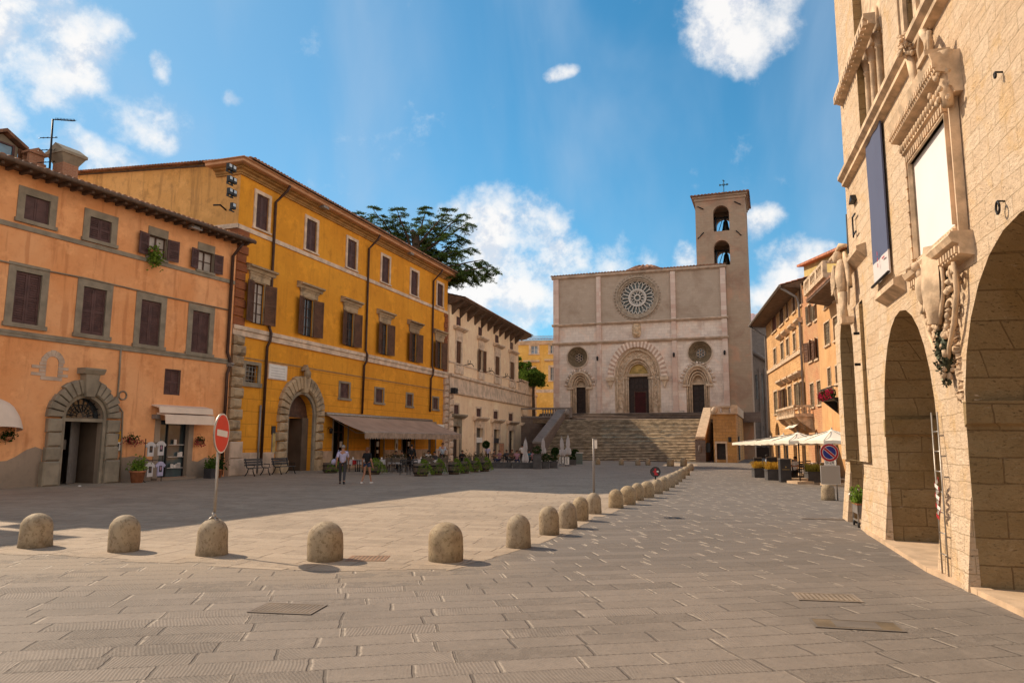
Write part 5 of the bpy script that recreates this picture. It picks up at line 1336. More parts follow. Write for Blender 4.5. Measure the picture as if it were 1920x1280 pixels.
ring(RW, cx_, cz_, .30, .45, .15, .4, 16)
RW.m[nb_rw:] = [1] * (len(RW.m) - nb_rw)
rw = RW.obj('rose_window', [M['ringdark'], M['tracery']], KB)
def disc(cx, cz, r, y, mat, name, par):
    mb = MB(); mb.add([(cx + r * math.cos(2 * math.pi * k / 40), y, cz + r * math.sin(2 * math.pi * k / 40)) for k in range(40)], [list(range(40))]); return mb.obj(name, mat, par)
disc(cx_, cz_, rr * 1.0, .5, glassmat('rose_glass', (.03, .04, .035), .4), 'pane', rw)
for (c, r) in oc:
    mb = MB(); ring(mb, c[0], c[1], r * .98, r * 1.08, -.16, .02); 
    for q, (a, b) in enumerate(((1.0, .86), (.86, .72), (.72, .58), (.58, .42))): ring(mb, c[0], c[1], r * b, r * a, .05 + .22 * q, .3 + .22 * q, 40, 1)
    for k in range(6):
        a = 2 * math.pi * k / 6 + .5; pts = [(c[0] + r * .24 * math.cos(a) + r * .14 * math.cos(a + t), .8, c[1] + r * .24 * math.sin(a) + r * .14 * math.sin(a + t)) for t in [i * math.pi / 4 for i in range(9)]]
        mb.tube(pts, .05, 5)
    w = mb.obj('round_window', [M['cathtrim'], M['ringdeep']], KB); disc(c[0], c[1], r * .6, .95, M['glass'], 'pane', w)
# main portal: nested jambs and arches
PT = MB(); ry = (mtop - msp) / mw
th = .28
lev = [(mw - .05, .0), (mw - .5, .3), (mw - 1.25, .55), (mw - 1.65, .75)]
dwm = (PK.uz(1216.2, 740)[0] - PK.uz(1178, 740)[0]) / 2; dht = PK.uz(1197, 705)[1]; dcm = (PK.uz(1216.2, 740)[0] + PK.uz(1178, 740)[0]) / 2
radii = [mw, mw * .87, mw * .60, mw * .50, dwm]
for i in range(4):
    ro_, ri_ = radii[i], radii[i + 1]; y = .08 + .24 * i
    PT.arch(mc, msp, ri_, ro_ - .002, y, y + .3, n=22, rz=ry)
    for s_ in (-1, 1):
        a, b = mc + s_ * ro_ - s_ * .002, mc + s_ * ri_; PT.box(min(a, b), max(a, b), y, y + .3, kb, msp)
        PT.tube([(mc + s_ * (ri_ + .07), y - .04, kb + .2), (mc + s_ * (ri_ + .07), y - .04, msp)], .09, 8); PT.box(mc + s_ * (ri_ + .07) - .16, mc + s_ * (ri_ + .07) + .16, y - .18, y + .05, msp - .25, msp)
    PT.tube([(mc + (ri_ + .07) * math.cos(R(t)), y - .04, msp + (ri_ + .07) * ry * math.sin(R(t))) for t in range(0, 181, 9)], .09, 6)
# carved foliage on the wide band
for k in range(150):
    t = rnd(); rmid = (radii[1] + radii[2]) / 2 + ru(-.35, .35); y = .30
    if t < .5: s_ = random.choice((-1, 1)); PT.ell((mc + s_ * rmid, y, ru(kb + .6, msp)), (.13, .08, .16), 6, jit=.2)
    else: a = R(ru(0, 180)); PT.ell((mc + rmid * math.cos(a), y, msp + rmid * ry * math.sin(a)), (.14, .08, .14), 6, jit=.2)
PT.obj('portal_surround', M['portal'], KB)
mb = MB(); mb.arch(mc, msp, mw + .12, mw + .85, -.32, .02, n=47, rz=(mtop - msp + .55) / (mw + .6), mi=0, mi2=1, gap=.0)
for s_ in (-1, 1): a = mc + s_ * mw * 1.0; b = mc + s_ * (mw + 1.0); mb.box(min(a, b), max(a, b), -.5, .0, msp - .5, msp - .05, 2); mb.prism([(min(a, b) + .15, msp - .5), (max(a, b) - .15, msp - .5), ((a + b) / 2, msp - 1.5)], -.35, 0, 2)
mb.obj('striped_arch', [M['portalwhite'], M['portalpink'], M['portal']], KB)
mb = MB(); mb.prismx([(1.05, dht + .35), (.6, dht + .35), (.6, dht + 0.02), (1.05, dht + .02)], mc - radii[3], mc + radii[3])
for k in range(14): x = mc - radii[3] + .2 + k * (2 * radii[3] - .4) / 13; mb.box(x - .06, x + .06, .5, .599, dht + .15, dht + .34)
mb.obj('door_lintel', M['portal'], KB)
mb = MB(); mb.add([(mc + radii[3] * math.cos(R(t)), 1.0, max(dht + .3, msp) + radii[3] * ry * math.sin(R(t))) for t in range(0, 181, 12)], [list(range(16))]); mb.quad((mc - radii[3], 1.0, dht + .3), (mc + radii[3], 1.0, dht + .3), (mc + radii[3], 1.0, msp + .3), (mc - radii[3], 1.0, msp + .3)); mb.obj('tympanum', M['gold'], KB)
back_plane(KB, [mc - mw, mc + mw, kb, mtop], 1.095, M['darkdoor'], 'portal_back')
mb = MB(); mb.box(dcm - dwm, dcm + dwm, 1.0, 1.08, kb, dht)
for i in range(4):
    for j in range(6):
        x0_ = dcm - dwm + .12 + i * (2 * dwm - .2) / 4; z0_ = kb + .15 + j * (dht - kb - .3) / 6
        mb.pbox(x0_, x0_ + (2 * dwm - .2) / 4 - .1, .95, 1.0, z0_, z0_ + (dht - kb - .3) / 6 - .1, .03)
md = mb.obj('portal_door', M['darkdoor'], KB)
a = PK.uz(1188, 750)[0]; b = PK.uz(1208.5, 750)[0]; zt_ = PK.uz(1198, 734)[1]
mb = MB(); mb.quad((a, .94, kb), (b, .94, kb), (b, .94, zt_), (a, .94, zt_)); mb.obj('wicket', plain('deep_red_curtain', (.045, .006, .006), .8, .3, 2), md)
mb = MB(); mb.box(a - .1, a, .9, .95, kb, zt_); mb.box(b, b + .1, .9, .95, kb, zt_); mb.box(a - .1, b + .1, .9, .95, zt_, zt_ + .1); mb.obj('wicket_frame', M['wood'], md)
for (cc, ww, spz, tp, dx0, dx1, dtp, nm) in ((lc, lw, lsp, ltop, 1077.5, 1099.4, 725, 'l'), (rc_, rw2, rsp, rtop, 1297.8, 1323.4, 720, 'r')):
    a = PK.uz(dx0, 750)[0]; b = PK.uz(dx1, 750)[0]; zt_ = PK.uz((dx0 + dx1) / 2, dtp)[1]
    c_ = (a + b) / 2; hw = (b - a) / 2
    mb = MB()
    def pcurve(cc, ww, zs, rise, n=12):
        return arch_curve((cc - ww, cc + ww, 0, zs + rise, 'point', rise), n)[0]
    for i, (f, y) in enumerate(((1.0, .1), (.82, .35), (.66, .6))):
        w_ = ww * f; cv = pcurve(cc, w_ - .12, spz, (tp - spz) * (f - .06)); mb.tube([(cc - w_ + .12, y, kb)] + [(p[0], y, p[1]) for p in cv] + [(cc + w_ - .12, y, kb)], .13, 6)
    mb.box(cc - ww, c_ - hw - .02, .72, 1.05, kb, spz); mb.box(c_ + hw + .02, cc + ww, .72, 1.05, kb, spz)
    for s_ in (-1, 1): mb.box(cc + s_ * ww - .45, cc + s_ * ww + .45, -.25, .6, spz - .32, spz - .05)
    cv = pcurve(cc, ww + .22, spz, (tp - spz) * 1.12); mb.tube([(p[0], -.12, p[1]) for p in cv], .17, 6)
    o = mb.obj('portal_surround', M['portal'], KB)
    mb = MB(); mb.quad((cc - ww, 1.06, kb), (cc + ww, 1.06, kb), (cc + ww, 1.06, tp), (cc - ww, 1.06, tp)); mb.box(c_ - hw - .3, c_ + hw + .3, .68, 1.0, zt_, zt_ + .2); mb.obj('tympanum', M['portal'], KB)
    mb = MB(); mb.box(a, b, .98, 1.04, kb, zt_)
    for i in range(2):
        for j in range(5): x0_ = a + .1 + i * (b - a - .1) / 2; mb.pbox(x0_, x0_ + (b - a - .3) / 2, .93, .98, kb + .15 + j * (zt_ - kb - .2) / 5, kb + (j + 1) * (zt_ - kb - .2) / 5, .03)
    mb.obj('portal_door', M['darkdoor'], KB)
    mb = MB(); cvo = pcurve(cc, ww + .75, spz, (tp - spz) * 1.35, 17)
    for i in range(17):
        p, q = Vector((cvo[i][0], 0, cvo[i][1])), Vector((cvo[i + 1][0], 0, cvo[i + 1][1])); m_ = (p + q) / 2; v = (m_ - Vector((cc, 0, spz))).normalized()
        mb.tube([m_ - v * .28 + Vector((0, -.02, 0)), m_ + v * .08 + Vector((0, -.02, 0))], .14, 4, i % 2)
    mb.obj('arch_stones', [M['portalwhite'], M['cathtrim']], KB)
# carved head and small lanterns
u, z = PK.uz(1193.5, 619); mb = MB(); mb.lathe([(.35, -.95), (.55, -.6), (.6, .3), (.45, .85), (.1, 1.0)], (u, 0, z), 12, sy=.45); mb.ell((u, -.3, z + .1), (.36, .3, .55), 10, jit=.07); mb.ell((u, -.28, z - .45), (.42, .3, .3), 8, jit=.15); mb.obj('carved_bust', M['carved'], KB)
for px_, py_ in ((1121, 674), (1264, 667), (1359, 663)):
    u, z = PK.uz(px_, py_, -.3); mb = MB(); mb.box(u - .03, u + .03, -.62, -.28, z + .38, z + .42); mb.lathe([(.02, .4), (.15, .3), (.12, -.15), (.03, -.2)], (u, -.6, z), 6); mb.obj('wall_lantern', M['iron'], KB)
# tower
tu0 = PK.uz(1304.5, 430, .1)[0]; tu1 = PK.uz(1399, 430, .1)[0]; tt = PK.uz(1350, 374, .1)[1]
td = 6.6; TY = .12
topn = [(1337, 1367, 385, 433), (1338.4, 1368.4, 450, 497)]
to = []
for a in topn: r = PK.rect(*a, y=.1); to.append((*r, 'round'))
TB = bpy.data.objects.new('bell_tower', None)
mb = MB(); wall(mb, tu0, tu1, kt - .2, tt, to, .9, y=TY); 
mb.quad((kw, TY, -.1), (tu1, TY, -.1), (tu1, TY, kt - .2), (kw, TY, kt - .2))
# back wall with the same openings, thickness seen from inside
wall(mb, tu0, tu1, kt - .2, tt, to, .9, y=TY + td - .9); 
mb.quad((tu0, TY, kt - .2), (tu0, TY + td, kt - .2), (tu0, TY + td, tt), (tu0, TY, tt))
mb.quad((tu0 + .9, TY + .9, kt - .2), (tu0 + .9, TY + td - .9, kt - .2), (tu0 + .9, TY + td - .9, tt), (tu0 + .9, TY + .9, tt))
# right side with slender openings: build as facade turned 90 degrees
sop = []
side = Plane(PK.world(tu1, TY, 0), PK.n)
for z0_, z1_ in ((to[0][2] - .1, to[0][3] + .2), (to[1][2] - 2.0, to[1][3] - .1)): sop.append((td * .52, td * .52 + 1.5, z0_, z1_, 'round'))
ms = MB(); wall(ms, 0, td, -.1, tt, sop, .9, y=0); wall(ms, 0, td, kt - .2, tt, sop, .01, y=.9)
ms.xf(Matrix(((0, -1, 0, tu1), (1, 0, 0, TY), (0, 0, 1, 0), (0, 0, 0, 1)))); 
b0 = len(mb.v); mb.add(ms.v, ms.f)
# front inner sheet
wall(mb, tu0 + .9, tu1 - .9, kt - .2, tt, to, .01, y=TY + .9)
mb.quad((tu0 + .9, TY + .9, to[0][2] - .45), (tu1 - .9, TY + .9, to[0][2] - .45), (tu1 - .9, TY + td - .9, to[0][2] - .45), (tu0 + .9, TY + td - .9, to[0][2] - .45))
mb.quad((tu0, TY + td, -.1), (tu1, TY + td, -.1), (tu1, TY + td, kt), (tu0, TY + td, kt))
mb.obj('tower_wall', M['tower'], KB)
mb = MB(); mb.box(tu0 - .12, tu1 + .12, TY - .12, TY + td + .12, tt, tt + .35); mb.box(tu0 - .3, tu1 + .3, TY - .3, TY + td + .3, tt + .35, tt + .6); mb.obj('tower_cornice', M['tower'], KB)
mb = MB(); corrug(mb, tu0 - .55, tu1 + .55, TY - .6, tt + .62, TY + td / 2, tt + 1.0, pitch=.4, amp=.1); corrug(mb, tu0 - .55, tu1 + .55, TY + td + .6, tt + .62, TY + td / 2, tt + 1.0, pitch=.4, amp=.1, lip=False)
mb.box(tu0 - .5, tu1 + .5, TY - .5, TY + td + .5, tt + .6, tt + .64); mb.obj('tower_roof', M['tile'], KB)
mb = MB()
for o in to:
    c_ = (o[0] + o[1]) / 2; w_ = (o[1] - o[0]) / 2; z_ = o[2]; y_ = TY + td * .5
    mb.lathe([(w_ * .62, z_ + .45), (w_ * .60, z_ + .6), (w_ * .40, z_ + 1.4), (w_ * .30, z_ + 2.1), (.1, z_ + 2.35)], (c_ + .35, y_, 0), 18)
    mb.lathe([(.09, z_ + .2), (.11, z_ + .6)], (c_ + .35, y_, 0), 8)
mb.obj('bell', M['bellbronze'], KB)
mb = MB()
for o in to:
    c_ = (o[0] + o[1]) / 2; w_ = (o[1] - o[0]) / 2; z_ = o[2]; y_ = TY + td * .5
    mb.box(c_ + .2, c_ + .5, y_ - .15, y_ + .15, z_ + 2.3, z_ + 2.8); mb.box(c_ - 2.2, c_ + 2.2, y_ - .12, y_ + .12, z_ + 2.55, z_ + 2.75)
    for s_ in (-1, 1): mb.box(c_ + .35 + s_ * 1.25 - .06, c_ + .35 + s_ * 1.25 + .06, y_ - .5, y_ + .5, z_, z_ + 2.8); mb.tube([(c_ + .35 + s_ * 1.2, y_ + .4, z_ + .2), (c_ + .35 + s_ * .4, y_ + .4, z_ + 2.6)], .05, 5)
    mb.box(c_ - 2.2, c_ + 2.2, y_ - .5, y_ - .42, z_ + .25, z_ + .33)
mb.obj('bell_frame', M['iron'], KB)
mb = MB()
for px_, py_, dx, dz in ((1313, 390, 1, -.6), (1383, 381, 1, -.6), (1314, 442, 1, 1.0), (1385, 437, .8, -.9)):
    u, z = PK.uz(px_, py_, .1); mb.tube([(u - .38 * dx, TY - .06, z - .38 * dz), (u + .38 * dx, TY - .06, z + .38 * dz)], .07, 6)
mb.obj('wall_anchor', M['iron'], KB)
u, z = PK.uz(1357.5, 366, 3.4); zt_ = PK.uz(1356.5, 339, 3.4)[1]; mb = MB(); h = zt_ - z; y = 3.4
mb.tube([(u, y, z - .3), (u, y, zt_)], .05, 6); za_ = zt_ - h * .28; mb.tube([(u - .42, y, za_), (u + .42, y, za_)], .05, 6)
for dx, dz in ((-.45, 0), (.45, 0), (0, h * .28)):
    for a in (0, 2.09, 4.19): mb.ell((u + dx + .08 * math.cos(a + (1.57 if dz else 0)), y, za_ + dz + .08 * math.sin(a)), (.085, .04, .085), 6)
mb.tube([(u + .17 * math.cos(R(t)), y, za_ + .17 * math.sin(R(t))) for t in range(0, 361, 30)], .025, 5); mb.ell((u, y, z + .35), (.16, .08, .1), 6)
mb.obj('iron_cross', M['verdigris'], KB)
# nave side and transept seen right of the tower
mb = MB(); y = 12.0
aL, aR = tu1 - 3, PK.uz(1449, 700, y)[0]; z0_ = PK.uz(1416, 662, y)[1]; z1_ = PK.uz(1446, 687, y)[1]; uA = PK.uz(1416, 662, y)[0]
gw = [(PK.uz(x - 2.4, 750, y)[0], PK.uz(x + 2.4, 750, y)[0], PK.uz(x, b, y)[1], PK.uz(x, a, y)[1], 'point') for x, a, b in ((1429.5, 700, 757), (1420, 702, 748), (1440.5, 712, 760))]
gw += [(PK.uz(1430 - 3, 815, y)[0], PK.uz(1430 + 3, 815, y)[0], PK.uz(1430, 822, y)[1], PK.uz(1430, 797, y)[1], 'round')]
wall(mb, aL, aR, 0, z1_, gw, .3, y=y); mb.add([(aL, y, z1_), (aR, y, z1_), (aR, y, z1_ + .01), (uA, y, z0_), (aL, y, z0_ + 1)], [(0, 1, 2, 3, 4)]); mb.quad((aR, y, 0), (aR, y + 30, 0), (aR, y + 30, z1_), (aR, y, z1_))
for k in range(3): x = PK.uz(1425 + k * 10, 700, y)[0]; mb.box(x - .15, x + .15, y - .2, y, 0, z1_ - .2)
mb.obj('aisle_wall', M['nave'], KB)
mb = MB()
for g_ in gw: mb.quad((g_[0], y + .28, g_[2]), (g_[1], y + .28, g_[2]), (g_[1], y + .28, g_[3]), (g_[0], y + .28, g_[3]))
mb.obj('aisle_glazing', M['glass'], KB)
mb = MB(); mb.tube([(uA - .5, y - .2, z0_ + .35), (aR + .3, y - .2, z1_ + .1)], .28, 6); mb.obj('aisle_coping', M['nave'], KB)
y2 = 24.0; zt_ = PK.uz(1430, 611, y2)[1]; zr = PK.uz(1430, 588, y2 + 4)[1]
mb = MB(); mb.box(aL, PK.uz(1452, 650, y2)[0], y2, y2 + 9, 0, zt_); mb.obj('transept_wall', M['nave'], KB)
mb = MB(); corrug(mb, aL, PK.uz(1452, 650, y2)[0] + .5, y2 - .6, zt_ + .05, y2 + 4.5, zr, pitch=.9, amp=.22); mb.obj('transept_roof', M['tilered'], KB)
mb = MB(); a = PK.uz(1411, 855, y - 5)[0]; b = PK.uz(1452, 855, y - 5)[0]; zt_ = PK.uz(1430, 838, y - 5)[1]
mb.box(a, b, y - 5, y - .3, 0, zt_); mb.obj('dark_passage_gate', M['darkdoor'], KB)  # solid dark box standing in for the dark passage mouth

# ================================================================ CHURCH STEPS (own thing) with side walls and terraces
SB = thing('church_steps', 'broad flight of worn stone steps climbing to the cathedral portals', 'steps', PK.matrix())
yF = -16.1; yT = -7.0; NS = 29
sR = (PK.uz(1303, 864, yF)[0] + PK.uz(1325, 786, yT)[0]) / 2; sL = (PK.uz(1022, 866, yF)[0] + PK.uz(1053, 786, yT)[0]) / 2
zl = PK.uz(1190, 786, yT)[1]; rs_h = zl / NS
def stepchunk(y0, y1, z0, n, h, x0, x1):
    mb = MB(); run = (y1 - y0) / n
    for k in range(n):
        y = y0 + run * k; z = z0 + h * (k + 1)
        # tread with nosing, riser set back
        segs = [x0]; 
        while segs[-1] < x1 - 2.5: segs.append(segs[-1] + ru(1.2, 2.4))
        segs.append(x1)
        for a, b in zip(segs, segs[1:]):
            dz = ru(-.008, .008); dy = ru(-.012, .012)
            mb.add([(q_, y - .05 + dy, z - .06) for q_ in (a + .004, b - .004)] + [(q_, y + .035 + dy, z + dz) for q_ in (b - .004, a + .004)] + [(q_, y + run + .02, z + dz) for q_ in (b - .004, a + .004)], [(0, 1, 2, 3)], 2)
            mb.quad((a + .004, y + .035 + dy, z + dz), (b - .004, y + .035 + dy, z + dz), (b - .004, y + run + .02, z + dz), (a + .004, y + run + .02, z + dz))
            mb.quad((a, y - .03, z0 + h * k), (b, y - .03, z0 + h * k), (b, y - .03, z - .06), (a, y - .03, z - .06), 1)
    return mb
stepchunk(yF, yT, 0, NS, rs_h, sL, sR).obj('steps', [M['step'], M['riser'], M['nosing']], SB)
mb = MB(); mb.box(sL - 4, sR + 3, yT, .9, zl - .4, zl); mb.obj('landing', M['step'], SB)
stepchunk(-3.0, -1.2, zl, 5, (kb - zl) / 5, -1.5, kw + .5).obj('upper_steps', [M['terracegrey'], M['riser'], M['terracegrey']], SB)
mb = MB(); mb.box(-1.5, kw + 3.5, -1.2, .0, zl - .2, kb - .003); mb.obj('forecourt', M['terracegrey'], SB)
# right hand parapet
mb = MB(); pw = .85; zo = .85
mb.prismx([(yF - .1, 0), (yF - .1, 2.35), (yT + .2, zl + zo + .25), (yT + 4, zl + zo + .25), (yT + 4, 0)], sR + .02, sR + .02 + pw - .2)
fix_normals(mb.obj('parapet', M['terrace'], SB))
mb = MB(); mb.prismx([(yF - .3, 2.30), (yF - .3, 2.52), (yT + .1, zl + zo + .45), (yT + .1, zl + zo + .23)], sR - .08, sR + pw); fix_normals(mb.obj('parapet_coping', M['kerb'], SB))
mb = MB(); mb.box(sR - .1, sR + pw + .05, yF - .75, yF - .1, 0, 2.2); mb.ell((sR + .35, yF - .78, 1.3), (.22, .12, .45), 8, jit=.15); mb.obj('parapet_post', M['terracegrey'], SB)
# left hand parapet
mb = MB(); mb.prismx([(yF - .1, 0), (yF - .1, 1.9), (yT + .2, zl + zo + .2), (yT + .2, 0)], sL - .9, sL - .02); fix_normals(mb.obj('parapet', M['terracegrey'], SB))
mb = MB(); mb.prismx([(yF - .3, 1.75), (yF - .3, 1.95), (yT + .3, zl + zo + .42), (yT + .3, zl + zo + .2)], sL - 1.0, sL + .06); fix_normals(mb.obj('parapet_coping', M['nave'], SB))
def balusters(mb, x0, x1, y, z0, h, n, along='x', rail=True, r=.13):
    for k in range(n):
        t = (k + .5) / n; p = (x0 + (x1 - x0) * t, y, z0) if along == 'x' else (y, x0 + (x1 - x0) * t, z0)
        mb.lathe([(r, .0), (r, h * .08), (r * .45, h * .16), (r, h * .38), (r * .4, h * .75), (r * .85, h * .9), (r, h)], p, 8)
# left terrace with balustrade, behind the left parapet
tl0 = PK.uz(1004, 800, -3)[0]; tl1 = sL - .5
mb = MB(); mb.box(tl0 - 3, tl1, -3, 4, 0, zl + .4); mb.obj('terrace_wall', M['terracegrey'], SB)
mb = MB(); zb_ = zl + .4; bz = PK.uz(1025, 764, -3)[1]; mb.box(tl0 - 3, tl1 + .3, -3.1, -2.6, zb_, zb_ + .2); mb.box(tl0 - 3, tl1 + .3, -3.12, -2.58, bz - .2, bz); balusters(mb, tl0 + .8, tl1 - 1.0, -2.85, zb_ + .2, bz - zb_ - .4, 8); mb.box(tl1 - .9, tl1 + .25, -3.15, -2.55, zb_ + .2, bz - .2); mb.lathe([(.3, 0), (.42, .3), (.3, .7), (.1, .8)], (tl1 - .3, -3.15, zb_ + .25), 10); mb.obj('balustrade', M['nave'], SB)
# right terrace block
br1 = PK.uz(1380, 800, -17)[0]; br0 = PK.uz(1343, 800, -17)[0] - .3; zt_ = PK.uz(1355, 776, -17)[1]; zbt = PK.uz(1352, 761, -17)[1]
dr_ = (PK.uz(1344, 850, -17)[0], PK.uz(1361, 850, -17)[0], 0.3, PK.uz(1352, 831, -17)[1])
mb = MB(); wall(mb, br0, br1, 0, zt_, [(*dr_, 'rect')], .7, y=-17)
mb.quad((br1, -17, 0), (br1, TY, 0), (br1, TY, zt_), (br1, -17, zt_)); mb.quad((br0, -17, zt_), (br1, -17, zt_), (br1, TY, zt_), (br0, TY, zt_)); mb.quad((br0, yT + 3, 0), (br0, -17, 0), (br0, -17, zt_), (br0, yT + 3, zt_))
mb.obj('terrace_wall', M['terrace'], SB)
mb = MB(); mb.quad((dr_[0], -16.35, 0), (dr_[1], -16.35, 0), (dr_[1], -16.35, dr_[3]), (dr_[0], -16.35, dr_[3])); mb.box(dr_[0] + .1, dr_[1] - .1, -16.5, -16.36, .3, .8); mb.obj('door', M['darkdoor'], SB)
mb = MB(); mb.box(dr_[0] - .15, dr_[0], -17.06, -16.9, 0, dr_[3] + .2); mb.box(dr_[1], dr_[1] + .15, -17.06, -16.9, 0, dr_[3] + .2); mb.box(dr_[0], dr_[1], -17.06, -16.9, dr_[3], dr_[3] + .2); mb.obj('door_surround', M['portal'], SB)
mb = MB(); mb.box(br0 - .2, br1 + .15, -17.2, -16.5, zt_, zt_ + .14); mb.box(br0 - .2, br1 + .15, -17.2, -16.5, zbt - .16, zbt); balusters(mb, br0 + .9, br1 - .6, -16.85, zt_ + .14, zbt - zt_ - .3, 8); mb.box(br0 - .2, br0 + .7, -17.2, -16.5, zt_ + .14, zbt - .16); mb.box(br1 - .45, br1 + .15, -17.2, -16.5, zt_ + .14, zbt - .16); mb.box(br1 - .4, br1 + .14, -16.5, TY, zt_ + .001, zt_ + .9)
mb.ell((br0 + .2, -17.25, (zt_ + zbt) / 2), (.3, .15, .35), 8, jit=.1); mb.obj('balustrade', M['portal'], SB)
for px_, w_, h_, z_ in ((1369.5, .3, .5, 2.0), (1325, .6, .9, 1.0)):
    u = PK.uz(px_, 850, -17)[0]; mb = MB(); mb.box(u - w_ / 2, u + w_ / 2, -17.08 if px_ > 1340 else yF - .2, -17.0 if px_ > 1340 else yF - .1, z_, z_ + h_); mb.obj('notice_board', M['blackpaint'], SB)
mb = MB(); mb.box(PK.uz(1383, 850, -17)[0], PK.uz(1383, 850, -17)[0] + .05, -14, -12.8, 0.2, 2.6)
mb.obj('side_door', M['darkdoor'], SB)

# ================================================================ RIGHT HAND ROW OF HOUSES
PR = vp_plane(1447, 868, 1240, sign=-1)
def rrect(x0, x1, a, b): return PR.rect(x0, x1, a, b)
def zz(*a): return [(1380 + q[0] / 2.667, 1380 + q[1] / 2.667, 460 + q[2] / 2.667, 460 + q[3] / 2.667) for q in a]
e0 = PR.uz(1509, 700)[0]; e1 = PR.uz(1541, 700)[0]; e2 = PR.uz(1600, 700)[0]
H1 = thing('golden_stone_house', 'tall golden stone house with wide dark eaves and stone balcony right of the church', 'house', PR.matrix())
wt = (PR.uz(1448, 585)[1] + PR.uz(1508, 515)[1]) / 2
f4 = [PR.rect(*a) for a in zz((180, 202, 350, 432), (218, 238, 305, 402), (250, 262, 277, 370), (282, 297, 243, 335), (313, 327, 207, 300))]
f3 = [PR.rect(*a) for a in zz((190, 203, 512, 600), (226, 240, 485, 573), (254, 267, 468, 553), (288, 300, 442, 528), (319, 332, 415, 502))]
f2 = [PR.rect(*a) for a in zz((192, 209, 722, 850), (229, 250, 716, 822), (263, 280, 706, 815), (294, 310, 694, 812), (323, 340, 682, 812))]
even(f4); even(f3); even(f2)
f1 = [PR.rect(*a) for a in zz((195, 218, 884, 948),)]
g0 = [PR.rect(*a) for a in zz((197, 222, 985, 1070), (238, 262, 985, 1075), (288, 306, 985, 1085), (330, 345, 975, 1085))]
for r in g0: r[2] = .05
mb = MB(); wall(mb, 0, e0, 0, wt, [(*r, 'rect') for r in f4 + f3 + f2 + g0] + [(*f1[0], 'round')], .3); mb.quad((0, 0, 0), (0, 14, 0), (0, 14, wt), (0, 0, wt))
o = mb.obj('wall', M['rightstone'], H1)
for r in f4: window(H1, r, .12, M['carved'], .04, 'closed', plain('red_brown_shutter', (.16, .05, .03), .6) if r is f4[0] else M['shutter2'], step=.2, sill=.12)
for i, r in enumerate(f3):
    w = window(H1, r, .14, M['carved'], .05, 'closed', M['shutterg'], step=.2, sill=.1)
    if i: mb = MB(); mb.prismx([(.02, r[3] + .35), (-.15, r[3] + .35), (-.4, r[3] + .55), (-.4, r[3] + .68), (.02, r[3] + .75)], r[0] - .35, r[1] + .35); mb.obj('window_hood', M['carved'], w)
for i, r in enumerate(f2):
    w = window(H1, r, .14, M['carved'], .05, 'open' if i in (1, 4) else 'closed', M['shutter2'] if i == 1 else M['shutterg'], step=.2, sill=.1, ow=.5)
    if i: mb = MB(); mb.prismx([(.02, r[3] + .35), (-.15, r[3] + .35), (-.45, r[3] + .6), (-.45, r[3] + .74), (.02, r[3] + .8)], r[0] - .35, r[1] + .35); mb.obj('window_hood', M['carved'], w)
for r in g0 + f1:
    w = window(H1, r, 0, M['carved'], .03, 'glass', None, bars=(0, 1), depth=.3)
zc = (PR.uz(1447.5, 692.5)[1] + PR.uz(1509, 647.5)[1]) / 2
mb = MB(); mb.box(0, e0, -.12, .02, zc - .3, zc); mb.obj('string_course', M['carved'], H1)
# eaves
ze = (PR.uz(1436, 572, -1.3)[1] + PR.uz(1492, 505, -1.3)[1]) / 2
mb = MB(); mb.prismx([(-1.35, ze - .1), (-1.35, ze), (6, ze + 2.0), (14, ze - .2), (14, ze - .5), (.3, wt + .02), (0.0, wt - .5), (0, ze - .25)], -.9, e0 + .1); fix_normals(mb.obj('eave', M['soffit'], H1))
mb = MB(); corrug(mb, -1.0, e0 + .2, -1.45, ze + .02, 6, ze + 2.05, pitch=.4); mb.obj('roof_tiles', M['tilered'], H1)
mb = MB(); mb.tube([(-.9, -1.5, ze - .05), (e0 + .2, -1.5, ze - .05)], .11, 6); mb.obj('gutter', M['aluminium'], H1)
pipe(H1, [(e0 - .1, -1.45, ze - .1), (e0 - .1, -.3, ze - .9), (e0 - .1, -.15, ze - 1.4), (e0 - .05, -.15, 3.2)], .09, 'downpipe', M['aluminium'])
pipe(H1, [(-.75, -1.45, ze - .1), (-.3, -.5, ze - .9), (.1, -.14, ze - 1.2), (.1, -.14, .2)], .08, 'downpipe', M['aluminium'])
# stone balcony
bx = PR.rect(*zz((223, 318, 812, 862))[0], y=-.8)
mb = MB(); a, b, c, d_ = bx; a = PR.uz(1463.6, 785, -.9)[0]; b = PR.uz(1499, 780, -.9)[0]
mb.box(a, b, -1.25, .02, c - .05, c + .16)
for k in range(4): x = a + .2 + (b - a - .6) * k / 3; mb.prismx([(.02, c - .05), (-1.1, c - .05), (-.9, c - .35), (.02, c - 1.0)], x, x + .25)
mb.box(a, b, -1.25, -1.08, d_ - .12, d_ + .02); mb.box(a, a + .14, -1.25, 0, d_ - .12, d_ + .02); mb.box(b - .14, b, -1.25, 0, d_ - .12, d_ + .02)
balusters(mb, a + .1, b - .1, -1.16, c + .16, d_ - c - .28, 11, r=.1); balusters(mb, -1.0, -.1, b - .08, c + .16, d_ - c - .28, 4, along='y', r=.1); balusters(mb, -1.0, -.1, a + .08, c + .16, d_ - c - .28, 4, along='y', r=.1)
mb.obj('balcony', M['carved'], H1)
mb = MB()
for px_, py_ in ((1500, 801), (1511, 799)): 
    u, z = PR.uz(px_, py_); mb.add([(u - .9, -.03, z + .6), (u + .6, -.03, z + .6), (u + .8, -1.0, z - .1), (u - 1.0, -1.0, z - .1)], [(0, 1, 2, 3)])
mb.obj('window_awning', M['canvas'], H1)
H2 = thing('narrow_brick_house', 'narrow brick and stone house with a roof terrace between two wider houses', 'house', PR.matrix())
w2 = PR.uz(1525, 520)[1]
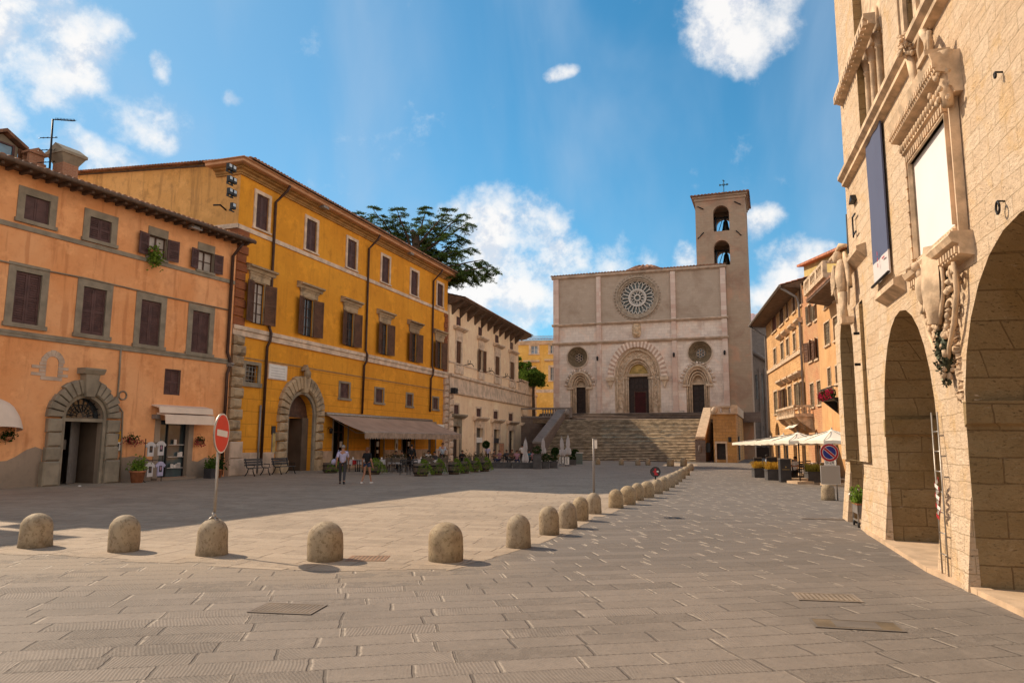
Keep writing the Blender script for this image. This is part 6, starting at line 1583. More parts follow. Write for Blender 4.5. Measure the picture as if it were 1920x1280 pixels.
h4 = [PR.rect(*a) for a in zz((361, 375, 297, 392), (392, 410, 292, 372))]; h3 = [PR.rect(*a) for a in zz((366, 384, 478, 580), (396, 412, 468, 568))]; h2 = [PR.rect(*a) for a in zz((373, 391, 690, 808), (408, 429, 677, 796))]
h1 = [(*PR.rect(*a), 'point') for a in zz((392, 414, 918, 1000), (427, 444, 908, 950))]; h0 = [PR.rect(*zz((395, 425, 985, 1090))[0])]; h0[0][2] = .05
mb = MB(); wall(mb, e0 + .01, e1, 0, w2, [(*r, 'rect') for r in h4 + h3 + h2 + h0] + h1[:1], .3); mb.quad((e0, 0, w2), (e1, 0, w2), (e1, 9, w2), (e0, 9, w2)); mb.obj('wall', M['rightbrick'], H2)
for r in h4: window(H2, r, .1, M['carved'], .03, 'open', M['shutterg'], step=.2, sill=.12, ow=.25)
for r in h3: window(H2, r, .1, M['carved'], .03, 'open', M['shutter2'], step=.2, sill=.12, ow=.55, swing=25)
for r in h2: window(H2, r, .1, M['carved'], .03, 'closed', M['shutterg'], step=.2, sill=.12)
mb = MB()
for r in h0 + [h1[0][:4]]: mb.quad((r[0], .28, r[2]), (r[1], .28, r[2]), (r[1], .28, r[3]), (r[0], .28, r[3]))
mb.obj('pane', M['glass'], H2)
# roof terrace on a deep ledge, olive attic behind
ta_ = PR.uz(1507, 545, -1.2)[0]; tb_ = PR.uz(1562, 500, -1.2)[0]; zt1 = (PR.uz(1507, 552, -1.2)[1] + PR.uz(1536, 521, -1.2)[1]) / 2
tr0 = PR.uz(1509, 530, -1.2)[0]; tr1 = PR.uz(1545, 490, -1.2)[0]
mb = MB(); mb.box(tr0, tr1, -1.3, .5, zt1 - .25, zt1); mb.prismx([(-1.25, zt1 - .25), (.02, zt1 - .25), (.02, zt1 - .9)], tr0 + .1, tr1); fix_normals(mb.obj('terrace_ledge', M['carved'], H2))
zr_ = PR.uz(1536, 498, -1.2)[1]; mb = MB(); mb.box(tr0, tr1, -1.28, -1.08, zr_ - .16, zr_); 
for k in range(4): x = tr0 + (tr1 - tr0 - .4) * k / 3; mb.box(x, x + .4, -1.3, -1.06, zt1, zr_ - .16)
balusters(mb, tr0 + .3, tr1 - .3, -1.18, zt1, zr_ - zt1 - .16, 14, r=.09); mb.box(tr1 - .2, tr1, -1.06, 0, zr_ - .16, zr_); mb.obj('balustrade', M['carved'], H2)
zaa = PR.uz(1508, 497, 1.2)[1]; zab = PR.uz(1585, 471, 1.2)[1]; mb = MB(); xa_ = PR.uz(1508, 520, 1.2)[0]; xb_ = PR.uz(1590, 480, 1.2)[0]
mb.prism([(xa_, w2 - 1), (xb_, w2 - 1), (xb_, zab), (xa_, zaa)], 1.2, 8); fix_normals(mb.obj('attic_wall', M['olive'], H2))
mb = MB(); mb.prism([(xa_ - .5, zaa + .02), (xb_ + .5, zab - .02), (xb_ + .5, zab + .14), (xa_ - .5, zaa + .2)], .75, 8.3); fix_normals(mb.obj('attic_roof', M['tilered'], H2))
H3 = thing('orange_plaster_house', 'orange plastered house with flowered iron balcony beside the big stone palace', 'house', PR.matrix())
w3 = (PR.uz(1545, 560)[1] + PR.uz(1565, 545)[1]) / 2
j = [PR.rect(*a) for a in zz((453, 481, 382, 498), (499, 522, 355, 473), (470, 487, 612, 704), (510, 524, 600, 690), (452, 466, 262, 312), (500, 514, 225, 275))]
mb = MB(); wall(mb, e1, e2 + 6, 0, w3, [(*r, 'rect') for r in j], .3, y=-.12); mb.quad((e1, -.12, 0), (e1, 4, 0), (e1, 4, w3), (e1, -.12, w3)); mb.obj('wall', M['rightplaster'], H3)
for i, r in enumerate(j): window(H3, r, .08, M['carved'], .03, 'closed', M['shutterg'], step=.2, sill=.12, y0=-.12)
ze3 = (PR.uz(1520, 562, -1.3)[1] + PR.uz(1570, 517, -1.3)[1]) / 2
mb = MB(); xa_ = PR.uz(1518, 562, -1.2)[0]; mb.prismx([(-1.4, ze3), (-1.4, ze3 + .12), (3, ze3 + .9), (3, ze3 - .2), (-.12, ze3 - .25)], xa_, e2 + 6); fix_normals(mb.obj('eave', M['soffit'], H3))
mb = MB(); corrug(mb, xa_, e2 + 6, -1.45, ze3 + .14, 3, ze3 + 1.0, pitch=.4); mb.obj('roof_tiles', M['tile'], H3)
bx = PR.rect(*zz((447, 512, 712, 775))[0], y=-.7); mb = MB(); a, b, c, d_ = bx
mb.box(a, b, -.95, -.1, c, c + .1); mb.tube([(a, -.1, d_), (a, -.95, d_), (b, -.95, d_), (b, -.1, d_)], .03, 5)
for k in range(16): x = a + (b - a) * k / 15; mb.tube([(x, -.95, c + .1), (x, -.95, d_)], .018, 4)
mb.prismx([(-.1, c), (-.9, c), (-.1, c - .7)], a + .2, a + .35); mb.prismx([(-.1, c), (-.9, c), (-.1, c - .7)], b - .35, b - .2)
ba = mb.obj('balcony', M['iron'], H3)
mb = MB(); mb.leaves(260, lambda: (ru(a, b), ru(-1.1, -.85), c + .25 + ru(-.15, .3)), .10, 0); mb.leaves(150, lambda: (ru(a, b), ru(-1.2, -.9), c + .25 + ru(-.2, .3)), .09, 1); mb.obj('flower_boxes', [M['leafdeep'], M['flower']], ba)
# ================================================================ STONE PALACE ON THE RIGHT
PP = vp_plane(1836, 1110, 1335, sign=-1)
SP = thing('stone_palace', 'huge travertine palace with tall open arches filling the right edge of the view', 'palace', PP.matrix())
pl0 = PP.uz(1589, 420)[0]; pr1 = 10.0; pt = 19.0
aA = PP.uz(1913, 398); aAr = aA[0] - 0.0
jl = PP.uz(1666, 900)[0]; jr = PP.uz(1765, 900)[0]; bz = PP.uz((1702), 572)[1]
cl_ = PP.uz(1583.5, 800, -.08)[0]; crr = PP.uz(1613, 880, -.08)[0]; cz3 = PP.uz(1592, 576, -.08)[1]; plow = PP.uz(1573, 760, -.08)[0]; uS = PP.uz(1640, 900)[0]; zL = PP.uz(1588, 480)[1]
print('PALACE', pl0, aA, jl, jr, bz, cl_, crr, cz3)
opA = (0.02, 2 * aAr, 0, aA[1], 'round', aAr); opB = (jl, jr, 0, bz, 'round', (jr - jl) / 2 * 1.25); opC = (cl_, crr, 0, cz3, 'round', (crr - cl_) / 2 * 1.15)
WY = 2.6
# many-light window recess
pw0 = PP.uz(1609, 180)[0]; pw1 = PP.uz(1657, 90)[0]; pwz = (PP.uz(1601, 286, -.18)[1] + PP.uz(1700, 80, -.18)[1]) / 2 + .1
zsp_ = PP.uz(1607, 150, .15)[1]
opW = (pw0, pw1, pwz, pwz + 4.6, 'rect')
w2l = PP.uz(1700, 20)[0]; w2r = PP.uz(1719, 20)[0]; 
opX = (w2l, w2r, PP.uz(1709, 55)[1], pt - .5, 'rect')
mb = MB(); wall(mb, plow, uS, 0, zL, [opC], .7, rmi=1); wall(mb, uS, pr1, 0, zL, [opA, opB], .7, rmi=1); wall(mb, pl0, pr1, zL, pt, [opW, opX], .7, rmi=1)
mb.quad((plow, 0, 0), (plow, 7, 0), (plow, 7, zL), (plow, 0, zL)); mb.quad((plow, 0, zL), (pl0, 0, zL), (pl0, 7, zL), (plow, 7, zL))
mb.quad((pl0, 0, 0), (pl0, 12, 0), (pl0, 12, pt), (pl0, 0, pt)); mb.quad((pl0, 0, pt), (pr1, 0, pt), (pr1, 12, pt), (pl0, 12, pt)); mb.quad((pr1, 0, 0), (pr1, 12, 0), (pr1, 12, pt), (pr1, 0, pt)); mb.quad((pl0, 12, 0), (pr1, 12, 0), (pr1, 12, pt), (pl0, 12, pt))
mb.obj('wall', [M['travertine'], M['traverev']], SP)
# deep arch linings (pier sides), impost bands, inner vault
mb = MB()
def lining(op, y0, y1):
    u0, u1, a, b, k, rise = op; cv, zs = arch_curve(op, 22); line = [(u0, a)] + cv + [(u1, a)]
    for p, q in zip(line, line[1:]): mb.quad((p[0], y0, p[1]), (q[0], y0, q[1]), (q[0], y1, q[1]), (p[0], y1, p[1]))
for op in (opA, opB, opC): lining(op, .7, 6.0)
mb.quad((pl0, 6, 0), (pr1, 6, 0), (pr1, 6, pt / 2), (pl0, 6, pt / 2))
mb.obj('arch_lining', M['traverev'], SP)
zi = PP.uz(1811, 752)[1]; ziB = PP.uz(1660, 786)[1]; print('impost', zi, ziB)
mb = MB()
for op, z in ((opA, zi), (opB, ziB)):
    mb.add([(op[0] - .01, -.02, z - .35), (op[0] + .08, -.02, z - .3), (op[0] + .12, -.02, z), (op[0] - .01, -.02, z), (op[0] - .01, 5.9, z - .35), (op[0] + .08, 5.9, z - .3), (op[0] + .12, 5.9, z), (op[0] - .01, 5.9, z)],
           [(0, 1, 2, 3), (1, 5, 6, 2), (3, 2, 6, 7), (0, 4, 5, 1)])
mb.obj('impost', M['traverev'], SP)
# raised lesene panel round the far arch
lz0 = PP.uz(1634, 866)[1]; lu1 = PP.uz(1625, 700)[0]; lzt = PP.uz(1620, 566)[1]
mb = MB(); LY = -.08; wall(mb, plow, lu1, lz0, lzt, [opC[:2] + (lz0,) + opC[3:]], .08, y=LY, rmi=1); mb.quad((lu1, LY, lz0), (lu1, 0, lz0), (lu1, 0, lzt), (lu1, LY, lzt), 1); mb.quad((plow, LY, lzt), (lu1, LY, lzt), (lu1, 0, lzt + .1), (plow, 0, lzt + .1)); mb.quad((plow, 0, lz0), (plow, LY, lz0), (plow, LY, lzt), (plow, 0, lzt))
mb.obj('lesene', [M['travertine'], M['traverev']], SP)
# battered pier feet
mb = MB()
for a, b in ((jr, 0.0), (crr, jl), (plow, cl_)):
    mb.add([(a - .03, -.14, 0), (b + .03, -.14, 0), (b + .005, -.008, 1.25), (a, -.008, 1.25), (a - .03, .02, 0), (b + .032, .02, 0), (b + .006, .02, 1.25), (a, .02, 1.25)], [(0, 1, 2, 3), (1, 5, 6, 2), (4, 0, 3, 7)])
mb.obj('pier_foot', M['travertine'], SP)
# broken edge of the near pier
mb = MB()
z0_ = PP.uz(1815, 750)[1]; z1_ = PP.uz(1818, 545)[1]
NZ = 90; vs = []
for k in range(NZ + 1):
    z = z0_ + (z1_ - z0_) * k / NZ; a_ = .10 + .05 * math.sin(k * .31) + ru(-.03, .03)
    vs += [(-a_ - .05, -.001, z), (-a_ + ru(-.02, .02), ru(-.05, -.02), z + ru(-.03, .03)), (-a_ * .45 + ru(-.03, .03), ru(-.07, -.01), z + ru(-.03, .03)), (ru(-.02, .05), ru(-.03, .02), z + ru(-.03, .03)), (.05 + ru(-.03, .04), ru(.08, .18), z + ru(-.03, .03)), (.018, .34, z)]
mb.add(vs, [(k * 6 + j, k * 6 + j + 1, (k + 1) * 6 + j + 1, (k + 1) * 6 + j) for k in range(NZ) for j in range(5)])
mb.obj('broken_edge', M['carved'], SP)
pipe(SP, [(pl0 - .06, .02, PP.uz(1591, 395)[1]), (pl0 - .25, .03, PP.uz(1580, 560)[1])], .04, 'downpipe', M['iron'])
# many-light window: colonnettes, capitals, arches
n = 4; w = (pw1 - pw0) / n; zc = zsp_
mb = MB()
for k in range(n + 1):
    x = pw0 + w * k; x = min(max(x, pw0 + .09), pw1 - .09)
    mb.lathe([(.12, pwz), (.12, pwz + .1), (.075, pwz + .16), (.065, zc - .32), (.085, zc - .3), (.085, zc - .26), (.065, zc - .24), (.13, zc - .03), (.13, zc)], (x, .2, 0), 12)
for k in range(n):
    c_ = pw0 + w * (k + .5); cv = arch_curve((c_ - w / 2 + .05, c_ + w / 2 - .05, 0, zc + w * .75, 'point', w * .75), 12)[0]; mb.tube([(p[0], .2, p[1]) for p in cv], .08, 6)
zz0 = zc; o_ = [(pw0 + w * k + .08, pw0 + w * (k + 1) - .08, zz0, zz0 + w * .75, 'point', w * .75) for k in range(n)]
wall(mb, pw0, pw1, zz0, pwz + 4.6, o_, .2, y=.18)
mb.obj('window_tracery', M['carved'], SP)
mb = MB(); mb.quad((pw0, .66, pwz), (pw1, .66, pwz), (pw1, .66, pwz + 4.6), (pw0, .66, pwz + 4.6)); mb.quad((w2l, .5, opX[2]), (w2r, .5, opX[2]), (w2r, .5, opX[3]), (w2l, .5, opX[3])); mb.obj('window_recess', M['quoin'], SP)
mb = MB(); mb.box(w2l - .18, w2l, -.06, .02, opX[2], opX[3]); mb.box(w2l - .3, w2l - .2, -.09, .02, opX[2], opX[3]); mb.box(w2r, w2r + .18, -.06, .02, opX[2], opX[3]); mb.obj('window_moulding', M['carved'], SP)
# string mouldings
def moulding(za, ua, ub, h, p, name='string_course', mat=None, dent=0):
    mb = MB(); mb.prismx([(.02, za), (-p, za), (-p, za - h * .3), (-p * .6, za - h * .55), (-p * .6, za - h * .8), (.02, za - h)], ua, ub)
    if dent:
        x = ua + .03
        while x < ub - .05: mb.box(x, x + dent * .55, -p * 1.02, -p * .6, za - h * .8, za - h * .3 - .002); x += dent
    return mb.obj(name, mat or M['carved'], SP)
zA = (PP.uz(1601, 286, -.18)[1] + PP.uz(1700, 80, -.18)[1]) / 2 + .1
ub_ = PP.uz(1757, 0, -.18)[0] + .5
moulding(zA, pl0 + .3, ub_, .30, .22)
zB = (PP.uz(1594, 108, -.18)[1]) + .1; moulding(zB, pl0 + .25, pl0 + 4, .26, .2, dent=.22)
sill_ = PP.uz(1590, 500); s2 = PP.uz(1624, 462); mb = MB(); zs_ = (sill_[1] + s2[1]) / 2; mb.prismx([(.02, zs_ + .08), (-.2, zs_), (-.2, zs_ - .09), (.02, zs_ - .28)], pl0 + .02, s2[0]); fix_normals(mb.obj('sill', M['carved'], SP))
s3 = PP.uz(1640, 560, -.2); s4 = PP.uz(1674, 515, -.2); mb = MB(); zs_ = (s3[1] + s4[1]) / 2; mb.prismx([(.02, zs_ + .1), (-.2, zs_), (-.2, zs_ - .1), (.02, zs_ - .25)], s3[0], s4[0]); fix_normals(mb.obj('sill', M['carved'], SP))
# upper moulding above (rises over the first) and the ruined niche
u5 = PP.uz(1697, 80, -.2)[0]; u6 = u5 + .5
mb = MB()
for k in range(90): mb.ell((u5 + ru(-.13, .13), ru(-.30, -.03), zA + ru(-.32, .08)), (ru(.02, .05), .035, ru(.025, .055)), 6, jit=.4)
for k in range(120): mb.ell((u5 + .62 + ru(-.12, .12), ru(-.10, -.01), zA + ru(-1.2, .15)), (ru(.02, .05), .03, ru(.025, .06)), 6, jit=.4)
mb.tube([(u5 - .05, -.15, zA - .1), (u5 + .05, -.1, zA - 1.0), (u5 + .2, -.08, zA - 1.7)], [.08, .05, .015], 8)
mb.obj('carved_corbel', M['carved'], SP)
zC = zA + .9; mb = MB(); mb.tube([(u5 + .28, -.03, zA - .1), (u5 + .42, -.05, zA - .7), (u5 + .40, -.05, zA - 1.3), (u5 + .25, -.03, zA - 1.8)], .035, 6); mb.obj('niche_moulding', M['carved'], SP)
# plaque
pq = [PP.uz(*p, -.06) for p in ((1716, 307), (1783, 210), (1794, 423), (1726, 488))]
qa = (pq[0][0] + pq[3][0]) / 2; qb = (pq[1][0] + pq[2][0]) / 2 + .07; qt = (pq[0][1] + pq[1][1]) / 2; qd = (pq[2][1] + pq[3][1]) / 2
print('plaque', pq)
PLQ = thing('wall_plaque', 'big blank off white marble plaque in a carved frame on the stone palace', 'plaque', PP.matrix())
mb = MB(); mb.box(qa, qb, -.07, -.02, qd, qt); mb.obj('panel', M['panel'], PLQ)
mb = MB(); fw_ = .16
mb.box(qa - fw_, qa, -.10, -.01, qd - fw_, qt + fw_); mb.box(qb, qb + fw_ - .05, -.10, -.01, qd - fw_, qt + fw_); mb.box(qa, qb, -.12, -.01, qt, qt + fw_); mb.box(qa, qb, -.12, -.01, qd - fw_, qd)
mb.box(qa - fw_ - .05, qa - fw_, -.15, -.01, qd - fw_, qt + fw_); mb.box(qb + fw_ - .05, qb + fw_ - .01, -.13, -.01, qd - fw_, qt + fw_); mb.box(qa - .015, qa, -.16, -.07, qd, qt); mb.box(qb, qb + .015, -.16, -.07, qd, qt); mb.box(qa, qb, -.16, -.07, qt, qt + .02)
z = qd
while z < qt - .1: mb.box(qa - fw_ + .03, qa - .03, -.18, -.12, z, z + .12); z += .2
x = qa
while x < qb: mb.box(x, x + .05, -.18, -.12, qt + .03, qt + fw_ - .02); mb.box(x, x + .05, -.16, -.12, qd - fw_ + .05, qd - .05); x += .11
mb.obj('frame', M['carved'], PLQ)
mb = MB(); zb = qt + fw_
mb.prismx([(.02, zb), (-.10, zb), (-.13, zb + .08), (-.17, zb + .1), (-.17, zb + .27), (-.22, zb + .3), (-.32, zb + .32), (-.36, zb + .5), (-.38, zb + .58), (.02, zb + .6)], qa - .3, qb + .35)
x = qa - .25
while x < qb + .3: mb.ell((x, -.18, zb + .185), (.045, .04, .07), 8); x += .13
x = qa - .28
while x < qb + .33: mb.box(x, x + .045, -.36, -.32, zb + .36, zb + .44); x += .09
mb.obj('cornice', M['carved'], PLQ)
mb = MB()
for s_, c_ in ((1, qb + .22),):
    mb.lathe([(.07, zb - .15), (.09, zb + .1), (.08, zb + .25), (.14, zb + .5), (.16, zb + .6)], (c_, -.16, 0), 10)
    for k in range(34): mb.ell((c_ + ru(-.12, .12), -.2 + ru(-.14, .1), zb + ru(-.1, .55)), (.035, .035, .05), 6, jit=.3)
mb.obj('capital', M['carved'], PLQ)
mb = MB(); zq = qd - fw_
mb.prismx([(.02, zq), (-.26, zq), (-.30, zq - .06), (-.26, zq - .14), (-.18, zq - .17), (-.18, zq - .30), (.02, zq - .34)], qa - .25, qb + .28)
x = qa - .2
while x < qb + .25: mb.box(x, x + .06, -.215, -.18, zq - .28, zq - .19); x += .12
mb.obj('lower_cornice', [M['carved'], M['panel']], PLQ)
# iron canopy hooks above the plaque
zt_ = zb + .6; mb = MB(); mb.box(qb - .1, qb + .3, -.42, -.1, zt_ - .02, zt_ + .06); mb.tube([(qb + .1, -.3, zt_), (qb + .12, -.3, zt_ + .3), (qb + .14, -.3, zt_ + .42)], .03, 6); mb.tube([(qb + .13, -.3, zt_ + .38), (qb - .3, -.25, zt_ + .2), (qb - .5, -.2, zt_)], .035, 6); mb.tube([(qb - .25, -.2, zt_), (qb - .2, -.2, zt_ + .35)], .04, 6)
mb.tube([(qb - 1.0, -.05, zt_ + .1), (qb - .8, -.16, zt_ + .65), (qb - .5, -.2, zt_ + .75), (qb - .3, -.2, zt_ + .5), (qb - .25, -.18, zt_ + .1)], .055, 8)
mb.obj('crowning', M['carved'], PLQ)
# carved eagle console under the plaque
def volute(mb, c, r, turns=1.6, y=-.25, sgn=1, t=.06):
    pts = []
    for k in range(22):
        a = 2 * math.pi * turns * k / 21; q = r * (1 - k / 24); pts.append((c[0] + sgn * q * math.cos(a), y + .02 * k * .3, c[1] + q * math.sin(a)))
    mb.tube(pts, [t * (1 - k / 40) for k in range(22)], 7)
EG = thing('eagle_console', 'carved stone eagle and scrolls bracketing the underside of the blank plaque', 'carving', PP.matrix())
qm = (qa + qb) / 2; zk = zq - .34
mb = MB(); mb.ell((qm - .30, -.22, zk - .12), (.15, .13, .28), 12, jit=.08); mb.ell((qm - .32, -.30, zk + .22), (.075, .09, .085), 10, jit=.05); mb.tube([(qm - .33, -.36, zk + .23), (qm - .34, -.44, zk + .19), (qm - .34, -.44, zk + .14)], [.04, .025, .01], 6)
mb.ell((qm - .30, -.25, zk + .1), (.08, .09, .13), 8, jit=.1)
for s_ in (-1, 1): mb.tube([(qm - .3 + s_ * .06, -.22, zk - .35), (qm - .3 + s_ * .09, -.26, zk - .5)], [.05, .03], 6)
mb.obj('body', M['carved'], EG)
mb = MB(); vs = []
for i_ in range(9):
    for j_ in range(7):
        t = i_ / 8; q = (j_ / 6 - .5) * 2; w_ = .36 * math.sin(math.pi * (t * .86 + .1)) ; vs.append((qm + .08 + w_ * q, -.30 + .13 * q * q - .05 * math.sin(math.pi * t), zk + .42 - 1.15 * t))
mb.add(vs, [(i_ * 7 + j_, i_ * 7 + j_ + 1, (i_ + 1) * 7 + j_ + 1, (i_ + 1) * 7 + j_) for i_ in range(8) for j_ in range(6)], 0, True)
mb.tube([(qm + .08 + .36 * math.sin(math.pi * (t / 8 * .86 + .1)), -.17, zk + .42 - 1.15 * t / 8) for t in range(9)], .03, 6); mb.tube([(qm + .08 - .36 * math.sin(math.pi * (t / 8 * .86 + .1)), -.17, zk + .42 - 1.15 * t / 8) for t in range(9)], .03, 6)
mb.obj('shield', M['carved'], EG)
for s_ in (-1, 1):
    mb = MB()
    for k in range(8):
        t = k / 7; mb.tube([(qm - .3 + s_ * (.1 + .02 * k), -.26 + .02 * k, zk + .22 - .08 * t), (qm - .3 + s_ * (.22 + .03 * k), -.24 + .02 * k, zk - .02 - .06 * t), (qm - .3 + s_ * (.2 + .02 * k), -.18 + .01 * k, zk - .35 - .15 * (1 - t))], [.03, .035, .012], 6)
    mb.obj('wing', M['carved'], EG)
mb = MB()
for s_ in (-1, 1):
    volute(mb, (qm + s_ * .72, zk - .16), .14, 1.7, -.16, s_, .035); volute(mb, (qm + s_ * .52, zk - .55), .11, 1.6, -.14, -s_, .03); volute(mb, (qm + s_ * .28, zk - .9), .09, 1.5, -.12, s_, .025)
    mb.tube([(qm + s_ * .88, -.15, zk - .0), (qm + s_ * .84, -.13, zk - .4), (qm + s_ * .58, -.12, zk - .8), (qm + s_ * .3, -.12, zk - 1.1), (qm + s_ * .06, -.08, zk - 1.4)], [.035, .035, .035, .03, .02], 8)
for k in range(150):
    t = rnd(); hw = .8 * (1 - t) + .05; mb.ell((qm + ru(-hw, hw), ru(-.16, -.02), zk - .1 - 1.4 * t), (ru(.025, .06), .045, ru(.025, .07)), 6, jit=.35)
mb.obj('scrolls', M['carved'], EG)
# bronze wreath hanging under it
wu, wz_ = PP.uz(1771, 660, -.1); WR = MB()
ws = .2
WR.tube([(wu + ws * .75 * math.cos(R(t)), -.1, wz_ + ws * 1.25 * math.sin(R(t))) for t in range(0, 361, 24)], .07, 7)
WR.leaves(520, lambda: (lambda a: (wu + (ws * .75 + ru(-.08, .08)) * math.cos(a), -.1 + ru(-.09, .06), wz_ + (ws * 1.25 + ru(-.09, .09)) * math.sin(a)))(ru(0, 6.283)), .032)
WR.leaves(60, lambda: (wu + ru(-.08, .08), -.1 + ru(-.04, .04), wz_ - ws * 1.25 - ru(0, .25)), .035); WR.tube([(wu, -.05, wz_ + ws * 1.3), (wu, -.03, wz_ + ws * 2.1)], .03, 5)
o = WR.obj('bronze_wreath', M['bronze']); o.matrix_world = PP.matrix(); tag(o, 'dark green bronze wreath hanging on the palace pier below the carved eagle', 'wreath')
# corner eagle on the far end of the palace
cu_, cz_ = PP.uz(1578, 520, -.3)
CE = MB()
CE.ell((0, 0, 0), (.26, .24, .6), 12, jit=.08); CE.ell((-.12, -.1, .66), (.17, .2, .2), 10, jit=.06); CE.tube([(-.2, -.2, .7), (-.32, -.34, .62), (-.32, -.36, .52)], [.08, .05, .02], 6)
for k in range(7): CE.tube([(.1, .12, .75 - .05 * k), (.32 + .02 * k, .2, .2 - .1 * k), (.25, .15, -.9 + .12 * k)], [.07, .09, .03], 6)
for k in range(6): CE.tube([(-.1, -.22, .4 - .1 * k), (-.25, -.3, 0 - .1 * k), (-.05, -.2, -.8 + .1 * k)], [.06, .08, .03], 6)
CE.tube([(.02, 0, -.5), (.08, 0, -.95), (.12, 0, -1.3)], [.2, .12, .16], 8); CE.box(-.1, .3, -.15, .3, -1.45, -1.25); CE.tube([(.2, .2, .95), (-.05, 0, 1.0), (-.2, -.1, .85)], [.05, .09, .07], 7)
o = CE.obj('corner_eagle', M['carved']); o.matrix_world = PP.matrix() @ Matrix.Translation((cu_, -.3, cz_)) @ Matrix.Diagonal((.75, .6, .78, 1)); tag(o, 'weathered stone eagle statue jutting from the far corner of the stone palace', 'statue')
# banner
bq = [PP.uz(*p, -.1) for p in ((1621, 268), (1645, 203), (1661, 468), (1632, 500), (1634, 545), (1672, 498))]
print('banner', bq)
ba_ = bq[0][0] * .5 + bq[3][0] * .5; bb_ = bq[1][0] * .5 + bq[2][0] * .5; bt_ = (bq[0][1] + bq[1][1]) / 2; bm_ = (bq[2][1] + bq[3][1]) / 2; bd_ = (bq[4][1] + bq[5][1]) / 2
BN = thing('hanging_banner', 'long slate blue banner with a white foot hanging on the stone palace', 'banner', PP.matrix())
def cloth(x0, x1, z0, z1, name, mat, y):
    mb = MB(); nx, nz = 12, 16; vs = []
    for j in range(nz + 1):
        for i in range(nx + 1):
            x = x0 + (x1 - x0) * i / nx; z = z0 + (z1 - z0) * j / nz; vs.append((x, y + .008 * math.sin(i * .9 + z * .7) + .006 * math.sin(z * 3), z))
    mb.add(vs, [(j * (nx + 1) + i, j * (nx + 1) + i + 1, (j + 1) * (nx + 1) + i + 1, (j + 1) * (nx + 1) + i) for j in range(nz) for i in range(nx)], 0, True); mb.box(x1 - .02, x1, y - .015, y + .015, z0, z1)
    return mb.obj(name, mat, BN)
cloth(ba_, bb_, bm_, bt_, 'blue_field', M['bannerblue'], -.06); cloth(ba_, bb_, bd_, bm_ - .001, 'white_foot', M['bannerwhite'], -.06)
mb = MB(); mb.tube([(ba_ - .1, -.1, bt_ + .02), (bb_ + .1, -.1, bt_ + .02)], .03, 6); mb.tube([(ba_ - .05, -.1, bd_), (bb_ + .05, -.1, bd_)], .03, 6); mb.obj('rod', M['iron'], BN)
mb = MB(); xm = ba_ + (bb_ - ba_) * .42; 
for k in range(3): mb.box(xm - .02, xm + .02, -.10, -.096, bd_ + .28 + k * .12, bd_ + .36 + k * .12)
mb.box(ba_ + (bb_ - ba_) * .7, ba_ + (bb_ - ba_) * .85, -.10, -.096, bd_ + .35, bd_ + .38); mb.obj('emblem', M['crimson'], BN)
# iron rings and hooks
for px_, py_, r_ in ((1867, 390, .075), (1862, 142, .03)):
    u, z = PP.uz(px_, py_, -.1); mb = MB(); mb.tube([(u, 0, z + r_), (u, -.08, z + r_ + .01)], .012, 5); mb.tube([(u + r_ * .7 * math.cos(R(t)), -.08, z + r_ * math.sin(R(t))) for t in range(0, 361, 30)], .014, 6)
    mb.obj('iron_ring', M['iron'], SP)
for px_, py_ in ((1606, 625), (1608, 683)):
    u, z = PP.uz(px_, py_, -.2); mb = MB(); mb.box(u - .02, u + .02, -.26, -.14, z - .03, z + .03); mb.obj('iron_bracket', M['iron'], SP)
# small lamps high on the end wall
mb = MB(); u, z = PP.uz(1588, 375, -.2); mb.prism([(u - .3, z - .03), (u + .1, z - .03), (u - .05, z + .13)], -.12, .06); mb.box(u - .25, u - .21, -.08, -.05, z - .85, z - .35); mb.box(u - .25, u + .1, -.08, -.05, z - .38, z - .35); mb.box(u - .25, u + .1, -.08, -.05, z - .8, z - .77); fix_normals(mb.obj('wall_lamp', M['iron'], SP))
# ladder wrapped in red and white tape
lt = PP.uz(1757, 772, -.05); lb = PP.uz(1779, 1076, -.16)
LD = thing('ladder', 'thin metal ladder standing in the archway with red and white tape wound round it', 'ladder', PP.matrix())
mb = MB(); A0 = Vector((lb[0], -.16, 0.06)); A1 = Vector((lt[0], -.05, lt[1])); s_ = Vector((-.27, -.01, 0))
mb.tube([A0, A1], .012, 6); mb.tube([A0 + s_, A1 + s_], .012, 6); mb.obj('rails', M['steel'], LD)
mb = MB(); n = int((A1 - A0).length / .28)
for k in range(1, n): p = A0 + (A1 - A0) * k / n; mb.tube([p, p + s_], .010, 5)
mb.obj('rungs', M['steel'], LD)
mb = MB()
for k in range(44):
    t = .34 + .24 * k / 44; p = A0 + (A1 - A0) * t + s_ * (.5 + .35 * math.sin(k * .55)) + Vector((0, -.03, 0)); q = A0 + (A1 - A0) * (t + .008) + s_ * (.5 + .35 * math.sin((k + 1) * .55)) + Vector((0, -.04, 0))
    h = Vector((0, 0, .028)); mb.add([p - h, q - h, q + h, p + h], [(0, 1, 2, 3)], (k // 3) % 2)
mb.obj('warning_tape', [M['red'], M['white']], LD)
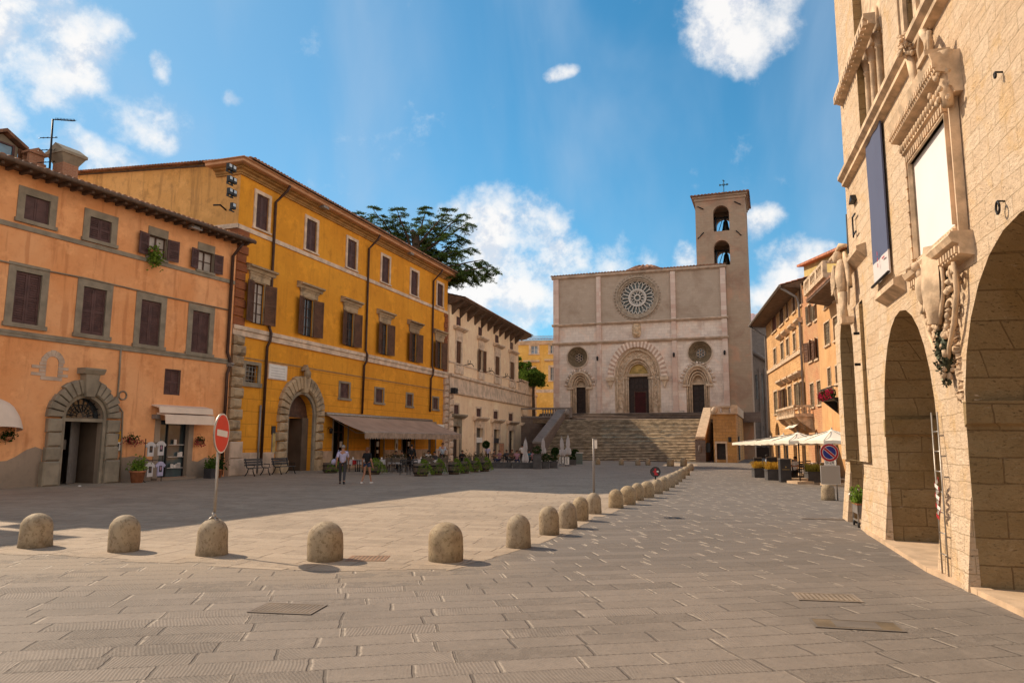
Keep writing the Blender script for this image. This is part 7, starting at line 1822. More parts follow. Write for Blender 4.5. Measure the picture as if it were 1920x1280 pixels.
# raised floor of the arcade and kerb
def ploc(u, y): v = PP.world(u, y, 0); return (v.x, v.y)
mb = MB(); pts = [ploc(pl0 + .6, -.28), ploc(jl + .3, -.55), ploc(0, -.62), ploc(pr1, -.75)]
kerbpts = [gnd(1588, 950), gnd(1626, 1000), gnd(1679, 1033), gnd(1740, 1072), gnd(1836, 1116), gnd(1925, 1158), gnd(2150, 1270)]
fl = [(p.x, p.y) for p in kerbpts] + [ploc(pr1, 6), ploc(pl0, 6)]
o = sheet('arcade_pavement', fl, .06, M['kerb'])
mb = MB(); 
for a, b in zip(kerbpts, kerbpts[1:]):
    t = (b - a).normalized(); nrm = Vector((-t.y, t.x, 0))
    if nrm.x > 0: nrm = -nrm
    L = (b - a).length; k = max(1, int(L / 1.1))
    for i in range(k):
        p = a + (b - a) * (i / k) + t * .006; q = a + (b - a) * ((i + 1) / k) - t * .006
        v = [p + nrm * .02, q + nrm * .02, q - nrm * .2, p - nrm * .2]
        mb.add([(w_.x, w_.y, 0) for w_ in v] + [(w_.x, w_.y, .075) for w_ in v], [(4, 5, 6, 7), (0, 1, 5, 4), (1, 2, 6, 5), (2, 3, 7, 6), (3, 0, 4, 7)])
o = mb.obj('kerb', M['kerb'], None, kind='structure'); fix_normals(o)
# ================================================================ BOLLARDS
NUM = ['first', 'second', 'third', 'fourth', 'fifth', 'sixth', 'seventh', 'eighth', 'ninth', 'tenth', 'eleventh', 'twelfth', 'thirteenth', 'fourteenth', 'fifteenth', 'sixteenth', 'seventeenth', 'eighteenth', 'nineteenth', 'twentieth']
def bollard_mesh(seed):
    random.seed(seed); mb = MB(); n = 28; q_ = ru(-.02, .02); prof = [(.5 + q_, 0), (.505 + q_, .04), (.5, .3), (.49, .60)]
    for k in range(1, 9): a = R(90 * k / 8); prof.append((.49 * math.cos(a), .60 + .40 * math.sin(a)))
    ph = ru(0, 6)
    mb.lathe(prof, (0, 0, 0), n)
    mb.v = [(x * (1 + .012 * math.sin(3 * math.atan2(y, x) + ph + z * 4)) + ru(-.004, .004), y * (1 + .012 * math.sin(2 * math.atan2(y, x) + ph)) + ru(-.004, .004), z + (ru(-.004, .004) if z > .02 else 0)) for x, y, z in mb.v]
    return mb.mesh('bollard', M['bollard'])
bmeshes = [bollard_mesh(s) for s in range(5)]; random.seed(77)
near = [(66, 1028, 54, 963), (231, 1036, 54, 966), (397, 1043, 54, 973), (610, 1054, 66, 979), (836, 1055, 65, 980.5), (972, 1028, 44.5, 965), (1030, 1003.5, 38, 949), (1065, 990.5, 34, 940.5), (1088, 976.5, 31, 931), (1114, 963.5, 28, 923.5),
        (1155, 952.5, 27, 917), (1177, 946, 30, 910.5), (1195, 938, 23.5, 905), (1214, 933, 25.5, 901.5), (1232, 925.5, 21, 898), (1245, 920, 19, 893), (1256, 914, 18.5, 888.5), (1264, 908, 16, 885), (1271, 903, 16, 881.5), (1278, 897.5, 15, 878), (1286, 891, 14.5, 874), (1294, 882.5, 13, 868)]
desc = ['at the left edge of the square', 'with a pitted stained face, left of the no entry sign', 'carrying the no entry sign post', 'with a cracked foot right of the no entry sign', 'smooth and widest, where the row turns to the church',
        'first past the bend, standing alone', 'first of the close group after the gap', 'second of the close group after the gap', 'overlapping behind the second of the close group', 'carrying the thin tall sign pole']
NEARB = []
for i, (px, py, w, ty) in enumerate(near):
    g = gnd(px, py); Y = g.y; sx_ = w / FPX * Y; h = at_depth(px, ty, Y + sx_ * .1).z
    g = gnd(px, py); g.y += sx_ * .42; g.x += sx_ * .42 * (px - 960) / FPX
    o = bpy.data.objects.new('bollard', bmeshes[i % 5]); C.objects.link(o); place(o, (g.x, g.y, -.01), ru(0, 6.28), (sx_, sx_, max(h, .3) + .01)); o.matrix_world = Matrix.Translation((g.x, g.y, -.01)) @ Matrix.Rotation(R(ru(-2.2, 2.2)), 4, 'X') @ Matrix.Rotation(R(ru(-2, 2)), 4, 'Y') @ Matrix.Rotation(ru(0, 6.28), 4, 'Z') @ Matrix.Diagonal((sx_, sx_, max(h, .3) + .01, 1))
    lab = 'domed limestone bollard ' + (desc[i] if i < len(desc) else 'in the long row to the church, %s beyond the thin sign pole' % NUM[i - 10])
    tag(o, lab, 'bollard', 'limestone bollards curving across the square'); NEARB.append((o, g, sx_, h))
for i, (px, py) in enumerate(((1121, 871), (1165, 871.5), (1196, 872), (1215, 872), (1257, 874), (1282, 874))):
    g = gnd(px, py); o = bpy.data.objects.new('bollard', bmeshes[i % 5]); C.objects.link(o); s_ = (.42, .42, .42, .42, .6, .55)[i]; place(o, (g.x, g.y, 0), ru(0, 6), (s_, s_, .58 if i < 4 else .7))
    tag(o, 'small far bollard before the church steps, %s from the left' % NUM[i], 'bollard', 'far bollards along the foot of the steps')
def disc_face(mb, r, y, mi, n=40, r0=0.0):
    vs = [(r * math.cos(2 * math.pi * k / n), y, r * math.sin(2 * math.pi * k / n)) for k in range(n)]
    if r0: vs += [(r0 * math.cos(2 * math.pi * k / n), y, r0 * math.sin(2 * math.pi * k / n)) for k in range(n)]; mb.add(vs, [(k, (k + 1) % n, n + (k + 1) % n, n + k) for k in range(n)], mi)
    else: mb.add(vs, [list(range(n))], mi)
def sign_disc(mb, r, t=.012, rim=0, back=1):
    """disc facing -y"""
    n = 40; mb.lathe([(r, -t), (r, t)], (0, 0, 0), n, back); b = len(mb.v) - 2 * n
    for k in range(b, len(mb.v)): x, y, z = mb.v[k]; mb.v[k] = (x, z, y)
# no entry sign on the third bollard
o3, g3, s3_, h3 = NEARB[2]
NE = thing('no_entry_sign', 'red and white no entry disc on a grey pole set in a bollard', 'road sign', loc=(g3.x, g3.y, 0), rz=math.atan2(0.02, 1.0) + R(90))
cz0 = at_depth(412, 812, g3.y).z
dx_ = (at_depth(412, 812, g3.y).x - g3.x)
mb = MB(); mb.tube([(0, 0, h3 - .1), (0, -.01, h3 + .5), (0, 0, cz0 + .33)], .028, 8); mb.tube([(0, 0, h3 - .02), (0, 0, h3 + .1)], .04, 8)
for a in range(4): mb.tube([(0, 0, h3 + .05), (.12 * math.cos(a * 1.57 + .7), .12 * math.sin(a * 1.57 + .7), h3 - .04)], .014, 5)
mb.obj('pole', M['steel'], NE)
mb = MB(); r = .35; sign_disc(mb, r, .012, back=2); disc_face(mb, r, -.0125, 1); disc_face(mb, r * .93, -.0145, 0); mb.box(-.25, .25, -.0185, -.0165, -.055, .055, 1)
mb.xf(Matrix.Translation((0, -.045, cz0)) @ Matrix.Rotation(R(4), 4, 'Y')); mb.obj('disc', [M['redsign'], M['white'], M['steel']], NE)
# tall thin pole on the tenth bollard with a small plate
o10, g10, s10, h10 = NEARB[9]
TP = thing('plate_sign', 'tall thin grey pole with a small white plate at its top, rising from a bollard', 'road sign', loc=(g10.x, g10.y, 0))
zt_ = at_depth(1113.5, 822, g10.y).z; mb = MB(); mb.tube([(0, 0, h10 - .05), (0, 0, zt_)], .027, 8); mb.obj('pole', M['aluminium'], TP)
mb = MB(); mb.box(-.02, .09, -.02, .18, zt_ - .02, zt_ + .01); mb.box(0.03, .055, -.03, .25, zt_ - .30, zt_ - .03); mb.box(.02, .10, -.04, -.028, zt_ - .27, zt_ - .04, 1); mb.obj('plate', [M['aluminium'], M['white']], TP)
# round sign seen dark side on, on the fifteenth bollard
o15, g15, s15, h15 = NEARB[14]
RS = thing('round_sign', 'dark round road sign with a red mark on a short post among the far bollards', 'road sign', loc=(g15.x - .05, g15.y, 0), rz=R(-10))
zc_ = at_depth(1228, 884, g15.y).z; mb = MB(); mb.tube([(0, 0, h15 - .05), (0, 0, zc_)], .03, 6); mb.obj('post', M['iron'], RS)
mb = MB(); r = .20; sign_disc(mb, r, .01, back=2); disc_face(mb, r, -.0105, 1); disc_face(mb, r * .9, -.012, 0); mb.box(-.035, .035, -.015, -.013, -.13, .13, 3); mb.box(-.09, -.035, -.016, -.014, -.02, .03, 3); mb.prism([(-.03, -.06), (.03, .0), (.12, -.12), (.05, -.13)], -.017, -.015, 3); mb.box(.05, .13, -.016, -.014, -.01, .04, 4)
mb.xf(Matrix.Translation((0, -.04, zc_))); mb.obj('disc', [M['anthracite'], M['blackpaint'], M['steel'], M['crimson'], M['white']], RS)
# ---- no parking sign beside the palace
gN = gnd(1558, 938); gN.y += .2
o = bpy.data.objects.new('bollard', bmeshes[2]); C.objects.link(o); place(o, (gN.x, gN.y, 0), 0, (.46, .46, .58)); tag(o, 'lone bollard under the no parking sign beside the stone palace', 'bollard')
NPk = thing('no_parking_sign', 'round red and blue no parking sign above a blank tan panel beside the palace corner', 'road sign', loc=(gN.x, gN.y - .26, 0), rz=R(-6))
z1_ = at_depth(1557, 848, gN.y - .26).z; zp0 = at_depth(1558, 907, gN.y - .26).z; zp1 = at_depth(1558, 873, gN.y - .26).z; zq0 = at_depth(1558, 872, gN.y - .26).z; zq1 = at_depth(1558, 863, gN.y - .26).z
mb = MB(); mb.tube([(.22, .05, .0), (.22, .05, z1_ + .1)], .026, 8); mb.box(.0, .25, .01, .03, z1_ - .03, z1_ + .03); mb.obj('pole', M['steel'], NPk)
mb = MB(); r = .315; sign_disc(mb, r, .01, back=2); disc_face(mb, r, -.0105, 1); disc_face(mb, r * .965, -.012, 0); disc_face(mb, r * .74, -.0135, 1); disc_face(mb, r * .69, -.015, 3)
c_, s_ = math.cos(R(-42)), math.sin(R(-42)); L_ = r * .71
for hw, y_, m_ in ((.048, -.0165, 1), (.036, -.018, 0)): mb.add([(c_ * -L_ - s_ * hw, y_, s_ * -L_ + c_ * hw), (c_ * -L_ + s_ * hw, y_, s_ * -L_ - c_ * hw), (c_ * L_ + s_ * hw, y_, s_ * L_ - c_ * hw), (c_ * L_ - s_ * hw, y_, s_ * L_ + c_ * hw)], [(0, 1, 2, 3)], m_)
mb.xf(Matrix.Translation((0, -.02, z1_))); mb.obj('disc', [M['crimson'], M['white'], M['steel'], M['bluesign']], NPk)
def text_mesh(txt, size, par, loc, mat, name='lettering'):
    cu = bpy.data.curves.new(name, 'FONT'); cu.body = txt; cu.size = size; cu.align_x = 'CENTER'; cu.align_y = 'CENTER'; cu.extrude = .001
    t = bpy.data.objects.new('tmp', cu); C.objects.link(t); bpy.context.view_layer.update(); me = bpy.data.meshes.new_from_object(t.evaluated_get(bpy.context.evaluated_depsgraph_get())); bpy.data.objects.remove(t)
    me.materials.clear(); me.materials.append(mat); me.transform(Matrix.Translation(loc) @ Matrix.Rotation(R(90), 4, 'X')); o = bpy.data.objects.new(name, me); C.objects.link(o); o.parent = par; return o
mb = MB(); mb.box(-.18, .18, -.015, .0, zq0 + .005, zq1 + .02); pl_ = mb.obj('hours_plate', M['white'], NPk); text_mesh('0-24', .15, pl_, (0, -.018, (zq0 + zq1) / 2 + .01), M['blackpaint'])
mb = MB(); w_ = .315; mb.box(-w_, w_, -.02, .0, zp0, zp1); mb.box(-w_ - .01, w_ + .01, -.017, -.003, zp0 - .012, zp1 + .012, 1); mb.obj('blank_panel', [M['tancard'], M['white']], NPk)
# drain grates and covers let into the paving
def grate(px, py, w, d, rz, label, mat=None, slots=12, name='drain_grate'):
    g = gnd(px, py); mb = MB(); mb.box(-w / 2, w / 2, -d / 2, d / 2, .004, .010, 1)
    for k in range(slots): x = -w / 2 + w * (k + .5) / slots; mb.box(x - w / slots * .27, x + w / slots * .27, -d / 2 + .03, d / 2 - .03, .0101, .012)
    mb.box(-w / 2 - .03, w / 2 + .03, -d / 2 - .03, -d / 2, .006, .012); mb.box(-w / 2 - .03, w / 2 + .03, d / 2, d / 2 + .03, .006, .012); mb.box(-w / 2 - .03, -w / 2, -d / 2, d / 2, .006, .012); mb.box(w / 2, w / 2 + .03, -d / 2, d / 2, .006, .012)
    o = mb.obj(name, [mat or M['greystone'], M['shutterg']]); place(o, (g.x, g.y, 0), R(rz)); tag(o, label, 'drain grate')
grate(540, 1141, .72, .45, -8, 'square metal drain grate in the foreground slabs on the left', plain('worn_grate', (.19, .15, .12)), 14)
grate(1550, 1120, .72, .42, -10, 'slotted stone drain cover in the lane near the palace arches', plain('stone_grate', (.26, .2, .15)), 12)
grate(1262, 971, .34, .3, 0, 'small dark cover plate lying in the middle of the lane', M['anthracite'], 2)
grate(1562, 973, 1.5, .3, -12, 'long narrow gully cover at the far end of the lane', plain('stone_grate2', (.15, .12, .1)), 18)
grate(690, 1047, .6, .5, 0, 'reddish slotted gully beside the cracked bollard', plain('rusty_grate', (.30, .17, .10)), 9)
grate(1605, 1172, .85, .36, -12, 'dark rectangular inspection slab low on the right', plain('dark_slab', (.15, .12, .095)), 1)

# ================================================================ PLANTS, POTS, BENCHES ON THE LEFT
def bench(u, y, label):
    b = thing('park_bench', label, 'bench', Matrix(PY.matrix()) @ Matrix.Translation((u, y, 0)), group='slatted benches against the yellow palazzo')
    L = 1.55; mb = MB()
    for k in range(4): mb.box(-L / 2, L / 2, -.50 + k * .12, -.41 + k * .12, .43, .46)
    mb.obj('seat', M['greyplanter'], b); mb = MB()
    for k in range(3): mb.box(-L / 2, L / 2, .05 + k * .03, .08 + k * .03, .55 + k * .14, .66 + k * .14)
    mb.obj('backrest', M['greyplanter'], b)
    for s in (-L / 2 + .12, L / 2 - .12):
        mb = MB(); mb.tube([(s, -.55, 0), (s, -.42, .25), (s, -.40, .42), (s, -.1, .42), (s, .02, .5), (s, .14, .95)], .028, 6); mb.tube([(s, .12, 0), (s, -.05, .22), (s, -.1, .42)], .028, 6); mb.tube([(s, -.45, .44), (s, -.5, .62), (s, -.1, .64)], .022, 6); mb.obj('leg', M['iron'], b)
u1_ = PY.uz(483, 880, -1.4)[0]; u2_ = PY.uz(532, 880, -1.4)[0]
bench(u1_, -1.2, 'dark slatted bench on iron legs, left one below the marble plaque'); bench(u2_, -1.2, 'dark slatted bench on iron legs, right one before the arched door')
def plantpot(pl, px, py, y, w, h, label, leafm, n=260, r=.32, square=False, name='potted_plant'):
    u = pl.uz(px, py, y)[0]; t = thing(name, label, 'potted plant', Matrix(pl.matrix()) @ Matrix.Translation((u, y, 0)))
    mb = MB()
    if square: mb.box(-w / 2, w / 2, -w / 2, w / 2, 0, h)
    else: mb.lathe([(w * .36, 0), (w * .48, h * .85), (w * .53, h * .86), (w * .53, h), (w * .44, h), (w * .4, h * .8), (0, h * .8)], (0, 0, 0), 16)
    mb.obj('pot', M['terracotta'] if not square else M['anthracite'], t)
    mb = MB(); mb.leaves(n, lambda: (random.gauss(0, r * .55), random.gauss(0, r * .55), h + abs(random.gauss(.18, r * .6))), .075)
    for k in range(12): a = ru(0, 6.28); mb.tube([(0, 0, h * .8), (r * .5 * math.cos(a), r * .5 * math.sin(a), h + r * .9)], .008, 4)
    mb.obj('foliage', leafm, t)
plantpot(PO, 258, 885, -1.0, .68, .55, 'terracotta pot of bright green leaves beside the shirt rack', M['leaflime'])
plantpot(PO, 408, 885, -.7, .5, .45, 'terracotta pot plant by the corner of the yellow palazzo', M['leafdeep'])
plantpot(PO, 396, 885, -.8, .5, .5, 'square dark planter with a leafy shrub right of the shop', M['leaf'], square=True)
for px_, py_, lab, mt in ((15, 818, 'small hanging basket of greenery by the left edge', 'leafdeep'), (249, 825, 'wall basket of crimson flowers left of the shop canopy', 'flower'), (375, 827, 'small wall basket of crimson flowers right of the shop door', 'flower')):
    u, z = PO.uz(px_, py_, -.25); t = thing('wall_basket', lab, 'flower basket', Matrix(PO.matrix()) @ Matrix.Translation((u, -.25, z)))
    mb = MB(); mb.lathe([(.02, -.2), (.12, -.14), (.17, 0), (.15, 0), (.1, -.1), (0, -.12)], (0, 0, 0), 12); mb.tube([(0, .25, .35), (0, 0, .38), (0, 0, 0)], .01, 4); mb.obj('basket', M['terracotta'], t)
    sp = .34 if px_ == 249 else .18
    mb = MB(); mb.leaves(130, lambda: (random.gauss(0, sp * .6), random.gauss(0, .1), random.gauss(.05, .1)), .05, 0); mb.leaves(130, lambda: (random.gauss(0, sp * .8), random.gauss(-.02, .1), random.gauss(-.06, .1)), .045, 1); mb.obj('foliage', [M['leafdeep'], M[mt]], t)
# ivy tumbling from an attic window
u, z = PO.uz(293, 482, -.3); o = thing('window_plant', 'x', 'plant', Matrix(PO.matrix()) @ Matrix.Translation((u, -.22, z)))
mb = MB(); mb.leaves(520, lambda: (random.gauss(0, .17), random.gauss(0, .1), random.gauss(0, .24)), .07); mb.obj('foliage', M['leaflime'], o); mb = MB(); mb.box(-.3, .3, -.02, .2, .22, .36); mb.obj('pot', M['terracotta'], o)
tag(o, 'bushy green plant spilling from the third attic window of the orange house', 'plant')
# rack of printed shirts
u0_ = PO.uz(270, 870, -.9)[0]; u1_ = PO.uz(304, 870, -.9)[0]; w_ = u1_ - u0_
RK = thing('shirt_rack', 'metal stand displaying shirts beside the shop door', 'display rack', Matrix(PO.matrix()) @ Matrix.Translation((u0_, -.9, 0)))
zt_ = PO.uz(287, 822, -.9)[1]; mb = MB(); mb.tube([(0, 0, 0), (0, 0, zt_)], .02, 5); mb.tube([(w_, 0, 0), (w_, 0, zt_ - .2)], .02, 5); mb.tube([(0, 0, zt_ - .2), (w_, 0, zt_ - .2)], .015, 5); mb.tube([(0, 0, zt_ * .5), (w_, 0, zt_ * .5)], .015, 5); mb.tube([(-.1, -.3, 0), (0, 0, .1), (-.1, .3, 0)], .02, 5); mb.obj('frame', M['iron'], RK)
for k, (fx, fz, lab, col) in enumerate(((.25, .74, 'upper left', 'white'), (.78, .76, 'upper right', 'white'), (.28, .27, 'lower left', 'white'), (.82, .28, 'lower right lilac', 'c_lilac'))):
    pts = [(-.14, .30), (-.06, .33), (.06, .33), (.14, .30), (.30, .16), (.24, .06), (.17, .12), (.17, -.34), (-.17, -.34), (-.17, .12), (-.24, .06), (-.30, .16)]
    mb = MB(); mb.prism(pts, -.03, .03); o_ = mb; oo = None
    mb.box(-.09, .09, -.036, -.031, -.16, .14, 1); mb.ell((.0, -.036, .02), (.06, .004, .1), 8, 2)
    oo = mb.obj('hanging_shirt', [M['c_lilac' if k == 3 else 'tablecloth'], M['c_charcoal'], M['c_rose'] if k % 2 else M['c_brown']]); fix_normals(oo)
    oo.matrix_world = Matrix(PO.matrix()) @ Matrix.Translation((u0_ + w_ * fx, -.96 - .04 * (k % 2), zt_ * (.02 + fz))) @ Matrix.Diagonal((.92, 1, 1.0, 1))
    tag(oo, '%s printed t-shirt hanging on the shop rack' % (lab + (' white' if col == 'white' else '')), 't-shirt', 'printed shirts on the display rack')
# barrels of greenery in front of the cafe
def barrel(px, py, w, h, label, lm='leaflime', side=1):
    g = gnd(px, py); sc_ = w / FPX * g.y; r = sc_ / 2
    t = thing('barrel_planter', label, 'planter', loc=(g.x, g.y + r * .8, 0), group='half barrel planters round the cafe terrace')
    mb = MB(); mb.lathe([(r * .66, 0), (r * .78, h * .3), (r * .82, h * .6), (r * .78, h), (r * .68, h), (r * .66, h * .85), (0, h * .85)], (0, 0, 0), 16)
    mb.lathe([(r * .80, h * .2), (r * .82, h * .22), (r * .83, h * .3), (r * .8, h * .32)], (0, 0, 0), 16, 1); mb.lathe([(r * .83, h * .68), (r * .85, h * .7), (r * .84, h * .78), (r * .8, h * .8)], (0, 0, 0), 16, 1); mb.obj('barrel', [M['barrel'], M['iron']], t)
    def f():
        a = ru(-1.9, 1.1) ; q = ru(.1, 1.12) ; z = h * 1.12 - (q ** 2.6) * h * .72 + ru(-.05, .14) * (1.2 - q)
        return (math.cos(a) * q * r * 1.1 + r * .15, math.sin(a) * q * r * 1.1, max(z, .05))
    mb = MB(); mb.leaves(650, f, .055, asp=.35); mb.obj('foliage', M[lm], t)
for i, (px, py, w, l) in enumerate(((616, 887, 36, 'spreading green planter left of the walking man'), (693, 890, 44, 'barrel planter behind the walking woman'), (787, 893, 36, 'barrel of trailing greenery, nearest right of the walking woman'), (817, 890.5, 30, 'second trailing barrel along the terrace edge'),
        (850, 889.5, 28, 'third trailing barrel along the terrace edge'), (870, 887.5, 24, 'fourth trailing barrel along the terrace edge'), (889, 885, 22, 'fifth trailing barrel along the terrace edge'), (908, 884, 24, 'last trailing barrel at the right end of the terrace'))):
    barrel(px, py, w, .72 if i else .62, l)
# rail boxes of heather behind them
for i, (x0, x1, py, yb) in enumerate(((722, 762, 856, 885), (790, 811, 857, 885), (821, 839, 858, 884), (868, 884, 859, 882), (886, 914, 856, 881))):
    a = gnd(x0, yb); b = gnd(x1, yb); t = thing('heather_box', 'long wooden box of dull heather on posts, %s from the left on the terrace' % NUM[i], 'planter', loc=(a.x, a.y, 0), group='raised heather boxes on the terrace rail')
    L = b.x - a.x; z_ = .62; mb = MB(); mb.box(0, L, 0, .35, z_, z_ + .28); mb.obj('box', M['barrel'], t)
    for q in (0.02, L - .1): mb = MB(); mb.box(q, q + .08, .1, .2, 0, z_); mb.obj('post', M['barrel'], t)
    mb = MB(); mb.leaves(int(260 * L), lambda: (ru(0, L), ru(0, .35), z_ + .28 + abs(random.gauss(.04, .14))), .06, asp=.3); mb.obj('foliage', M['leafolive'], t)
# ================================================================ CAFE FURNITURE
def chair_proto():
    t = thing('cafe_chair', 'x', 'chair'); mb = MB(); mb.box(-.21, .21, -.2, .2, .43, .46); mb.obj('seat', M['blackpaint'], t)
    mb = MB(); mb.tube([(-.19, .2, .44), (-.18, .24, .88)], .014, 5); mb.tube([(.19, .2, .44), (.18, .24, .88)], .014, 5)
    for z in (.6, .72, .86): mb.box(-.19, .19, .215, .235, z - .035, z + .03)
    mb.obj('backrest', M['blackpaint'], t)
    for x in (-.18, .18):
        for y in (-.17, .17): mb = MB(); mb.tube([(x, y, .44), (x * 1.15, y * 1.2, 0)], .014, 5); mb.obj('leg', M['blackpaint'], t)
    return t
def table_proto(cloth):
    t = thing('cafe_table', 'x', 'table'); mb = MB(); mb.box(-.4, .4, -.4, .4, .72, .745); mb.obj('tabletop', M['blackpaint'], t)
    for x in (-.34, .34):
        for y in (-.34, .34): mb = MB(); mb.tube([(x, y, .72), (x, y, 0)], .02, 5); mb.obj('leg', M['blackpaint'], t)
    return t
CH = chair_proto(); TA = table_proto(0); used = [0, 0]
def put(proto, idx, g, rz, label, grp):
    o = proto if not used[idx] else copy_tree(proto); used[idx] = 1
    o.matrix_world = Matrix.Translation(g) @ Matrix.Rotation(rz, 4, 'Z'); o['label'] = label; o['group'] = grp; return o
spots = [(658, 884, 'red'), (682, 884, 'red'), (712, 884, 'w'), (738, 883, 'w'), (762, 886, 'd'), (786, 883, 'w'), (806, 881, 'w'), (832, 880, 'd')]
for i, (px, py, k) in enumerate(spots):
    g = gnd(px, py); put(TA, 1, g, R(20), 'square cafe table, %s from the left under the awning' % NUM[i], 'cafe tables under the awning')
    if k != 'd':
        mb = MB(); h = .32
        mb.box(-.43, .43, -.43, .43, .748, .756)
        for a in range(4):
            c_, s_ = math.cos(a * math.pi / 2), math.sin(a * math.pi / 2); vs = []
            for j in range(9): q = -.43 + .86 * j / 8; d = .43 + .02 * math.sin(j * 2.2 + a); vs += [(c_ * q - s_ * .43, s_ * q + c_ * .43, .752), (c_ * q - s_ * d * 1.04, s_ * q + c_ * d * 1.04, .752 - h * (1.25 if j in (0, 8) else .85))]
            mb.add(vs, [(2 * j, 2 * j + 2, 2 * j + 3, 2 * j + 1) for j in range(8)], 1 if (k == 'red' and a % 2 == 0) else 0)
        o = mb.obj('tablecloth', [M['tablecloth'], M['red']]); place(o, g, R(20 + (45 if k == 'red' else 0)), (1, 1, 1) if k != 'red' else (.85, .85, 1)); tag(o, '%s tablecloth draped on the cafe table, %s from the left' % ('white and red' if k == 'red' else 'white', NUM[i]), 'tablecloth', 'tablecloths of the awning cafe')
        mb = MB(); mb.lathe([(.045, 0), (.05, .14), (.02, .15)], (0, 0, 0), 10); o = mb.obj('napkin_holder', M['white']); place(o, (g.x + .1, g.y, .757)); tag(o, 'small white napkin cup on the cafe table, %s from the left' % NUM[i], 'napkin cup', 'white cups on the cafe tables')
    for s_, r_ in ((-.72, R(90)), (.72, R(-90))):
        put(CH, 0, Vector((g.x + s_ * .94, g.y + s_ * .34, 0)), R(20) + r_, 'black slatted cafe chair, %s of the cafe table %s from the left' % ('left' if s_ < 0 else 'right', NUM[i]), 'black chairs of the awning cafe')
for i, (px, py) in enumerate(((757, 890), (775, 890))):
    put(CH, 0, gnd(px, py), R(180 + 20 * i), 'black cafe chair in the gap of the barrels, %s one' % ('left', 'right')[i], 'black chairs of the awning cafe')

# ================================================================ PEOPLE
def skinmesh(verts, edges, radii, root=0, sub=1):
    me = bpy.data.meshes.new('s'); me.from_pydata([tuple(v) for v in verts], edges, []); o = bpy.data.objects.new('s', me); C.objects.link(o)
    o.modifiers.new('k', 'SKIN').use_smooth_shade = True; sm_ = o.modifiers.new('u', 'SUBSURF'); sm_.levels = sub; sm_.render_levels = sub
    for i, r in enumerate(radii): me.skin_vertices[0].data[i].radius = r if isinstance(r, tuple) else (r, r)
    me.skin_vertices[0].data[root].use_root = True
    bpy.context.view_layer.update(); m2 = bpy.data.meshes.new_from_object(o.evaluated_get(bpy.context.evaluated_depsgraph_get())); bpy.data.objects.remove(o); return m2
POSE = {  # facing -y; joints: hips, knees, ankles, toes, shoulders fixed
 'walk': dict(kl=(.10, -.20, .50), al=(.10, -.26, .09), tl=(.10, -.42, .03), kr=(-.10, .02, .48), ar=(-.10, .34, .16), tr=(-.10, .24, .02), el=(.25, .16, 1.12), wl=(.27, .10, .86), er=(-.25, -.08, 1.12), wr=(-.26, -.24, .90), sit=0),
 'stroll': dict(kl=(.10, .05, .49), al=(.13, .26, .10), tl=(.14, .14, .02), kr=(-.10, -.14, .50), ar=(-.13, -.24, .08), tr=(-.15, -.38, .03), el=(.24, .03, 1.12), wl=(.26, -.03, .84), er=(-.24, .06, 1.12), wr=(-.27, -.06, .86), sit=0),
 'stand': dict(kl=(.10, -.02, .49), al=(.11, .02, .08), tl=(.12, -.13, .02), kr=(-.10, .0, .49), ar=(-.12, .02, .08), tr=(-.14, -.12, .02), el=(.26, .02, 1.14), wl=(.18, -.22, 1.10), er=(-.26, .03, 1.12), wr=(-.27, -.08, .88), sit=0),
 'sit': dict(kl=(.13, -.42, .50), al=(.13, -.40, .08), tl=(.13, -.55, .03), kr=(-.13, -.42, .50), ar=(-.14, -.36, .08), tr=(-.14, -.50, .03), el=(.26, -.08, .80), wl=(.14, -.34, .78), er=(-.26, -.06, .80), wr=(-.16, -.32, .80), sit=1)}
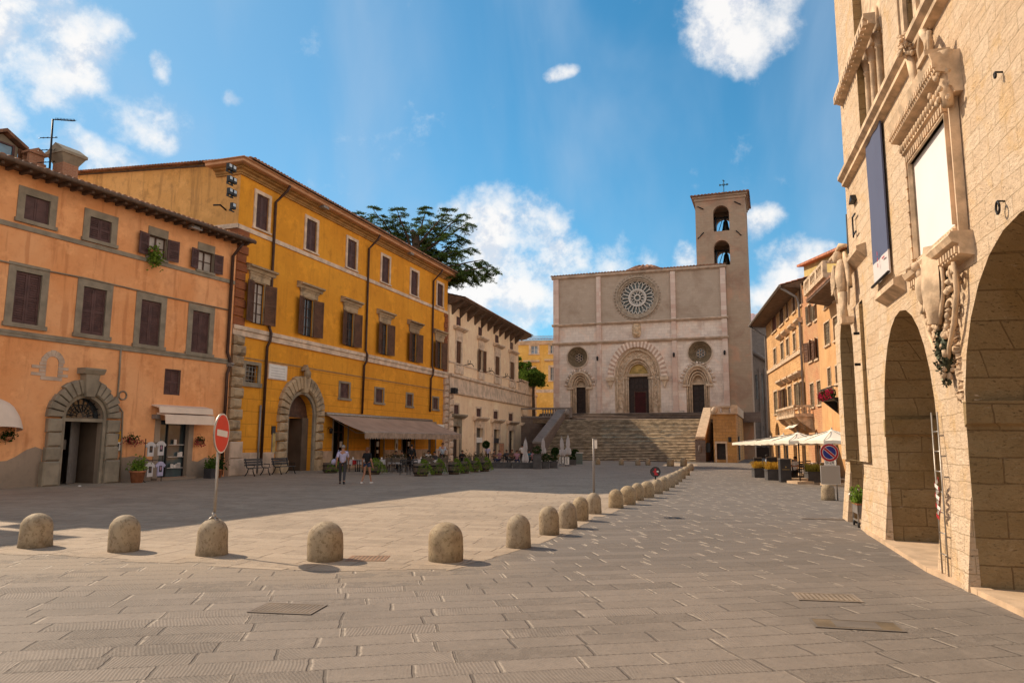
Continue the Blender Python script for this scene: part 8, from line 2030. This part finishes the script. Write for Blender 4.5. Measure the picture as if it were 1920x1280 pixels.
def person(loc, rz, pose, shirt, legs, hair, label, H_=1.75, shorts=False, shoes='c_black', female=False, sleeves=.5, cat='person'):
    P_ = POSE[pose]; dz = -.44 if P_['sit'] else 0
    V = Vector; f = lambda k: V(P_[k])
    pel = V((0, 0, .95 + dz)); sp = V((0, -.01, 1.12 + dz)); ch = V((0, -.02, 1.36 + dz)); nk = V((0, -.01, 1.50 + dz)); hb = V((0, -.03, 1.60 + dz)); ht = V((0, -.03, 1.70 + dz))
    sw = .165 if female else .185
    sl_, sr_ = V((sw, 0, 1.42 + dz)), V((-sw, 0, 1.42 + dz)); hl, hr = V((.095, 0, .90 + dz)), V((-.095, 0, .90 + dz))
    t = thing('person', label, cat, loc=loc, rz=rz); t.scale = (H_ / 1.77,) * 3
    vs = [pel, sp, ch, nk, hb, ht, sl_, f('el'), f('wl'), f('wl') + (f('wl') - f('el')).normalized() * .09, sr_, f('er'), f('wr'), f('wr') + (f('wr') - f('er')).normalized() * .09, hl, f('kl'), f('al'), f('tl'), hr, f('kr'), f('ar'), f('tr')]
    ed = [(0, 1), (1, 2), (2, 3), (3, 4), (4, 5), (2, 6), (6, 7), (7, 8), (8, 9), (2, 10), (10, 11), (11, 12), (12, 13), (0, 14), (14, 15), (15, 16), (16, 17), (0, 18), (18, 19), (19, 20), (20, 21)]
    wst = .115 if female else .13
    ra = [(.14, .105), (wst, .095), (.15, .11), .055, .078, .062, .055, .042, .028, (.035, .018), .055, .042, .028, (.035, .018), .082, .056, .038, (.042, .03), .082, .056, .038, (.042, .03)]
    me = skinmesh(vs, ed, ra); me.materials.append(M['skin']); b = bpy.data.objects.new('body', me); C.objects.link(b); b.parent = t
    # ears, nose, fingers folded into the body mesh
    mb = MB(); mb.ell((0, -.125, 1.625 + dz), (.014, .022, .02), 6); mb.ell((.078, -.03, 1.63 + dz), (.012, .02, .03), 6); mb.ell((-.078, -.03, 1.63 + dz), (.012, .02, .03), 6)
    mb.ell((.03, -.108, 1.655 + dz), (.012, .008, .008), 6, 1); mb.ell((-.03, -.108, 1.655 + dz), (.012, .008, .008), 6, 1); mb.box(-.022, .022, -.112, -.106, 1.578 + dz, 1.586 + dz, 1)
    for w_, e_ in (('wl', 'el'), ('wr', 'er')):
        d = (f(w_) - f(e_)).normalized(); s = 1 if w_ == 'wl' else -1; tip = f(w_) + d * .085
        for k in range(4): q = V((0, .03 - .019 * k, 0)); mb.tube([tip + q, tip + q + d * (.045 - .004 * abs(k - 1)), tip + q + d * .075 + V((-.018 * s, 0, 0))], [.0095, .0085, .006], 5)
        mb.tube([f(w_) + d * .02 + V((0, -.03, 0)), f(w_) + d * .06 + V((-.01 * s, -.055, 0)), f(w_) + d * .09 + V((-.015 * s, -.055, 0))], [.011, .01, .007], 5)
    m3 = mb.mesh('f', [M['skin'], M['hairdark']])
    import bmesh
    bm = bmesh.new(); bm.from_mesh(me); bm.from_mesh(m3); bm.to_mesh(me); bm.free(); me.materials.append(M['hairdark']); bpy.data.meshes.remove(m3)
    # shirt
    k_ = sleeves; vl = [sp + V((0, 0, -.26)), sp, ch, ch + V((0, 0, .125)), sl_, sl_ + (f('el') - sl_) * k_ * 1.6 if k_ < .62 else f('el'), sr_, sr_ + (f('er') - sr_) * k_ * 1.6 if k_ < .62 else f('er')]
    el_ = [(0, 1), (1, 2), (2, 3), (2, 4), (4, 5), (2, 6), (6, 7)]; rl = [(.16, .128), (wst + .018, .112), (.168, .125), (.07, .07), .073, .064, .073, .064]
    if k_ > .62: vl += [f('el') + (f('wl') - f('el')) * .9, f('er') + (f('wr') - f('er')) * .9]; el_ += [(5, 8), (7, 9)]; rl += [.042, .042]
    ms_ = skinmesh(vl, el_, rl); ms_.materials.append(M[shirt]); o = bpy.data.objects.new('shirt', ms_); C.objects.link(o); o.parent = t
    g_ = .36 if shorts else .97
    vl = [pel + V((0, 0, .14)), hl, hl + (f('kl') - hl) * (g_ if shorts else 1), hr, hr + (f('kr') - hr) * (g_ if shorts else 1)]; el_ = [(0, 1), (1, 2), (0, 3), (3, 4)]; rl = [(.152, .118), .094, .09 if shorts else .068, .094, .09 if shorts else .068]
    if not shorts: vl += [f('al') + V((0, 0, .0)), f('ar') + V((0, 0, .0))]; el_ += [(2, 5), (4, 6)]; rl += [.056, .056]
    ml = skinmesh(vl, el_, rl); ml.materials.append(M[legs]); o = bpy.data.objects.new('shorts' if shorts else 'trousers', ml); C.objects.link(o); o.parent = t
    for a_, t_ in (('al', 'tl'), ('ar', 'tr')):
        mb = MB(); A_, T_ = f(a_), f(t_); d = (T_ - A_); d.z = 0; d = d.normalized(); h0 = A_ - d * .06; h0.z = max(min(A_.z - .045, .3), .025)
        mb.tube([h0, (h0 + T_) / 2 + V((0, 0, .012)), T_ + d * .03], [.045, .046, .03], 8); mb.obj('shoe', M[shoes], t)
    mb = MB(); mb.ell((0, -.012, 1.675 + dz), (.098, .108, .085), 14, jit=.03)
    if female: mb.ell((0, .05, 1.60 + dz), (.085, .06, .09), 10, jit=.05)
    mb.v = [v_ if v_[1] > -.075 or v_[2] > 1.69 + dz else (v_[0] * .8, -.07, v_[2]) for v_ in mb.v]
    mb.obj('hair', M[hair], t); return t
gm = gnd(641, 907.5); gw_ = gnd(687, 906)
person((gm.x, gm.y, 0), R(180 + 10), 'walk', 'c_lilac', 'c_charcoal', 'hairgrey', 'grey haired man in pale lilac shirt and dark trousers walking away', 1.78, shoes='c_black')
person((gw_.x, gw_.y, 0), R(180 - 14), 'stroll', 'c_black', 'c_denim', 'hairbrown', 'woman in black top, denim shorts and white shoes walking away', 1.68, shorts=True, shoes='white', female=True)
mb = MB(); mb.ell((0, 0, 0), (.13, .16, .14), 10, jit=.06); mb.tube([(.05, 0, .1), (.12, 0, .35), (.2, .02, .55)], .012, 5); o = mb.obj('white_bag', M['c_lilac']); place(o, (gm.x - .42, gm.y + .1, 1.0)); tag(o, 'pale shoulder bag at the left hip of the walking man', 'bag')
def at(px, Y): return Vector(((px - 960) / FPX * Y, Y, 0))
PEOPLE = [('stand', 775, 50, 190, 'c_black', 'c_black', 'hairdark', 'waiter all in black standing among the awning cafe tables', 1.75),
 ('stand', 832, 54, 10, 'c_paleshirt', 'c_navy', 'hairdark', 'man in pale blue shirt standing at the corner of the yellow palazzo', 1.85),
 ('sit', 746, 50, 40, 'c_charcoal', 'c_black', 'hairdark', 'dark haired diner seated left of the waiter', 1.75),
 ('sit', 758, 52, -60, 'c_whitecloth', 'c_navy', 'hairdark', 'diner in white seated just left of the waiter', 1.7),
 ('sit', 806, 52, 30, 'c_whitecloth', 'c_navy', 'hairdark', 'diner in a white top seated right of the waiter', 1.75),
 ('sit', 818, 50, -30, 'c_charcoal', 'c_black', 'hairdark', 'diner in dark clothes seated before the man in pale blue', 1.7),
 ('sit', 869, 55, 20, 'c_black', 'c_black', 'hairdark', 'diner in black seated outside the first cream palazzo door', 1.75),
 ('stand', 916, 64, 170, 'c_lilac', 'c_charcoal', 'hairdark', 'person in lilac standing under the ball topped topiary', 1.6),
 ('sit', 928, 62, 60, 'c_brown', 'c_charcoal', 'hairdark', 'seated guest in brown just right of the topiary', 1.7), ('sit', 938, 60, -50, 'c_rose', 'c_navy', 'hairbrown', 'seated guest in dull pink before the orange board', 1.7),
 ('sit', 951, 62, 30, 'c_charcoal', 'c_black', 'hairdark', 'seated guest in charcoal right of the orange board', 1.7), ('sit', 961, 61, -40, 'c_brown', 'c_charcoal', 'hairbrown', 'seated guest with light hair before the fourth cream door', 1.75),
 ('sit', 970, 60, 10, 'c_rose', 'c_navy', 'hairdark', 'seated guest in pink beside the white closed parasol', 1.7), ('stand', 980, 63, 200, 'c_whitecloth', 'c_black', 'hairdark', 'standing person in white left of the closed parasol', 1.72),
 ('sit', 993, 61, -20, 'c_teal', 'c_black', 'hairdark', 'seated guest in teal right of the closed parasol', 1.7), ('sit', 1000, 60, 50, 'c_rose', 'c_black', 'hairbrown', 'seated guest in pink by the tall dark planter', 1.7)]
for (ps, px, Y, rz, s_, l_, h_, lab, H_) in PEOPLE:
    p = at(px, Y); person(p, R(rz), ps, s_, l_, h_, lab, H_, sleeves=.7 if s_ in ('c_black', 'c_charcoal') else .5)
    if ps == 'sit': put(CH, 0, Vector((p.x, p.y + .02, 0)), R(rz), 'black cafe chair under the ' + lab, 'black chairs under seated guests')
# ================================================================ CREAM PALAZZO TERRACE
def planter(px0, px1, py, h, label, d=.5, mat='greyplanter', shrub=None, name='planter_box'):
    a = gnd(px0, py); b = gnd(px1, py); t = thing(name, label, 'planter', loc=(a.x, a.y, 0)); L = b.x - a.x
    mb = MB(); mb.box(0, L, 0, d, 0, h); mb.box(-.02, L + .02, -.02, d + .02, h - .06, h + .01); mb.obj('box', M[mat], t)
    mb = MB(); lm = 'leafdeep'
    if shrub == 'balls':
        n = max(1, int(L / .75))
        for k in range(n): cx_ = L * (k + .5) / n; mb.leaves(420, lambda: tuple(Vector((cx_, d / 2, h + .28)) + Vector((random.gauss(0, 1), random.gauss(0, 1), random.gauss(0, 1))).normalized() * ru(.2, .36)), .05)
    elif shrub == 'hedge': mb.leaves(int(330 * L), lambda: (ru(0, L), ru(0, d), h + abs(random.gauss(.05, .16))), .07)
    elif shrub in ('gold', 'green'):
        lm = 'grassgold' if shrub == 'gold' else 'leafolive2'
        for k in range(int(300 * L)):
            x = ru(.03, L - .03); y = ru(.05, d - .05); a_ = ru(0, 6.28); r_ = ru(.08, .34); zt = h + ru(.12, .42); w_ = .012
            mb.add([(x - w_, y, h - .02), (x + w_, y, h - .02), (x + r_ * .5 * math.cos(a_) + w_, y + r_ * .5 * math.sin(a_), zt), (x + r_ * .5 * math.cos(a_) - w_, y + r_ * .5 * math.sin(a_), zt), (x + r_ * math.cos(a_), y + r_ * math.sin(a_), zt - r_ * .45)], [(0, 1, 2, 3), (3, 2, 4)])
    if mb.v: mb.obj('foliage', M[lm], t)
    return t
M['leafolive2'] = leafmat('green_gold_grass', (.10, .11, .02), (.34, .28, .06))
planter(918, 960, 877.5, .42, 'low dark planter wall, left part before the seated guests', shrub=None); planter(961, 999, 878, .42, 'low dark planter wall, right part left of the tall planter', shrub=None)
planter(999.5, 1015, 879, 1.05, 'tall dark grey planter with a round shrub on the cream palazzo terrace', shrub='balls', d=.6); planter(1016, 1030, 878.5, .5, 'low grey planter with a round bush right of the tall planter', shrub='balls'); planter(1031, 1045, 877.5, .5, 'low grey planter with a round bush left of the menu boards', shrub='balls')
planter(1066, 1080, 871.5, .45, 'dark planter of tall shrubs right of the white menu board', shrub='hedge', d=.5)
def topiary(px, Y, ztop, r, label, ztrunk=0.5):
    p = at(px, Y); t = thing('topiary', label, 'topiary', loc=p); mb = MB(); mb.lathe([(.16, 0), (.24, .42), (.2, .44), (0, .4)], (0, 0, 0), 12); mb.obj('pot', M['anthracite'], t)
    mb = MB(); mb.tube([(0, 0, .35), (.02, 0, ztop - r)], .025, 6); mb.obj('stem', M['bark'], t)
    mb = MB(); mb.leaves(900, lambda: tuple(Vector((0, 0, ztop - r)) + Vector((random.gauss(0, 1), random.gauss(0, 1), random.gauss(0, 1))).normalized() * r * ru(.75, 1.08)), .055); mb.obj('crown', M['leafdeep'], t)
topiary(913, 56, 1.98, .27, 'ball topped topiary on a thin stem before the cream palazzo'); topiary(1041, 58, 1.5, .3, 'round topiary ball right of the low planters'); topiary(1078, 66, 1.3, .35, 'dark shrub ball beside the grey green bin')
def closed_parasol(px, Y, zt, label, z0=.9, lean=0):
    p = at(px, Y); t = thing('closed_parasol', label, 'parasol', loc=p); mb = MB(); mb.tube([(0, 0, 0), (0, 0, zt + .12)], .028, 8); mb.lathe([(.28, 0), (.28, .06), (.05, .09)], (0, 0, 0), 12); mb.obj('pole', M['aluminium'], t)
    mb = MB(); n = 18; vs = []; L = [(zt, .03), (zt - .3, .10), (zt - .7, .13), (zt - .95, .09), (z0 + .5, .17), (z0 + .15, .21), (z0, .15)]
    for z, r in L:
        for k in range(n): a = 2 * math.pi * k / n; q = r * (1 + .35 * (1 if k % 2 else -1)); vs.append((q * math.cos(a) + lean * (zt - z), q * math.sin(a), z + (.08 if (k % 3 == 0 and z == z0) else 0)))
    mb.add(vs, [(j * n + k, j * n + (k + 1) % n, (j + 1) * n + (k + 1) % n, (j + 1) * n + k) for j in range(len(L) - 1) for k in range(n)], 0, False); mb.obj('canopy', M['tablecloth'], t)
closed_parasol(986, 57, 2.15, 'closed white parasol before the last door of the cream palazzo', .35); closed_parasol(1019, 64, 2.25, 'closed white parasol, slim one by the stair foot', .9)
closed_parasol(1053, 60, 2.3, 'furled white parasol, left of the pair by the menu boards', .8, .05); closed_parasol(1065, 60, 2.45, 'furled white parasol, right of the pair by the menu boards', .9)
def board(px0, px1, pyt, pyb, Y, label, mat, marks=True):
    a, b = at(px0, Y), at(px1, Y); z0_ = at_depth(px0, pyb, Y).z; z1_ = at_depth(px0, pyt, Y).z; t = thing('menu_board', label, 'menu board', loc=a); L = b.x - a.x; z0_ = max(z0_, .15)
    mb = MB(); mb.box(0, L, 0, .03, z0_, z1_); mb.box(-.03, L + .03, .005, .025, z0_ - .03, z1_ + .03, 1)
    for k in range(8): z = z1_ - (z1_ - z0_) * (k + 1) / 9.5; mb.box(L * .15, L * ru(.5, .85), -.004, 0, z - .015, z + .012, 1)
    mb.obj('panel', [mat, M['blackpaint']], t)
    for x in (0.03, L - .03): mb = MB(); mb.tube([(x, .02, z0_), (x, .02, 0)], .015, 5); mb.obj('leg', M['iron'], t)
board(1049, 1057, 856, 868, 60, 'small white menu board under the left furled parasol', M['white']); board(1059, 1067, 856.5, 873.5, 59, 'tall white menu board under the right furled parasol', M['white']); board(938, 945.5, 831, 856, 72, 'tall orange board against the cream palazzo', plain('orange_board', (.42, .20, .11)))
g = gnd(1086, 870); mb = MB(); mb.box(-.3, .3, 0, .5, 0, .95); mb.box(-.22, .36, -.05, .45, .98, 1.03, 1); o = mb.obj('waste_bin', [plain('grey_green_paint', (.11, .13, .11)), M['white']]); place(o, (g.x, g.y, 0)); tag(o, 'grey green box bin with a white lid near the church steps', 'bin')

# ================================================================ RESTAURANT ON THE RIGHT
def parasol(px, Y, size, ze, zp, label, rz=0, polem='steel', dx=0):
    p = at(px, Y); t = thing('parasol', label, 'parasol', loc=p, rz=R(rz), group='open cream parasols of the right hand restaurant'); s = size / 2
    mb = MB(); n = 8; vs = []; N = 6
    for j in range(N + 1):
        q = j / N; z = zp + (ze - zp) * q ** .8 - .05 * math.sin(math.pi * q)
        for k in range(32):
            a = 2 * math.pi * k / 32; m_ = 1 / max(abs(math.cos(a)), abs(math.sin(a))); rr_ = s * q * m_; sag = .06 * q * (math.sin(2 * a * 2) ** 2 - .5) ; vs.append((dx + rr_ * math.cos(a), rr_ * math.sin(a), z - abs(sag)))
    mb.add(vs, [(j * 32 + k, j * 32 + (k + 1) % 32, (j + 1) * 32 + (k + 1) % 32, (j + 1) * 32 + k) for j in range(N) for k in range(32)], 0, True)
    b = N * 32; ed_ = [Vector(v) for v in vs[b:b + 32]]
    for k in range(32): p0_, p1_ = ed_[k], ed_[(k + 1) % 32]; mb.quad(p0_, p1_, p1_ - Vector((0, 0, .14)), p0_ - Vector((0, 0, .14)))
    mb.obj('canopy', M['canvas'], t)
    mb = MB(); mb.tube([(dx, 0, .08), (dx, 0, zp + .08)], .035, 8)
    for k in range(8): a = k * math.pi / 4; m_ = 1 / max(abs(math.cos(a)), abs(math.sin(a))); mb.tube([(dx, 0, zp - .05), (dx + s * .97 * m_ * math.cos(a), s * .97 * m_ * math.sin(a), ze - .02)], .015, 4)
    mb.obj('pole', M[polem], t); mb = MB(); mb.box(dx - .45, dx + .45, -.45, .45, 0, .12); mb.obj('base', M['kerb'], t); return t
parasol(1442, 44, 3.3, 1.98, 2.30, 'open cream parasol furthest left, nearest the church', 12)
parasol(1466, 40, 3.2, 2.03, 2.42, 'open cream parasol second from the left', 12)
parasol(1493, 36.2, 3.0, 2.08, 2.50, 'open cream parasol on a dark pole behind the leaning menu slab', 12, 'iron')
parasol(1528, 39, 3.2, 2.05, 2.44, 'open cream parasol third from the right', 12); parasol(1556, 34.5, 3.1, 2.10, 2.62, 'open cream parasol nearest the stone palace', 12)
parasol(1505, 45, 3.2, 2.0, 2.36, 'open cream parasol at the back between two poles', 12)
g = gnd(1500, 904); mb = MB(); mb.box(-.42, .42, 0, .5, 0, .2); o = mb.obj('parasol_weight', M['kerb']); place(o, (g.x, g.y, 0)); tag(o, 'pale slab weight at the foot of the dark parasol pole', 'parasol base')
planter(1415, 1437, 895, .52, 'dark planter of golden grass, left of two', shrub='gold'); planter(1440, 1464, 900, .56, 'dark planter of golden grass, right of two', shrub='gold'); planter(1516, 1541, 904, .52, 'dark planter of green gold grass beside the no parking sign', shrub='green')
def panel(px0, px1, pyb, pyt, label, logo=False, d=.08):
    a = gnd(px0, pyb); b = gnd(px1, pyb); zt = at_depth(px0, pyt, a.y).z; L = b.x - a.x; t = thing('screen_panel', label, 'screen', loc=(a.x, a.y, 0)); mb = MB(); mb.box(0, L, 0, d, .02, zt - .05); mb.obj('panel', M['anthracite'], t)
    mb = MB(); mb.box(-.01, L + .01, -.01, d + .01, zt - .05, zt); mb.obj('rail', M['aluminium'], t)
    if logo: mb = MB(); mb.prism([(L * .42, zt - .42), (L * .5, zt - .38), (L * .58, zt - .42), (L * .5, zt - .47)], -.012, -.009); mb.box(L * .15, L * .85, -.012, -.009, zt - .56, zt - .54); mb.obj('emblem', M['gold'], t)
panel(1464.5, 1484, 904, 859, 'tall dark screen with a small gold emblem beside the parasol pole', True, .3); panel(1439, 1458, 897, 856, 'dark wind screen behind the right golden grass', False); panel(1415, 1429, 890, 857, 'dark wind screen behind the left golden grass', False); panel(1487, 1496, 900, 861, 'narrow dark screen just right of the gold emblem screen')
for i, (px, py) in enumerate(((1502, 893), (1512, 890), (1528, 891), (1478, 885))):
    put(CH, 0, gnd(px, py), R(150 + 40 * i), 'black chair of the parasol restaurant, %s from the gold emblem screen' % NUM[i], 'black chairs of the parasol restaurant')
for i, (px, py) in enumerate(((1520, 893), (1540, 890))):
    g = gnd(px, py); put(TA, 1, g, R(12), 'dark table under the parasols, %s' % ('left one by the green gold grass', 'right one behind the no parking sign')[i], 'tables of the parasol restaurant')
    mb = MB(); mb.box(-.42, .42, -.42, .42, .5, .757); o = mb.obj('tablecloth', M['c_whitecloth']); place(o, g, R(12)); tag(o, 'pale tablecloth on the parasol restaurant table, %s' % ('left', 'right')[i], 'tablecloth')
p = at(1433, 42); person(p, R(60), 'sit', 'c_paleshirt', 'c_navy', 'hairdark', 'guest in pale blue seated behind the left golden grass', 1.75, sleeves=.7); put(CH, 0, Vector((p.x, p.y, 0)), R(60), 'black chair under the guest in pale blue', 'black chairs of the parasol restaurant')
p = at(1486, 39); person(p, R(-70), 'sit', 'c_whitecloth', 'c_black', 'hairdark', 'guest in white and black seated beside the gold emblem screen', 1.7); put(CH, 0, Vector((p.x, p.y, 0)), R(-70), 'black chair under the guest in white and black', 'black chairs of the parasol restaurant')
# plant trolley in the far arch
ut, _ = PP.uz(1605, 940, -.1); T = thing('plant_trolley', 'wheeled grey plant trolley with white flowered greenery in the far arch', 'planter', Matrix(PP.matrix()) @ Matrix.Translation((ut, -.12, .0)) @ Matrix.Diagonal((.62, .6, .75, 1)))
mb = MB(); mb.box(-.55, .55, -.02, .32, .42, .72); mb.box(-.58, .58, -.05, .35, .70, .75, 1); mb.obj('box', [M['aluminium'], M['terracotta']], T)
mb = MB(); 
for x in (-.52, .52):
    for y in (0, .3): mb.box(x - .03, x + .03, y - .03, y + .03, .12, .72)
mb.box(-.52, .52, -.02, .02, .18, .23); mb.box(-.52, .52, .28, .32, .18, .23); mb.obj('frame', M['steel'], T)
for x in (-.48, .48): mb = MB(); mb.lathe([(.10, -.03), (.10, .03)], (0, 0, 0), 12); mb.xf(Matrix.Translation((x, 0, .10)) @ Matrix.Rotation(R(90), 4, 'X')); mb.obj('wheel', M['blackpaint'], T)
mb = MB(); mb.leaves(700, lambda: (ru(-.5, .5), ru(-.1, .4), .74 + abs(random.gauss(.1, .16))), .075, 0); mb.leaves(26, lambda: (ru(-.5, .5), ru(-.2, .3), .95 + ru(-.05, .2)), .05, 1); mb.obj('foliage', [M['leaflime'], M['white']], T)

# ================================================================ TREES
def branchy(mb, base, tip, r0, r1, droop=0, n=6, wob=.2):
    pts = []; b, t = Vector(base), Vector(tip)
    for i in range(n + 1):
        q = i / n; p = b.lerp(t, q); p.z += -droop * q * q + (wob * ru(-.4, .4) if 0 < i < n else 0); p.x += wob * ru(-.3, .3); pts.append(p)
    mb.tube(pts, [r0 + (r1 - r0) * i / n for i in range(n + 1)], 6); return pts
CEY = 70.0; cb = at_depth(790, 640, CEY)
CD = thing('cedar_tree', 'big dark cedar with flat spreading boughs rising behind the yellow palazzo', 'tree', loc=(cb.x, CEY, 0)); random.seed(5)
trunk = MB(); crown = MB(); zt = at_depth(770, 395, CEY).z
trunk.tube([(0, 0, 0), (.1, 0, 10), (-.4, 0, 17), (-.8, 0, 22), (-1.2, 0, zt - 2)], [.7, .6, .5, .4, .2], 10)
def pt(px, py, dy=0): q = at_depth(px, py, CEY + dy); return Vector((q.x - cb.x, dy, q.z))
BR = [((762, 478), (700, 392), 0, .2), ((765, 470), (672, 402), 1.5, .2), ((770, 465), (745, 395), -2, .1), ((775, 470), (800, 392), 2, .2), ((770, 475), (842, 392), -1, .4), ((775, 480), (868, 402), 1, .9), ((775, 482), (878, 418), -2, 1.2),
      ((770, 492), (690, 420), -2, .3), ((778, 500), (868, 448), 0, .8), ((780, 508), (882, 464), 2, 1.1), ((785, 512), (905, 487), 0, 1.6), ((790, 520), (926, 500), -1, 1.6), ((795, 528), (915, 512), 2, 1.8), ((790, 530), (890, 505), -2, 1.2), ((780, 500), (820, 430), 2, .4), ((780, 505), (850, 470), -2, .6), ((770, 500), (730, 430), 1, .3), ((790, 520), (850, 492), 3, .8), ((760, 500), (700, 450), 2, .3), ((775, 520), (810, 470), 0, .4), ((790, 540), (860, 520), 0, 1.0)]
for (bp, tp, dy, dr) in BR:
    pts = branchy(trunk, pt(*bp, 0), pt(*tp, dy), .17, .03, 0, 7, .25)
    for i in range(2, 8):
        q0 = pts[i]; L = 2.5 * (1.15 - i / 9)
        for s_ in range(5):
            a = ru(0, 6.28); d_ = Vector((math.cos(a), math.sin(a), 0)); tip = q0 + d_ * L * .62 + Vector((0, 0, ru(.0, .2) - dr * .5)); trunk.tube([q0, (q0 + tip) / 2 + Vector((0, 0, .10)), tip], [.03, .018, .008], 4)
            for k in range(9):
                t_ = ru(.2, 1.0); c0_ = q0.lerp(tip, t_) + Vector((0, 0, .08)); w_ = Vector((-d_.y, d_.x, 0)) * random.choice((-1, 1)); e_ = c0_ + (w_ * ru(.25, .6) + d_ * ru(.1, .4)) + Vector((0, 0, -.06 - dr * .16 * rnd()))
                for m_ in range(13):
                    q_ = c0_.lerp(e_, m_ / 12) + Vector((ru(-.05, .05), ru(-.05, .05), 0)); h_ = ru(.10, .2); up = Vector((ru(-.6, .6), ru(-.6, .6), ru(-.75, .35))).normalized() * h_; sd = (e_ - c0_).normalized() * .045
                    crown.add([q_ - sd, q_ + sd, q_ + up * 1.2], [(0, 1, 2)])
trunk.obj('trunk', M['bark'], CD); crown.obj('crown', M['leafdark'], CD)
def tree(px, py_top, px_w, py_bot, Y, label, lm, seed=1, nb=26, leaves_=9000, size=.16):
    random.seed(seed); c = at(px, Y); zt = at_depth(px, py_top, Y).z; zb = at_depth(px, py_bot, Y).z; rx = px_w / FPX * Y / 2; t = thing('broadleaf_tree', label, 'tree', loc=c); tk = MB(); cr = MB(); zc_ = (zt + zb) / 2; h = (zt - zb) / 2
    tk.tube([(0, 0, 0), (.1, 0, zb * .6), (0, 0, zc_)], [.3, .24, .12], 8)
    for k in range(nb):
        v = Vector((random.gauss(0, 1), random.gauss(0, 1), random.gauss(0, 1))).normalized() * ru(.35, .95); cc = Vector((v.x * rx, v.y * rx, zc_ + v.z * h)); tk.tube([(0, 0, zc_ - h * .6), cc * .5 + Vector((0, 0, (zc_ - h * .2) * .5)), cc], [.07, .05, .02], 5); r_ = ru(.22, .4) * rx
        cr.leaves(leaves_ // nb, lambda: cc + Vector((random.gauss(0, r_ * .55), random.gauss(0, r_ * .55), random.gauss(0, r_ * .42))), size)
    tk.obj('trunk', M['bark'], t); cr.obj('crown', M[lm], t)
tree(1000, 680, 42, 733, 98, 'round green tree above the balustrade between cream palazzo and church', 'leaf', 3); tree(975, 655, 22, 725, 100, 'narrow green tree half hidden behind the cream palazzo', 'leaf', 4, 14, 4000)
random.seed(99)
# a scrap of paper and litter on the square
g = gnd(149, 912); mb = MB(); mb.ell((0, 0, .03), (.07, .05, .03), 7, jit=.3); o = mb.obj('paper_scrap', M['white']); place(o, (g.x, g.y, 0)); tag(o, 'crumpled white paper lying before the arched stone doorway', 'litter')

# ================================================================ tidy: separate the pieces that came out of one loop
def split_parts(names, gap=.06):
    for o in [o for o in bpy.data.objects if o.type == 'MESH' and o.name.split('.')[0] in names]:
        me = o.data; n = len(me.vertices); par = list(range(n))
        def find(i):
            while par[i] != i: par[i] = par[par[i]]; i = par[i]
            return i
        for p in me.polygons:
            v = p.vertices; r0 = find(v[0])
            for k in v[1:]: par[find(k)] = r0
        isl = {}
        for i in range(n): isl.setdefault(find(i), []).append(i)
        bb = []
        for k, vs in isl.items():
            c = [me.vertices[i].co for i in vs]; bb.append([k, [min(q[a] for q in c) - gap for a in range(3)], [max(q[a] for q in c) + gap for a in range(3)]])
        g = {b[0]: b[0] for b in bb}
        def gf(k):
            while g[k] != k: k = g[k]
            return k
        for i in range(len(bb)):
            for j in range(i + 1, len(bb)):
                if all(bb[i][1][a] <= bb[j][2][a] and bb[j][1][a] <= bb[i][2][a] for a in range(3)): g[gf(bb[i][0])] = gf(bb[j][0])
        grp = sorted({gf(k) for k in g})
        if len(grp) < 2: continue
        vg = {i: grp.index(gf(find(i))) for i in range(n)}; base = o.name.split('.')[0]
        for gi in range(len(grp)):
            mp = {}; vs = []; fs = []; ms = []; ss = []
            for p in me.polygons:
                if vg[p.vertices[0]] != gi: continue
                for i in p.vertices:
                    if i not in mp: mp[i] = len(vs); vs.append(tuple(me.vertices[i].co))
                fs.append([mp[i] for i in p.vertices]); ms.append(p.material_index); ss.append(p.use_smooth)
            m2 = bpy.data.meshes.new(base); m2.from_pydata(vs, [], fs)
            for m_ in me.materials: m2.materials.append(m_)
            m2.polygons.foreach_set('material_index', ms); m2.polygons.foreach_set('use_smooth', ss); m2.update()
            o2 = bpy.data.objects.new(base, m2); C.objects.link(o2); o2.parent = o.parent; o2.matrix_parent_inverse = o.matrix_parent_inverse.copy()
            for ch in [c_ for c_ in o.children] if gi == 0 else []: ch.parent = o2
        bpy.data.objects.remove(o)
split_parts({'impost', 'pier_foot', 'pilasters', 'door_pier', 'plinth', 'bell', 'bell_frame', 'wall_anchor', 'eave_bracket', 'arch_stones', 'aisle_glazing', 'window_recess', 'window_moulding', 'window_awning', 'window_pediment', 'rod', 'wall_lamp', 'dormer_frame', 'cable', 'pane'})
for o in bpy.data.objects:
    if o.name.startswith('pilasters'): o.name = o.name.replace('pilasters', 'pilaster')
